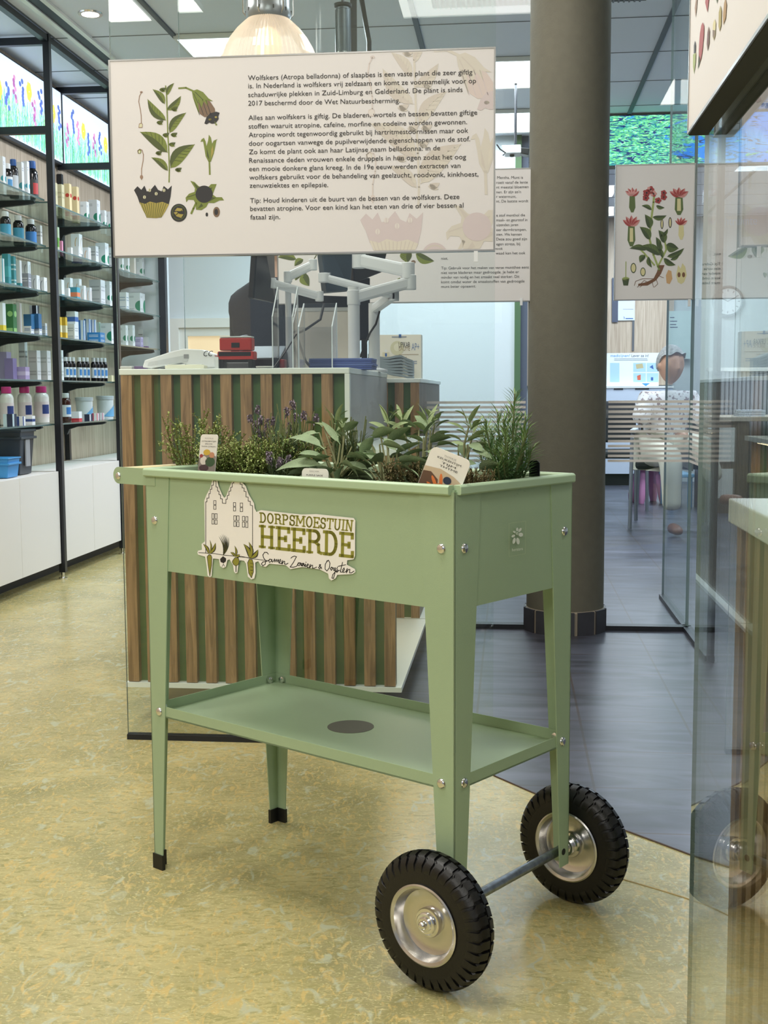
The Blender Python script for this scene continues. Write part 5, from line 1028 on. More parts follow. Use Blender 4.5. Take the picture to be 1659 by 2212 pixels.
# bins on the cabinet top
loc, _ = shelf_loc(25, .553, -2.42); r = thing('waste_bin', 'dark grey plastic bin with rim on the near cabinet top', 'bin', loc + Zv*.0005, RZP)
BG = mat('bin_grey', (52, 58, 66), .4)
t = MB(); w0, w1, h_ = .072, .088, .212
t.hexa([(-w0, -w0, 0), (w0, -w0, 0), (w0, w0, 0), (-w0, w0, 0), (-w1, -w1, h_), (w1, -w1, h_), (w1, w1, h_), (-w1, w1, h_)]); t.build('body', BG, r, local=True, bevel=.004)
t = MB(); t.box(-w1-.008, w1+.008, -w1-.008, w1+.008, h_-.04, h_-.028); t.box(-w1-.006, w1+.006, -w1-.006, w1+.006, h_-.006, h_+.006); t.build('rim', BG, r, local=True, bevel=.002)
t = MB(); t.box(-.03, .02, -w1-.002, -w1+.004, .04, .17); t.build('sticker', rgbm((150, 152, 156)), r, local=True)
loc, _ = shelf_loc(-8, .553, -2.40); r = thing('storage_crate', 'blue plastic crate beside the dark bin at the left edge', 'crate', loc + Zv*.0005, RZP)
t = MB(); t.hexa([(-.06, -.08, 0), (.06, -.08, 0), (.06, .08, 0), (-.06, .08, 0), (-.07, -.09, .09), (.07, -.09, .09), (.07, .09, .09), (-.07, .09, .09)]); t.build('body', rgbm((60, 140, 200), .4), r, local=True, bevel=.004)
t = MB(); t.box(-.075, .075, -.095, .095, .06, .07); t.box(-.074, .074, -.094, .094, .088, .094); t.build('rim', rgbm((60, 140, 200), .4), r, local=True, bevel=.002)

# ================================================================ herbs in the planter
SOIL = mat('potting_soil', (58, 48, 38), .95, bump=(60, 1.0), noise=(45, .5, (1, 1, 1)))
SZ = .766
rnd = random.Random(5)
t = MB(); rows = []
for i in range(61):
    u = .006 + (PL-.012)*i/60; row = []
    for j in range(31):
        v = .006 + (PD-.012)*j/30; hgt = SZ + rnd.uniform(-.003, .004) + .012*math.exp(-((u-.13)**2+(v-.10)**2)/.004) + .008*math.exp(-((u-.32)**2+(v-.1)**2)/.006) - .010*(1 if (j < 2 or j > 28 or i < 2 or i > 58) else 0)
        row.append(PP(u, v, hgt))
    rows.append(row)
t.grid(rows); t.grid([[PP(.006, .006, .607), PP(PL-.006, .006, .607), PP(PL-.006, PD-.006, .607), PP(.006, PD-.006, .607)], [PP(.006, .006, SZ-.012), PP(PL-.006, .006, SZ-.012), PP(PL-.006, PD-.006, SZ-.012), PP(.006, PD-.006, SZ-.012)]], closed=True)
tag(t.build('potting_soil', SOIL, smooth=False), 'dark brown potting soil filling the green planter', 'soil', kind='stuff')
def rv(r=1): return Vector((rnd.uniform(-r, r), rnd.uniform(-r, r), rnd.uniform(-r, r)))
def small_leaf(mb, p, d, L, W, k=0, curl=.2, fold=.25):
    d = d.normalized(); s_ = d.cross(Zv if abs(d.z) < .9 else Vector((1, 0, 0))).normalized(); n_ = s_.cross(d)
    m_ = p + d*L*.5 + n_*L*curl*.4; e_ = p + d*L - n_*L*curl*.15; s2 = s_*W/2
    i = len(mb.v); mb.v += [p, m_ - s2 + n_*W*fold, m_, m_ + s2 + n_*W*fold, e_]
    for f in ((0, 1, 2), (0, 2, 3), (1, 4, 2), (2, 4, 3)): mb.f.append([i+q for q in f]); mb.mi.append(k)
def big_leaf(mb, p, d, L, W, droop=.5, k=0, n=9, side=None, wave=.1, roll=None):
    """a broad sage leaf with midrib fold, drooping along its length"""
    d = d.normalized(); hz = Vector((d.x, d.y, 0)); hz = hz.normalized() if hz.length > .05 else Vector((1, 0, 0)); s0_ = Vector((-hz.y, hz.x, 0)); roll = rnd.choice((-1, 1))*rnd.uniform(.3, .75) if roll is None else roll; elev = math.asin(max(-1, min(1, d.z)))
    pos = Vector(p); rows = []; step = L/n; ph = rnd.uniform(0, 6)
    for i in range(n+1):
        f = i/n; e = elev - droop*f*1.6; dirv = hz*math.cos(e) + Zv*math.sin(e); up0 = -hz*math.sin(e) + Zv*math.cos(e); s_ = s0_*math.cos(roll) + up0*math.sin(roll); up = up0*math.cos(roll) - s0_*math.sin(roll)
        wd = W/2*(.12 if f < .16 else math.sin(PI*min(1, (f-.12)/.88)**.75)**.75 + .02) if f < 1 else .0004
        row = []
        for q in (-1, -.55, 0, .55, 1): row.append(pos + s_*wd*q + up*(abs(q)**1.3*wd*.30 + wave*wd*.35*math.sin(ph+f*11+q*2)*abs(q)))
        rows.append(row); pos = pos + dirv*step
    mb.grid(rows, k)
def stem_path(p, d, L, n=6, grav=.0, wob=.08):
    pts = [Vector(p)]; d = d.normalized()
    for i in range(n): d = (d + rv(wob) + Zv*(.12 - grav)).normalized(); pts.append(pts[-1] + d*L/n)
    return pts
def loc_on(px, depth_v):
    """planter spot (u, v) whose column of view is px at the given v"""
    pl = Plane(PO + V*depth_v, U, Zv, -V); u, _ = pl.uv(px, 1000); return u, depth_v
def plant(name, label, cat, px, v):
    u, v = loc_on(px, v); p = PP(u, v, SZ+.002); return thing(name, label, cat, p), p
TH1 = mat('thyme_leaf', (128, 148, 74), .55, noise=(60, .25, (1, 1, 1))); THS = mat('thyme_stem', (104, 96, 58), .7); THY = mat('thyme_tip', (150, 164, 92), .55)
SG1 = mat('sage_leaf', (128, 148, 112), .7, bump=(500, .6), noise=(40, .14, (1, 1, 1))); SG2 = mat('sage_leaf_young', (136, 154, 108), .65, bump=(500, .5)); SGS = mat('sage_stem', (132, 134, 96), .7)
RS1 = mat('rosemary_leaf', (98, 132, 80), .42); RS2 = mat('rosemary_tip', (116, 142, 84), .45); RSS = mat('rosemary_stem', (104, 112, 70), .7)
LV1 = mat('lavender_leaf', (92, 112, 74), .6); LVF = mat('lavender_flower', (146, 134, 146), .8); LVD = mat('lavender_dry', (92, 82, 84), .8)
DRY = mat('dry_thyme', (116, 102, 70), .8); DRG = mat('dry_green', (104, 106, 66), .7)
def bushy(label, px, v, n, H_, spread, leafm, tipm, stemm, name='thyme_plant', cat='herb', leafL=.0075, leafW=.004, dens=16, lean=None, hv=.35):
    r, p = plant(name, label, cat, px, v); st, lf, tp = MB(), MB(), MB()
    for i in range(n):
        a = rnd.uniform(0, 2*PI); q = math.sqrt(rnd.random()); base = p + Vector((math.cos(a), math.sin(a), 0))*spread*.35*q
        d = Vector((math.cos(a)*q*.95, math.sin(a)*q*.95, 1)) + (lean or Vector()); L = H_*rnd.uniform(1-hv, 1+hv*.35)
        pts = stem_path(base, d, L, 6, wob=.16); st.tube(pts, [.0011]*4+[.0008]*3, 5)
        for k in range(dens):
            f = .12 + .88*k/dens; j = min(5, int(f*6)); c = pts[j].lerp(pts[j+1], f*6-j); dd = (pts[j+1]-pts[j]).normalized()
            for s_ in range(2): small_leaf(tp if f > .8 else lf, c, rv(1)+dd*.4, leafL*rnd.uniform(.7, 1.2), leafW)
            if k % 3 == 0 and f < .85:
                sb = stem_path(c, rv(1)+dd, L*.2, 3, wob=.2); st.tube(sb, .0006, 4)
                for b_ in range(7):
                    w_ = b_/6*2.99; jj = int(w_); cc_ = sb[jj].lerp(sb[jj+1], w_-jj)
                    for s_ in range(2): small_leaf(lf if b_ < 5 else tp, cc_, rv(1)+dd*.5, leafL*.9, leafW)
    st.build('stems', stemm, r); lf.build('leaves', leafm, r, merge=False); tp.build('young_tips', tipm, r, merge=False); return r, p
bushy('bushy light green thyme at the left end of the planter, around the first tag', 428, .16, 38, .135, .068, TH1, THY, THS, dens=15)
bushy('dense green thyme clump just right of the first tag', 492, .12, 66, .084, .075, TH1, THY, THS, dens=18)
bushy('fine bright green thyme in the left middle of the planter', 556, .13, 60, .088, .075, TH1, THY, THS, dens=18)
bushy('darker thyme clump in front of the lavender stalks', 606, .17, 40, .10, .06, mat('thyme_dark', (86, 110, 52), .55), TH1, THS, dens=16)
bushy('half-dried brownish thyme mound between the sage and the tilted tag', 880, .085, 44, .062, .075, DRG, DRY, THS, dens=14, leafL=.006)
bushy('dry crumbly thyme mound right of the tilted tag', 1010, .10, 44, .052, .07, DRY, DRY, THS, dens=12, leafL=.005, leafW=.0025)
# lavender
def lavender(label, px, v, n, H_, fl, lean=None):
    r, p = plant('lavender_plant', label, 'herb', px, v); st, lf, fm = MB(), MB(), MB()
    for i in range(n):
        a = rnd.uniform(0, 2*PI); q = rnd.uniform(.1, .8); d = Vector((math.cos(a)*q*.45, math.sin(a)*q*.45, 1)) + (lean or Vector()); L = H_*rnd.uniform(.65, 1.08)
        pts = stem_path(p + Vector((math.cos(a), math.sin(a), 0))*.018*q, d, L, 6, wob=.07); st.tube(pts, .0011, 5)
        for k in range(22):
            f = .03 + .68*k/22; j = min(5, int(f*6)); c = pts[j].lerp(pts[j+1], f*6-j); dd = (pts[j+1]-pts[j]).normalized()
            for s_ in range(2): small_leaf(lf, c, rv(.8)+dd*.9, .024*rnd.uniform(.6, 1.1), .0022, curl=.1)
        if i < fl:
            for w_ in range(4):
                c = pts[-1] - (pts[-1]-pts[-2]).normalized()*.0042*w_
                for s_ in range(9): small_leaf(fm, c, rv(1)+Zv*.3, .0085, .005, fold=.5)
    st.build('stems', RSS, r); lf.build('leaves', LV1, r, merge=False); fm.build('flower_heads', LVF, r, merge=False); return r
lavender('lavender with greyish flower heads left of the middle', 560, .24, 16, .135, 9, Vector((0, 0, 0)))
lavender('lavender with sparse stalks beside the sage', 640, .25, 16, .15, 6, Vector((.1, 0, 0)))
lavender('small dark lavender with a purple head, low behind the sage leaves', 600, .10, 8, .07, 5)
lavender('fine feathery dark green herb stalks between the thyme and the sage', 618, .19, 26, .135, 0)
lavender('grey-green narrow-leaved lavender tufts behind the large sage leaves', 752, .20, 30, .125, 0)
# sage: broad leaves on stalks
def sage(label, px, v, leaves, spires=(), fill=10):
    r, p = plant('sage_plant', label, 'herb', px, v); st, lf, tp = MB(), MB(), MB()
    # leaves: (base px, base py, tip px, tip py, width m, droop, depth offset)
    for bx_, by_, tx, ty, w_, dr, dv in leaves:
        pl = Plane(p + V*dv, U, Zv, -V); b_ = pl.hit(bx_, by_); t_ = pl.hit(tx, ty); d = t_ - b_
        d2 = d.normalized() + Zv*dr*.75; big_leaf(lf, b_, d2, d.length*1.12, w_*1.05, dr)
        root = p + Vector((rnd.uniform(-.012, .012), rnd.uniform(-.012, .012), 0)); st.tube([root, root.lerp(b_, .5) + Zv*.006, b_], [.0022, .0018, .0013], 6)
    for bx_, by_, tx, ty, dv in spires:
        pl = Plane(p + V*dv, U, Zv, -V); b_ = pl.hit(bx_, by_); t_ = pl.hit(tx, ty); root = p + (b_-p)*.2; root.z = SZ
        pts = [root, b_, b_.lerp(t_, .3), b_.lerp(t_, .55)]; st.tube(pts, [.0024, .002, .0017, .0012], 6)
        LS = (t_-b_).length; c = b_.lerp(t_, .45)
        for k in range(4):                                   # narrow top leaves
            a0 = k*1.6 + bx_; big_leaf(tp, c + Zv*.004*k, Vector((math.cos(a0), math.sin(a0), 2.6 if k < 2 else 1.5)), LS*(.72 if k < 2 else .55), .0085, .22 + .12*k, n=7)
        for f, zz in ((.30, 1.1), (.02, .8)):
            a0 = rnd.uniform(0, PI)
            for s_ in (0, PI): big_leaf(tp, b_.lerp(t_, f), Vector((math.cos(a0+s_), math.sin(a0+s_), zz)), .042, .010, .5, n=7)
    for k in range(fill):
        a = rnd.uniform(0, 2*PI); c = p + Vector((math.cos(a), math.sin(a), 0))*rnd.uniform(.01, .04) + Zv*rnd.uniform(.01, .06)
        st.tube([p, c], .0012, 5); big_leaf(lf, c, Vector((math.cos(a), math.sin(a), rnd.uniform(.1, .8))), rnd.uniform(.045, .065), rnd.uniform(.018, .026), .4)
    st.build('stems', SGS, r, smooth=True); lf.build('leaves', SG1, r, smooth=True, merge=False)
    if tp.v: tp.build('young_shoots', SG2, r, smooth=True, merge=False)
    return r
sage('large-leaved grey-green sage in the middle, leaves hanging over the front rim', 728, .12,
 [(690,935,634,962,.022,.35,0),(700,970,628,948,.022,.45,-.02),(700,1008,606,1018,.024,.35,-.05),(722,1000,650,990,.020,.2,-.05),(720,1010,690,1035,.026,.4,-.07),(735,1000,770,1030,.028,.5,-.07),(745,985,800,1010,.026,.5,-.05),(742,1005,730,1038,.028,.5,-.08),(735,960,700,915,.012,.1,0),(745,935,770,912,.02,.3,.02),(760,965,735,935,.022,.3,.02),(700,925,664,915,.018,.3,.03),(780,990,800,945,.02,.3,0),(760,1000,820,985,.018,.2,.0),(716,985,676,1003,.020,.3,-.03),(752,1012,800,1035,.024,.4,-.08)],
 [(720,960,728,880,.04),(742,950,738,905,.05)], 14)
sage('upright sage with drooping broad leaves between the middle and the tilted tag', 838, .11,
 [(800,950,850,930,.022,.35,.02),(820,960,872,975,.02,.3,-.02),(835,960,880,925,.02,.2,.02),(850,985,905,958,.018,.25,-.01),(845,1000,920,1000,.018,.3,-.03),(830,1005,868,1030,.026,.4,-.05),(848,1005,900,1030,.022,.4,-.05),(815,985,776,960,.018,.25,.02),(822,940,800,925,.018,.2,.03),(858,975,832,950,.016,.1,0)],
 [(838,960,842,880,.03)], 12)
sage('tall sage with narrow upright shoots behind the tilted tag', 915, .16,
 [(905,930,865,915,.022,.45,.02),(915,945,940,905,.024,.3,.0),(925,960,970,945,.022,.45,.02),(940,965,988,968,.020,.5,.0),(900,965,862,950,.018,.3,0),(918,975,965,985,.016,.2,-.02),(905,985,870,1005,.018,.3,-.02),(930,930,900,900,.016,.2,.02)],
 [(918,960,930,880,.02),(880,955,855,885,.03),(932,950,945,890,.05)], 10)
sage('slender sage shoots standing right of the tilted tag', 1000, .15,
 [(1010,960,1040,975,.016,.35,0),(990,960,1005,985,.014,.3,0),(1015,970,1058,990,.012,.3,0)], [(1003,960,1022,885,.0),(1012,975,1030,905,.02)], 5)
# rosemary
def rosemary(label, px, v, stems):
    r, p = plant('rosemary_plant', label, 'herb', px, v); st, lf, tp = MB(), MB(), MB()
    for bx_, by_, tx, ty, dv in stems:
        pl = Plane(p + V*dv, U, Zv, -V); b_ = pl.hit(bx_, by_); b_.z = max(SZ, min(b_.z, SZ+.03)); t_ = pl.hit(tx, ty); t_.z = max(t_.z, SZ+.03)
        for q_ in (b_, t_):
            uu = (q_-PO).dot(U); vv = (q_-PO).dot(V); lim = .014 if q_ is b_ or q_.z < SZ+.10 else .0
            if uu < lim: q_ += U*(lim-uu)
            if vv > PD-lim: q_ -= V*(vv-PD+lim)
        root = p + (b_-p)*.4; root.z = SZ
        mid = root.lerp(t_, .5) + rv(.008); pts = [root, mid, t_]; L = (t_-root).length
        P = [root.lerp(mid, f/6).lerp(mid.lerp(t_, f/6), f/6) for f in range(7)]; st.tube(P, [.0018]*5+[.0012]*2, 6)
        n = int(L/.0056)
        for k in range(n):
            f = .05 + .95*k/n; j = min(5, int(f*6)); c = P[j].lerp(P[j+1], f*6-j); dd = (P[j+1]-P[j]).normalized(); a = k*2.4
            o_ = dd.orthogonal().normalized(); o_.rotate(Matrix.Rotation(a, 3, dd))
            for s_ in range(3):
                o2 = o_.copy(); o2.rotate(Matrix.Rotation(s_*2.1, 3, dd)); LL = .032*(1.0 if f < .75 else 1.15-.75*(f-.55)); small_leaf(tp if f > .78 else lf, c, o2 + dd*(.35+.8*f), LL*rnd.uniform(.8, 1.15), .0028, curl=.15)
    st.build('stems', RSS, r, smooth=True); lf.build('leaves', RS1, r, merge=False); tp.build('young_tips', RS2, r, merge=False); return r
rosemary('dense upright rosemary with needle leaves at the right end of the planter', 1100, .215,
 [(1100,1020,1112,850,.0),(1085,1020,1075,890,.02),(1075,1025,1050,925,-.02),(1115,1020,1135,900,.0),(1125,1025,1160,945,-.02),(1070,1025,1040,955,-.03),(1095,1025,1092,930,-.05),(1120,1025,1128,955,-.05),(1135,1028,1178,965,.0),(1104,1028,1088,905,-.01),(1122,1028,1146,925,-.01),(1092,1028,1062,935,.0),(1066,1028,1036,985,.02),(1070,1028,1048,905,.03),(1128,1028,1168,985,.02),(1120,1028,1152,965,.03),(1080,1028,1040,930,.03),(1116,1028,1120,905,.03),(1085,1025,1066,970,-.06),(1108,1028,1112,975,-.07),(1130,1030,1150,1000,-.05),(1075,1030,1058,1000,-.06),(1098,1028,1100,890,.04),(1060,1028,1055,960,.03),(1110,1030,1140,985,-.07),(1090,1030,1080,1000,-.08)])
# plant tags
def plant_tag(label, c, w_, h_, lean_side, m_print, px_shape, photo=None):
    """c: list of 4 world corners (bl, br, tr, tl)"""
    bl, br, tr, tl = c; u_ = (br-bl).normalized(); v_ = (tl-bl).normalized(); n_ = u_.cross(v_).normalized()
    if n_.dot(CAM-bl) < 0: n_ = -n_
    W_, H_ = (br-bl).length, (tl-bl).length; r = thing('plant_tag', label, 'plant tag', bl.lerp(br, .5))
    rad = W_*.14; pts = [(0, 0), (W_, 0)] + [(W_-rad+rad*math.cos(a), H_-rad+rad*math.sin(a)) for a in [PI/2*i/5 for i in range(6)]] + [(rad-rad*math.sin(a), H_-rad+rad*math.cos(a)) for a in [PI/2*i/5 for i in range(6)]]
    t = MB(); t.prism([bl + u_*x + v_*y for x, y in pts], -n_*.0012); t.build('card', mat('tag_white', (228, 226, 220), .4), r)
    pl = Plane(bl, u_, v_, n_); pr = Print(pl, lambda x, y: (x*W_, y*H_), base=.0004); px_shape(pr, W_, H_); pr.build('tag_print', r)
    return r
def shape1(pr, W_, H_):
    pr.poly([(.01,.0),(.99,.0),(.99,.42),(.6,.5),(.3,.46),(.01,.36)], mat('tag_grey', (140, 130, 124), .5)); pr.layer = 1
    pr.ell((.45,.52), .2, .08, mat('tag_yellow', (206, 172, 70), .5)); pr.ell((.75,.45), .15, .08, mat('tag_orange', (196, 140, 110), .5)); pr.ell((.3,.3), .2, .12, mat('tag_cream', (220, 212, 200), .5)); pr.ell((.68,.27), .28, .13, mat('tag_darkgreen', (62, 88, 62), .5)); pr.ell((.35,.1), .28, .09, mat('tag_plum', (80, 62, 66), .5)); pr.ell((.15,.42), .1, .05, RED)
    for y, x0, x1, tx in ((.88,.25,.75,'THYMUS'),(.80,.1,.92,'CITROENTIJM'),(.73,.3,.72,'LEMON THYME'),(.66,.1,.92,'THYM CITRON')): 
        pr.text(tx, (x0, y), (x1, y), .0034, mat('tag_ink', (60, 58, 60), .5) if y < .85 else mat('tag_lightink', (168, 166, 164), .5))
def shape2(pr, W_, H_):
    for y, x0, x1, tx in ((.84,.3,.66,'SALVIA'),(.66,.18,.80,'PURPLE SAGE'),(.48,.3,.7,'SALIE')): pr.text(tx, (x0, y), (x1, y), .0038, mat('tag_ink') if y < .8 else mat('tag_lightink'))
def shape3(pr, W_, H_):
    pr.poly([(.01,.0),(.99,.0),(.99,.40),(.75,.50),(.4,.56),(.01,.50)], mat('tag_tan', (196, 176, 150), .5)); pr.layer = 1; pr.poly([(.01,.0),(.5,.0),(.42,.3),(.2,.42),(.01,.38)], mat('tag_darkbrown', (96, 70, 54), .5)); pr.layer = 2
    O_ = mat('tag_glove', (216, 118, 60), .5)
    for c_, rx, ry, ro in (((.55,.14),.20,.10,.2),((.36,.22),.16,.04,2.3),((.5,.30),.17,.04,1.9),((.33,.10),.15,.035,2.8),((.7,.22),.12,.045,.9)): pr.ell(c_, rx, ry, O_, rot=ro)
    pr.layer = 3; pr.ell((.64,.36), .10, .09, mat('tag_navy', (40, 52, 76), .4))
    for y, x0, x1, tx in ((.86,.36,.66,'THYMUS'),(.78,.22,.82,'KEUKENTIJM'),(.69,.36,.72,'TIJM'),(.61,.34,.8,'THYME')): pr.text(tx, (x0, y), (x1, y), .0046, mat('tag_ink') if y < .84 else mat('tag_lightink'))
def corners(v_off, pts):
    pl = Plane(PO + V*v_off, U, Zv, -V); return [pl.hit(*p) for p in pts]
plant_tag('upright white plant tag with vegetable photo at the left of the planter', corners(.045, [(427,1018),(464,1020),(469,941),(434,938)]), 0, 0, 0, None, shape1)
plant_tag('low white plant tag just above the front rim in the middle', corners(.02, [(652,1058),(709,1061),(708,1013),(652,1011)]), 0, 0, 0, None, shape2)
plant_tag('large tilted plant tag with orange glove photo at the near corner', corners(.022, [(902,1046),(985,1082),(1003,997),(934,962)]), 0, 0, 0, None, shape3)
r = thing('plant_tag', 'black plastic plant tag behind the rosemary at the right end', 'plant tag', PP(.055, .285, SZ))
c = corners(.25, [(1143,1030),(1165,1030),(1165,1000),(1143,1000)])
t = MB(); t.prism([c[0], c[1], c[2], c[2].lerp(c[3], .2)+Zv*.004, c[3].lerp(c[2], .2)+Zv*.004, c[3]], V*.002); t.build('card', BLACKP, r)

# ================================================================ hanging lamp, spots, rods
c = at(581, 118, 4.3); ld = lambda y: at(581, y, 4.3).z
r = thing('pendant_lamp', 'large ribbed glass pendant lamp with grey metal housing above the big board', 'pendant lamp', (c.x, c.y, ld(118)))
def dome_mat():
    m_ = bpy.data.materials.new('prismatic_glass'); m_.use_nodes = True; nt = m_.node_tree; nt.nodes.clear()
    out = nt.nodes.new('ShaderNodeOutputMaterial'); a_ = nt.nodes.new('ShaderNodeMixShader'); b_ = nt.nodes.new('ShaderNodeMixShader')
    tl = nt.nodes.new('ShaderNodeBsdfTranslucent'); tl.inputs[0].default_value = (.95, .86, .78, 1); gl = nt.nodes.new('ShaderNodeBsdfGlossy'); gl.inputs['Roughness'].default_value = .12; tr = nt.nodes.new('ShaderNodeBsdfTransparent'); tr.inputs[0].default_value = (.95, .9, .86, 1)
    a_.inputs[0].default_value = .14; b_.inputs[0].default_value = .28
    nt.links.new(tl.outputs[0], a_.inputs[1]); nt.links.new(gl.outputs[0], a_.inputs[2]); nt.links.new(a_.outputs[0], b_.inputs[1]); nt.links.new(tr.outputs[0], b_.inputs[2]); nt.links.new(b_.outputs[0], out.inputs[0]); return m_
DM = dome_mat(); t = MB(); prof = [(.068, ld(42)), (.082, ld(50)), (.108, ld(66)), (.132, ld(86)), (.150, ld(106)), (.163, ld(126)), (.172, ld(150)), (.176, ld(170))]
n = 128; rows = []
for R, z in prof: rows.append([Vector((c.x + math.cos(2*PI*j/n)*(R + (.003 if j % 2 else -.003)), c.y + math.sin(2*PI*j/n)*(R + (.003 if j % 2 else -.003)), z)) for j in range(n)])
t.grid(rows, closed=True); t.build('glass_dome', DM, r)
t = MB(); t.lathe((c.x, c.y, 0), [(.001, ld(-60)), (.075, ld(-60)), (.076, ld(20)), (.080, ld(34)), (.074, ld(44)), (.001, ld(44))], 40); t.build('housing', mat('lamp_grey', (140, 144, 148), .3, metal=.7), r, smooth=True)
t = MB()
for k in range(10): a = 2*PI*k/10; t.bar((c.x+math.cos(a)*.078, c.y+math.sin(a)*.078, ld(24)), (c.x+math.cos(a)*.078, c.y+math.sin(a)*.078, ld(32)), .004, .004, up=(math.cos(a), math.sin(a), 0))
t.build('vent_slots', BLACKP, r)
t = MB()
for k in range(6):
    a = 2*PI*k/6 + .2; t.tube([(c.x+math.cos(a)*.075, c.y+math.sin(a)*.075, ld(38)), (c.x+math.cos(a)*.086, c.y+math.sin(a)*.086, ld(30)), (c.x+math.cos(a)*.088, c.y+math.sin(a)*.088, ld(-70))], .003, 8)
t.build('cage_rods', STEEL, r, smooth=True)
t = MB(); t.lathe((c.x, c.y, 0), [(.012, ld(-60)), (.012, 2.70)], 12); t.build('hanging_rod', STEEL, r)
t = MB(); t.ell((c.x, c.y, ld(96)), .045, .045, .06); t.build('bulb', mat('bulb_glow', (255, 224, 190), .4, emit=(255, 222, 186), estr=1.4), r, smooth=True)
pl_ = bpy.data.lights.new('pendant_bulb', 'POINT'); pl_.energy = .55; pl_.color = (1, .84, .68); pl_.shadow_soft_size = .05
po = bpy.data.objects.new('pendant_bulb', pl_); COL.objects.link(po); po.location = (c.x, c.y, ld(150))
# grey tubular spot and black rods
c = at(741, 60, 4.9); r = thing('tubular_spotlight', 'dark grey tube spotlight hanging between the pendant lamp and black rod', 'spotlight', (c.x, c.y, at(741, 112, 4.9).z))
zt2_, zb2_ = at(741, 14, 4.9).z, at(741, 125, 4.9).z
t = MB(); t.lathe((c.x, c.y, 0), [(.001, zb2_), (.031, zb2_), (.031, zt2_-.015), (.027, zt2_-.012), (.027, zt2_)], 28); t.build('tube', mat('spot_grey', (72, 80, 86), .35, metal=.3), r, smooth=True)
t = MB(); t.lathe((c.x, c.y, 0), [(.027, zt2_-.006), (.034, zt2_-.002), (.036, zt2_+.008), (.001, zt2_+.010)], 28); t.build('cap', BLACKP, r, smooth=True)
t = MB(); t.lathe((c.x, c.y, 0), [(.006, zt2_), (.006, 2.70)], 10); t.build('stem', BLACKP, r)
t = MB(); t.lathe((c.x, c.y, 0), [(.036, zb2_-.03), (.031, zb2_+.02)], 24); t.build('clear_ring', M_ACR, r)
p_ = at(764, 60, 5.0); t = MB(); t.box(p_.x-.013, p_.x+.013, p_.y-.013, p_.y+.013, 1.62, 2.70); tag(t.build('ceiling_rod', BLACKP), 'straight black square rod hanging from the ceiling beside the tube spotlight', 'rod')
t = MB(); t.tube([at(778, -20, 5.3), at(787, 35, 5.3), at(797, 90, 5.3), at(797, 150, 5.3)], .011, 6); tag(t.build('ceiling_cable', BLACKP), 'bent black cable duct hanging right of the black square rod', 'cable')
# projector below the ceiling
q = lambda x, y: at(x, y, 7.0)
r = thing('projector', 'small white projector with cables under the ceiling, left of the column', 'projector', q(1110, 325))
t = MB(); t.prism([q(1083, 314), q(1125, 312), q(1127, 330), q(1090, 331)], Bv*.12); t.build('body', PLAST, r, bevel=.004)
t = MB(); t.prism([q(1125, 318), q(1144, 320), q(1142, 335), q(1124, 331)], Bv*.08); t.build('lens_box', BLACKP, r, bevel=.004)
t = MB(); t.lathe(q(1106, 336)+Bv*.05, [(.001, 0), (.012, .003), (.015, .02)], 14); t.build('knob', BLACKP, r)
t = MB(); t.lathe((q(1112, 320).x+.01, q(1112, 320).y+.06, 0), [(.008, q(0, 316).z), (.008, 2.70)], 10); t.build('ceiling_pole', BLACK, r)
t = MB(); t.tube([q(1073, 312), q(1080, 322), q(1092, 330), q(1086, 336)], .004, 6); t.build('cable', BLACKP, r)
# ================================================================ low counter behind the side glass
lc = thing('low_counter', 'low slatted counter with white top behind the side glass, bottom right', 'counter', RM(.6, 1.2, 0))
t = MB(); t.rbox(.292, .95, .2, 1.650, .768, .800); t.build('worktop', COUNTERW, lc, bevel=.002)
t = MB(); t.rbox(.325, .93, .22, 1.618, .0, .768); t.build('carcass', GREENB, lc)
t = MB()
for k in range(24): bb = 1.626 - .0315 - .0573*k; t.rbox(.300, .325, bb, bb+.0315, .02, .768)
t.build('slats', OAK, lc)
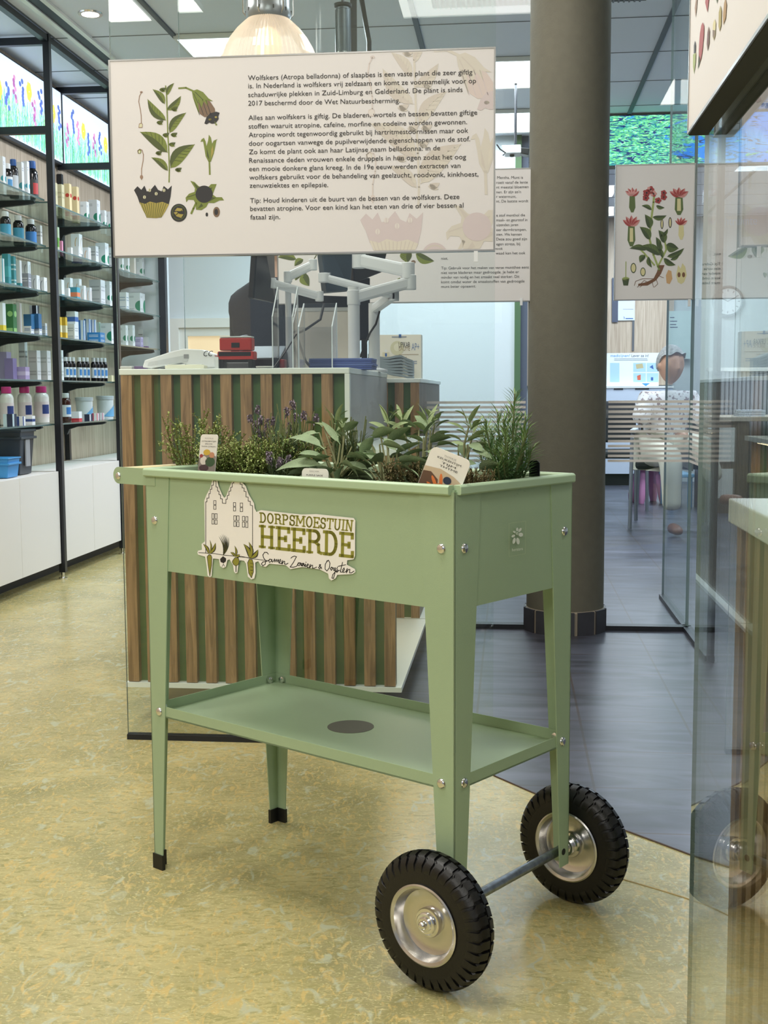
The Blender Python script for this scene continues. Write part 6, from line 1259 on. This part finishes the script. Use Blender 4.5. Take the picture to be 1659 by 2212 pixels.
# ================================================================ waiting room
SCRN = bpy.data.materials.new('tree_photo_screen'); SCRN.use_nodes = True
def screen_mat():
    nt = SCRN.node_tree; b_ = nt.nodes['Principled BSDF']; tc = nt.nodes.new('ShaderNodeTexCoord')
    def nz(sc, st, d=6, dist=1.0):
        mp = nt.nodes.new('ShaderNodeMapping'); mp.inputs['Scale'].default_value = st; n_ = nt.nodes.new('ShaderNodeTexNoise'); n_.inputs['Scale'].default_value = sc; n_.inputs['Detail'].default_value = d; n_.inputs['Distortion'].default_value = dist
        nt.links.new(tc.outputs['Object'], mp.inputs[0]); nt.links.new(mp.outputs[0], n_.inputs['Vector']); return n_
    def ramp(n_, st):
        r_ = nt.nodes.new('ShaderNodeValToRGB'); e = r_.color_ramp.elements; e[0].position, e[0].color = st[0][0], (*st[0][1], 1); e[1].position, e[1].color = st[-1][0], (*st[-1][1], 1)
        for p_, c_ in st[1:-1]: k = e.new(p_); k.color = (*c_, 1)
        nt.links.new(n_, r_.inputs[0]); return r_.outputs[0]
    def mix(a_, b2, f):
        x = nt.nodes.new('ShaderNodeMix'); x.data_type = 'RGBA'; nt.links.new(f, x.inputs[0]); nt.links.new(a_, x.inputs[6])
        if isinstance(b2, tuple): x.inputs[7].default_value = (*b2, 1)
        else: nt.links.new(b2, x.inputs[7])
        return x.outputs[2]
    sky = ramp(nz(1.2, (1, 1, 2.5)).outputs['Fac'], [(.35, lin((20, 110, 240))), (.55, lin((40, 160, 250))), (.7, lin((150, 220, 255)))])
    leaf = ramp(nz(22, (1, 1, 3.6), 8, 2).outputs['Fac'], [(.36, lin((20, 100, 150))), (.46, lin((60, 170, 150))), (.54, lin((130, 225, 110))), (.6, lin((110, 215, 235))), (.68, lin((215, 240, 150)))])
    sx = nt.nodes.new('ShaderNodeSeparateXYZ'); nt.links.new(tc.outputs['Object'], sx.inputs[0])
    ml = nt.nodes.new('ShaderNodeMath'); ml.operation = 'MULTIPLY_ADD'; ml.inputs[1].default_value = -.42; ml.inputs[2].default_value = .02; nt.links.new(sx.outputs[0], ml.inputs[0])
    big = nz(4.5, (1, 1, 2.4), 6, 1.5); ad = nt.nodes.new('ShaderNodeMath'); nt.links.new(big.outputs['Fac'], ad.inputs[0]); nt.links.new(ml.outputs[0], ad.inputs[1])
    msk = ramp(ad.outputs[0], [(.53, (0, 0, 0)), (.57, (1, 1, 1))]); o1 = mix(sky, leaf, msk)
    br = ramp(nz(9, (.7, 1, 3.2), 9, 3.0).outputs['Fac'], [(.40, (1, 1, 1)), (.43, (0, 0, 0))]); o2 = mix(o1, lin((24, 50, 110)), br)
    nt.links.new(o2, b_.inputs['Emission Color']); b_.inputs['Emission Strength'].default_value = 1.5; b_.inputs['Base Color'].default_value = (0, 0, 0, 1); b_.inputs['Roughness'].default_value = .4
screen_mat()
plS = plane_b(8.0); s0, _ = plS.uv(1240, 300); s1 = s0 + 1.75
r = thing('light_banner', 'long glowing banner with blue sky and tree photo under the waiting room ceiling', 'light banner', RM((s0+s1)/2, 8.04, 2.37))
t = MB(); t.rbox(s0, s1, 8.002, 8.08, 2.365, 2.69); t.build('housing', DARKALU, r)
t = MB(); t.rbox(s0+.01, s1-.01, 7.998, 8.0015, 2.375, 2.682); t.build('screen', SCRN, r)
# cupboard with return slots
CUP = mat('pale_blue_cupboard', (206, 216, 230), .5)
plC = plane_b(12.2); a0, _ = plC.uv(1290, 900); a1, _ = plC.uv(1452, 900)
r = thing('cupboard', 'long pale cupboard with black slots at the back of the waiting room', 'cupboard', RM((a0+a1)/2, 12.4, 0))
t = MB(); t.rbox(a0, a1, 12.2, 12.68, .12, .97); t.build('body', CUP, r); t = MB(); t.rbox(a0-.01, a1+.01, 12.19, 12.69, .97, .99); t.build('top', WHITE, r)
t = MB(); t.rbox(a0, a1, 12.25, 12.66, 0, .12); t.build('kick_board', BLACKP, r)
for x0, x1 in ((1326, 1346), (1372, 1402)):
    u0, _ = plC.uv(x0, 840); u1, _ = plC.uv(x1, 840); t = MB(); t.rbox(u0, u1, 12.194, 12.199, .955, .985); t.build('slot', BLACKP, r)
plP = plane_b(12.3); u0, _ = plP.uv(1290, 800); u1, v1 = plP.uv(1424, 762)
r = thing('information_board', 'white sign on the cupboard with blue and black lettering and small blue pictograms', 'information board', RM((u0+u1)/2, 12.31, .99))
t = MB(); t.rbox(u0, u1, 12.3, 12.33, .9905, v1); t.build('panel', mat('sign_white', (232, 238, 244), .4), r)
pr = Print(plP, base=.001); SB = mat('sign_blue', (60, 140, 210), .5); LB = mat('sign_lightblue', (176, 210, 236), .5); pr.layer = 1
pr.text('medicijnen?', (1319, 771), (1361, 771), .038, SB); pr.text('Lever ze in!', (1364, 771), (1401, 771), .038, INK)
for y, x1 in ((775, 1398), (778, 1399)): pr.line([(1327, y), (x1, y)], 1, mat('grey_paper'))
for x0, y0, x1, y1 in ((1368,784,1395,803),(1397,784,1422,803),(1368,806,1395,825),(1397,806,1422,825),(1318,784,1338,825)): pr.poly([(x0,y0),(x1,y0),(x1,y1),(x0,y1)], LB)
pr.layer = 2; pr.poly([(1373,787),(1388,785),(1390,795),(1375,797)], mat('pill_strip', (190, 176, 130), .5)); pr.poly([(1376,812),(1384,809),(1384,821),(1377,821)], mat('print_redorange', (206, 96, 66), .5)); pr.poly([(1406,815),(1411,815),(1411,822),(1406,822)], BLU); pr.poly([(1386,828),(1404,828),(1395,834)], SB); pr.poly([(1403,793),(1410,788),(1412,798)], BLU)
pr.build('print', r)
plW = plane_b(12.70-.002)
def wall_sheet(name, label, x0, y0, x1, y1, m_, cat='poster', b_=12.695):
    pl = plane_b(b_-.012); u0, v1 = pl.uv(x0, y0); u1, v0 = pl.uv(x1, y1); r = thing(name, label, cat, RM((u0+u1)/2, b_-.006, v0))
    t = MB(); t.rbox(u0, u1, b_-.012, b_, v0, v1); t.build('sheet', m_, r); return r, pl
r, pl = wall_sheet('poster', 'small white notice with dark edge on the wood wall right of the column', 1336, 600, 1371, 692, mat('notice_white', (216, 222, 232), .5))
pr = Print(pl, base=.001); pr.poly([(1322,600),(1335,600),(1335,696),(1322,696)], mat('notice_dark', (70, 76, 96), .5)); pr.line([(1346,668),(1368,668)], 1, mat('grey_paper')); pr.text('b', (1347,689), (1350,689), .04, BLU); pr.line([(1352,688),(1367,688)], 2, BLU); pr.build('print', r)
t = MB(); u, _ = plW.uv(1368, 700); t.rbox(u-.011, u+.011, 12.69, 12.699, 1.35, 1.72); r = tag(t.build('slotted_rail', mat('rail_grey', (90, 92, 96), .5)), 'slotted metal rail on the wood wall above the white sign', 'rail')
r, pl = wall_sheet('document_holder', 'greenish acrylic document holder with a notice, right of the wood wall', 1441, 672, 1491, 775, mat('pale_green_sheet', (190, 206, 200), .3), 'document holder', b_=12.69)
pr = Print(pl, base=.001)
for y, x1 in ((686,1456),(694,1462),(701,1460),(707,1463)): pr.line([(1448,y),(x1,y)], 2, mat('notice_dark'))
pr.build('print', r)
plK = plane_b(12.72); cK = plK.hit(1572, 651)
r = thing('wall_clock', 'round wall clock with grey rim seen through the side glass', 'clock', cK)
t = MB(); t.lathe(cK, [(.001, .0), (.135, .0), (.135, .004)], 48, -Bv); t.build('face', mat('clock_face', (226, 228, 226), .4), r)
t = MB(); t.lathe(cK, [(.133, -.01), (.133, .012), (.145, .022), (.158, .012), (.158, -.01)], 56, -Bv); t.build('rim', mat('clock_rim', (110, 116, 122), .25, metal=.6), r, smooth=True)
pr = Print(Plane(cK, Av, Zv, -Bv), lambda x, y: (x, y), base=.005)
for k in range(12): a = 2*PI*k/12; pr.line([(.100*math.sin(a), .100*math.cos(a)), (.118*math.sin(a), .118*math.cos(a))], .008, INK)
pr.layer = 1; pr.line([(0, 0), (-.06, .03)], .008, INK); pr.line([(0, 0), (.085, .045)], .006, INK); pr.build('hands', r)
# desk with drawers
DY = 9.2; D0 = at(1545, 905, DY); dz = .742
def W(px, Y): return at(px, 847, Y).x
r = thing('desk', 'consultation desk with light top and brown wooden side, beyond the side glass', 'desk', (W(1600, DY), DY, 0))
x0, x1 = W(1548, DY), W(1548, DY) + 1.3
t = MB(); t.box(x0, x1, DY, DY+.8, dz-.035, dz); t.build('top', mat('light_wood_top', (196, 184, 166), .45), r, bevel=.003)
for xa in (W(1597, DY), x1-.09):
    t = MB(); t.box(xa, xa+.085, DY+.02, DY+.78, 0, dz-.035); t.build('side', DARKOAK, r)
t = MB(); t.box(W(1550, DY), W(1592, DY), DY+.03, DY+.6, .40, .66); t.build('drawer', WHITE, r)['label'] = 'white upper drawer'
t = MB(); t.box(W(1555, DY), W(1590, DY), DY+.03, DY+.6, .12, .345); t.build('drawer', WHITE, r)['label'] = 'white lower drawer'
t = MB(); t.box(W(1548, DY), W(1597, DY), DY+.04, DY+.6, .0, .70); t.build('carcass', DARKOAK, r)
leaflets('small paper stack on the far desk', 1620, 9.4, .2, .05, .2, (206, 212, 222), z=dz+.0005, n=3)
pn = thing('flute_reflection_panel', 'pale fluted panel added at the far desk for the reflected counter side', 'screen', (W(1590, 9.75), 10.05, 0)); t = MB()  # added panel standing in for the counter side's reflection in the side glass
for k in range(24): t.box(W(1530, 10.05)+.035*k, W(1530, 10.05)+.035*k+.022, 10.04, 10.055, .0, 1.10)
t.build('ribs', mat('pale_rib', (176, 178, 186), .5), pn); t = MB(); t.box(W(1530, 10.05), W(1530, 10.05)+.85, 10.056, 10.08, 0, 1.10); t.build('backing', mat('pale_rib_back', (120, 122, 134), .6), pn)
t = MB(); t.box(W(1530, 10.05)-.01, W(1530, 10.05)+.86, 10.02, 10.10, 1.10, 1.13); t.build('cap', WHITE, pn)
# glass door with lettering
GW = glass_panel(8, 1.05, 1.95, 6.496, 6.504, 2.30, strip=False, z0=.01)
plG = plane_b(6.496); pr = Print(plG, base=.0005); pr.text('wachtruimte', (1533, 487), (1635, 485), .062, mat('film_blue', (176, 202, 230), .5, emit=(150, 180, 220), estr=.0)); pr.build('lettering', GW)
# chairs and stool
CHL = mat('grey_chair_tube', (128, 132, 140), .35, metal=.4); CHB = mat('chair_black', (24, 25, 30), .7)
def chair(label, x, y, rz):
    r = thing('armchair', label, 'chair', (x, y, 0), rz); L = lambda nm, t, m_, sm=False, bv=0: t.build(nm, m_, r, local=True, smooth=sm, bevel=bv)
    t = MB(); t.box(-.24, .24, -.24, .22, .41, .47); L('seat', t, CHB, bv=.02)
    t = MB(); t.hexa([(-.23, .20, .52), (.23, .20, .52), (.23, .25, .52), (-.23, .25, .52), (-.22, .27, .86), (.22, .27, .86), (.22, .31, .86), (-.22, .31, .86)]); L('backrest', t, CHB, bv=.02)
    for sx in (-1, 1):
        t = MB(); t.tube([(sx*.27, -.25, 0), (sx*.265, -.22, .62), (sx*.262, -.15, .655)], .013, 10); L('leg', t, CHL, True)
        t = MB(); t.tube([(sx*.25, .30, 0), (sx*.255, .22, .45), (sx*.25, .27, .66)], .013, 10); L('leg', t, CHL, True)
        t = MB(); t.box(sx*.26-.022, sx*.26+.022, -.2, .24, .655, .68); L('armrest', t, mat('arm_light', (206, 214, 222), .3), bv=.008)
    return r
chair('grey-legged armchair under the seated person', 2.01, 8.42, math.radians(-14))
chair('black armchair with grey legs behind the seated person, beside the column', 1.83, 9.75, math.radians(-6))
r = thing('childrens_stool', 'small pink plastic children\'s stool with four thick legs under the chairs', 'stool', (W(1402, 10.2), 10.2, 0)); PK = mat('pink_plastic', (214, 146, 190), .4)
t = MB(); t.lathe((0, 0, 0), [(.001, .275), (.13, .275), (.155, .29), (.15, .312), (.12, .318), (.001, .312)], 28); t.build('seat', PK, r, smooth=True, local=True)
for k in range(4):
    a = PI/4 + k*PI/2 + .2; t = MB(); t.tube([(math.cos(a)*q_, math.sin(a)*q_, z) for q_, z in ((.085, .29), (.105, .18), (.135, .06), (.14, .0))], [.026, .032, .036, .026], 12); t.build('leg', PK, r, smooth=True, local=True)
r = thing('play_table', 'small light blue children\'s table standing right of the pink stool', 'table', (W(1475, 9.9), 9.9, 0)); t = MB(); t.box(-.14, .06, -.2, .2, .245, .275); t.build('top', rgbm((128, 188, 226), .3), r, local=True, bevel=.008)
for sx in (-.11, .03):
    for sy in (-.17, .17): t = MB(); t.tube([(sx, sy, 0), (sx, sy, .245)], .02, 10); t.build('leg', rgbm((90, 160, 210), .3), r, local=True, smooth=True)

# ================================================================ people
def skin_mesh(name, nodes, edges, sub=2):
    """nodes: list of (pos, radius or (rx, ry)); first node is the root"""
    me = bpy.data.meshes.new(name); me.from_pydata([tuple(p) for p, r_ in nodes], edges, []); o = bpy.data.objects.new(name, me); COL.objects.link(o)
    md = o.modifiers.new('s', 'SKIN'); sl = me.skin_vertices[0].data if me.skin_vertices else None
    if sl is None:
        bm = bmesh.new(); bm.from_mesh(me); bm.verts.layers.skin.verify(); bm.to_mesh(me); bm.free(); sl = me.skin_vertices[0].data
    for i, (p, r_) in enumerate(nodes): sl[i].radius = r_ if isinstance(r_, tuple) else (r_, r_)
    sl[0].use_root = True; md.use_smooth_shade = True
    ss = o.modifiers.new('u', 'SUBSURF'); ss.levels = sub; ss.render_levels = sub
    bpy.context.view_layer.update(); dg = bpy.context.evaluated_depsgraph_get(); m2 = bpy.data.meshes.new_from_object(o.evaluated_get(dg)); bpy.data.objects.remove(o)
    return m2
def head_mesh(c, f, sz=.118):
    """head with face: c centre, f facing direction (unit, horizontal), sz half height"""
    f = Vector(f).normalized(); s_ = f.cross(Zv).normalized(); n_, m_ = 40, 28; t = MB(); rows = []
    g = lambda x, y, cx_, cy_, w_: math.exp(-((x-cx_)**2+(y-cy_)**2)/w_**2)
    for i in range(m_+1):
        ph = PI*i/m_; row = []
        for j in range(n_):
            th_ = 2*PI*j/n_; X = math.sin(th_)*math.sin(ph); Y_ = math.cos(th_)*math.sin(ph); Z_ = math.cos(ph)   # Y_ = forward
            w_ = .66 - (.16*max(0, -Z_)**1.2); dp = .80 - .10*max(0, -Z_); x = X*w_; y = Y_*dp; z = Z_
            if Y_ > 0:
                y += .17*g(X, Z_, 0, -.22, .13) + .08*g(X, Z_, 0, -.02, .10) - .07*(g(X, Z_, .30, .02, .16)+g(X, Z_, -.30, .02, .16)) + .05*g(X, Z_, 0, -.52, .16) + .06*g(X, Z_, 0, -.86, .22) + .03*g(X, Z_, 0, .25, .4) - .03*g(X, Z_, 0, -.40, .06)
            row.append(Vector(c) + (s_*x + f*y + Zv*z)*sz)
        rows.append(row)
    t.grid(rows[::-1], closed=True)
    for sd in (-1, 1): 
        e_ = Vector(c) + (s_*sd*.66 - f*.05 + Zv*-.05)*sz; t.grid([[e_ + (s_*sd*.10*math.sin(q_*PI/4) + f*math.cos(2*PI*j/10)*.12*math.cos(q_*PI/4*.8) + Zv*math.sin(2*PI*j/10)*.22*math.cos(q_*PI/4*.8))*sz for j in range(10)] for q_ in range(3)], closed=True, cap=True)
    return t, s_
def hand_nodes(wrist, d, palm_n, nodes, edges, root, curl=.6, sc=1.0):
    """adds palm and five fingers to a skeleton; d direction of the hand, palm_n palm normal"""
    d = Vector(d).normalized(); palm_n = Vector(palm_n).normalized(); s_ = d.cross(palm_n).normalized()
    pm = len(nodes); nodes.append((wrist + d*.045*sc, (.030*sc, .016*sc))); edges.append((root, pm))
    for k, (off, ln) in enumerate(((-.030, .060), (-.011, .072), (.010, .068), (.028, .054))):
        b_ = wrist + d*.078*sc + s_*off*sc; i0 = len(nodes); nodes.append((b_, .0098*sc)); edges.append((pm, i0)); dd = d.copy(); p = b_
        for j in range(2): dd = (dd - palm_n*-curl*.55).normalized(); p = p + dd*ln*.5*sc; nodes.append((p, (.0085-.0012*j)*sc)); edges.append((len(nodes)-2, len(nodes)-1))
    tb = wrist + d*.025*sc - s_*.028*sc; i0 = len(nodes); nodes.append((tb, .012*sc)); edges.append((pm, i0)); p = tb + (d*.7 - s_*.7).normalized()*.035*sc; nodes.append((p, .0105*sc)); edges.append((i0, i0+1)); nodes.append((p + (d*.9 - s_*.3 + palm_n*.3).normalized()*.028*sc, .0085*sc)); edges.append((i0+1, i0+2))
def join_body(parts, name, m_, parent, voxel=.0065):
    bm = bmesh.new()
    for me in parts: bm.from_mesh(me)
    me = bpy.data.meshes.new(name); bm.to_mesh(me); bm.free(); o = bpy.data.objects.new(name, me); COL.objects.link(o)
    rm = o.modifiers.new('r', 'REMESH'); rm.mode = 'VOXEL'; rm.voxel_size = voxel; rm.use_smooth_shade = True
    sm = o.modifiers.new('sm', 'SMOOTH'); sm.iterations = 3; sm.factor = .5
    bpy.context.view_layer.update(); m2 = bpy.data.meshes.new_from_object(o.evaluated_get(bpy.context.evaluated_depsgraph_get())); bpy.data.objects.remove(o)
    m2.transform(Matrix.Translation(-WLOC[parent.name])); o = bpy.data.objects.new(name, m2); COL.objects.link(o); o.parent = parent; m2.materials.clear(); m2.materials.append(m_)
    for p in m2.polygons: p.use_smooth = True
    return o
def mb_mesh(t):
    me = bpy.data.meshes.new('tmp'); me.from_pydata([tuple(v) for v in t.v], [], t.f); bm = bmesh.new(); bm.from_mesh(me); bmesh.ops.remove_doubles(bm, verts=bm.verts, dist=1e-6); bmesh.ops.recalc_face_normals(bm, faces=bm.faces); bm.to_mesh(me); bm.free(); return me
def cloth(name, me, m_, parent):
    me.transform(Matrix.Translation(-WLOC[parent.name])); me.materials.clear(); me.materials.append(m_); o = bpy.data.objects.new(name, me); COL.objects.link(o); o.parent = parent
    for p in me.polygons: p.use_smooth = True
    return o
def hair(c, f, sz, m_, parent, back=.25, low=-.35, name='hair'):
    f = Vector(f).normalized(); s_ = f.cross(Zv).normalized(); t = MB(); rows = []; n_ = 40; rr = random.Random(3)
    for i in range(15):
        ph = PI*.70*i/14; row = []
        for j in range(n_):
            th_ = 2*PI*j/n_; X, Y_, Z_ = math.sin(th_)*math.sin(ph), math.cos(th_)*math.sin(ph), math.cos(ph)
            cy_ = math.cos(th_); cut = .10 + .46*cy_**.5 + .06*math.sin(th_*7) if cy_ > 0 else low*(-cy_)**.6
            zz = max(Z_, cut); k = (1.0 if i < 13 else .95 - .05*(i-13)) + .035*math.sin(th_*9+ph*5) + .03*rr.random(); tp_ = max(0, (Z_-zz)/-1.2) if Z_ < zz else 0
            row.append(Vector(c) + (s_*X*.71*k + f*(Y_*.85 - .01)*k + Zv*(zz*1.07+.01))*sz)
        rows.append(row)
    t.grid(rows[::-1], closed=True); return cloth(name, mb_mesh(t), m_, parent)
SKIN = mat('skin', (206, 158, 132), .5, spec=.4)
V3 = Vector
def seated_customer():
    f = V3((.30, -.95, 0)).normalized(); s_ = f.cross(Zv).normalized(); s_ = -s_ if s_.x < 0 else s_   # s_ points to picture right
    hip = V3((1.93, 8.30, .53)); r = thing('person', 'seated person in a white floral blouse and pale trousers, legs crossed, beyond the column', 'person', (hip.x, hip.y, 0))
    ch = hip + V3((0, -.01, .22)); nk = V3((1.945, 8.24, .955)); hc = V3((1.935, 8.18, 1.115)); sh = V3((1.945, 8.26, .885))
    shl, shr = sh - s_*.165, sh + s_*.165; el, er = V3((1.71, 8.14, .705)), V3((2.17, 8.14, .70)); wl, wr = V3((1.87, 7.93, .685)), V3((2.02, 7.93, .675))
    hl, hr = hip - s_*.09 + f*.02, hip + s_*.09 + f*.02; kl, kr = V3((1.87, 7.86, .515)), V3((2.04, 7.80, .615)); al, ar = V3((1.885, 7.86, .09)), V3((2.155, 7.70, .285)); tl, tr = V3((1.895, 7.70, .035)), V3((2.27, 7.60, .255))
    N = [(hip, (.15, .11)), (ch, (.145, .10)), (sh, (.12, .085)), (nk, .052), (nk + (hc-nk)*.45, .048), (shl, .062), (el, .042), (wl - (wl-el)*.1, .026), (shr, .062), (er, .042), (wr - (wr-er)*.1, .026), (hl, .09), (kl, .062), (al, .036), (hr, .09), (kr, .062), (ar, .036), (al + V3((0, 0, -.035)), .036), (tl, .028), (ar + V3((.015, -.005, -.04)), .036), (tr, .026)]
    E = [(0, 1), (1, 2), (2, 3), (3, 4), (2, 5), (5, 6), (6, 7), (2, 8), (8, 9), (9, 10), (0, 11), (11, 12), (12, 13), (0, 14), (14, 15), (15, 16), (13, 17), (17, 18), (16, 19), (19, 20)]
    hand_nodes(wl, (.8, -.5, -.1), (0, 0, -1), N, E, 7); hand_nodes(wr, (-.8, -.5, -.05), (0, 0, -1), N, E, 10)
    body = skin_mesh('b', N, E, 1); ht, _ = head_mesh(hc, f, .126); join_body([body, mb_mesh(ht)], 'body', SKIN, r, .007)
    FL = mat('floral_blouse', (226, 222, 220), .8); nt = FL.node_tree; tc = nt.nodes.new('ShaderNodeTexCoord'); vz = nt.nodes.new('ShaderNodeTexNoise'); vz.inputs['Scale'].default_value = 38; vz.inputs['Detail'].default_value = 3
    rp = nt.nodes.new('ShaderNodeValToRGB'); rp.color_ramp.elements[0].position = .56; rp.color_ramp.elements[0].color = (*lin((228, 224, 224)), 1); rp.color_ramp.elements[1].position = .60; rp.color_ramp.elements[1].color = (*lin((150, 134, 136)), 1)
    nt.links.new(tc.outputs['Object'], vz.inputs['Vector']); nt.links.new(vz.outputs['Fac'], rp.inputs[0]); nt.links.new(rp.outputs[0], nt.nodes['Principled BSDF'].inputs['Base Color'])
    N = [(hip + V3((0, 0, .03)), (.172, .13)), (ch, (.165, .118)), (sh, (.138, .095)), (shl, .078), (shl.lerp(el, .92), .062), (shr, .078), (shr.lerp(er, .92), .062), (sh + V3((0, .02, .03)), (.07, .05))]
    cloth('blouse', skin_mesh('c', N, [(0, 1), (1, 2), (2, 3), (3, 4), (2, 5), (5, 6), (2, 7)], 2), FL, r)
    N = [(hip, (.165, .13)), (hl, .108), (kl, .085), (kl.lerp(al, .5), .068), (kl.lerp(al, .84), .064), (hr, .108), (kr, .085), (kr.lerp(ar, .5), .068), (kr.lerp(ar, .80), .064)]
    cloth('trousers', skin_mesh('c', N, [(0, 1), (1, 2), (2, 3), (3, 4), (0, 5), (5, 6), (6, 7), (7, 8)], 2), mat('pale_trousers', (206, 202, 186), .85), r)
    SH = mat('brown_shoe', (112, 72, 50), .5)
    for a_, t_ in ((al, tl), (ar, tr)):
        N = [(a_ + V3((0, .01, -.04)), (.042, .04)), (a_.lerp(t_, .6) + V3((0, 0, -.012)), (.042, .034)), (t_ + V3((0, 0, 0)), (.038, .026))]; o = cloth('shoe', skin_mesh('c', N, [(0, 1), (1, 2)], 2), SH, r)
    hair(hc, f, .127, mat('grey_hair', (172, 170, 168), .85, bump=(120, 1.0), noise=(60, .25, (1, 1, 1))), r)
seated_customer()
def pharmacist():
    f = V3((.75, .66, 0)).normalized(); s_ = f.cross(Zv).normalized(); base = at(592, 847, 5.08); B0 = V3((base.x, base.y, 0))
    r = thing('person', 'standing person in a navy jacket behind the counter, back turned, under the board', 'person', B0)
    P_ = lambda x, y, z: B0 + s_*x + f*y + Zv*z
    hc = P_(0, .04, 1.565); N = [(P_(0, 0, .95), (.15, .11)), (P_(0, -.01, 1.15), (.14, .10)), (P_(0, 0, 1.34), (.13, .09)), (P_(0, .01, 1.45), .052), (P_(0, .025, 1.50), .05), (P_(-.17, 0, 1.33), .06), (P_(-.26, .04, 1.06), .042), (P_(-.18, .24, .99), .026), (P_(.17, 0, 1.33), .06), (P_(.26, .04, 1.06), .042), (P_(.18, .24, .99), .026), (P_(-.09, 0, .90), .09), (P_(-.10, .0, .48), .062), (P_(-.10, -.02, .09), .04), (P_(.09, 0, .90), .09), (P_(.10, 0, .48), .062), (P_(.10, -.02, .09), .04), (P_(-.10, .12, .035), .035), (P_(.10, .12, .035), .035)]
    E = [(0, 1), (1, 2), (2, 3), (3, 4), (2, 5), (5, 6), (6, 7), (2, 8), (8, 9), (9, 10), (0, 11), (11, 12), (12, 13), (0, 14), (14, 15), (15, 16), (13, 17), (16, 18)]
    hand_nodes(P_(-.16, .27, .985), f*1 + s_*.3, (0, 0, -1), N, E, 7); hand_nodes(P_(.16, .27, .985), f*1 - s_*.3, (0, 0, -1), N, E, 10)
    ht, _ = head_mesh(hc, f, .118); join_body([skin_mesh('b', N, E, 1), mb_mesh(ht)], 'body', SKIN, r, .008)
    NV = mat('navy_jacket', (18, 22, 40), .85, bump=(300, .4))
    N = [(P_(0, 0, .84), (.185, .14)), (P_(0, -.01, 1.12), (.18, .13)), (P_(0, 0, 1.32), (.155, .115)), (P_(-.18, 0, 1.32), .088), (P_(-.27, .04, 1.06), .068), (P_(-.19, .22, 1.0), .05), (P_(.18, 0, 1.32), .088), (P_(.27, .04, 1.06), .068), (P_(.19, .22, 1.0), .05), (P_(0, .005, 1.42), (.07, .07))]
    cloth('jacket', skin_mesh('c', N, [(0, 1), (1, 2), (2, 3), (3, 4), (4, 5), (2, 6), (6, 7), (7, 8), (2, 9)], 2), NV, r)
    N = [(P_(0, 0, .92), (.16, .12)), (P_(-.09, 0, .86), .10), (P_(-.10, 0, .48), .078), (P_(-.10, -.02, .08), .06), (P_(.09, 0, .86), .10), (P_(.10, 0, .48), .078), (P_(.10, -.02, .08), .06)]
    cloth('trousers', skin_mesh('c', N, [(0, 1), (1, 2), (2, 3), (0, 4), (4, 5), (5, 6)], 2), mat('dark_trousers', (40, 42, 50), .85), r)
    for sx in (-.10, .10):
        N = [(P_(sx, -.04, .045), (.044, .042)), (P_(sx, .06, .04), (.044, .036)), (P_(sx, .14, .034), (.040, .030))]; cloth('shoe', skin_mesh('c', N, [(0, 1), (1, 2)], 2), BLACKP, r)
    hair(hc, f, .118, mat('grey_hair'), r, low=-.5)
pharmacist()
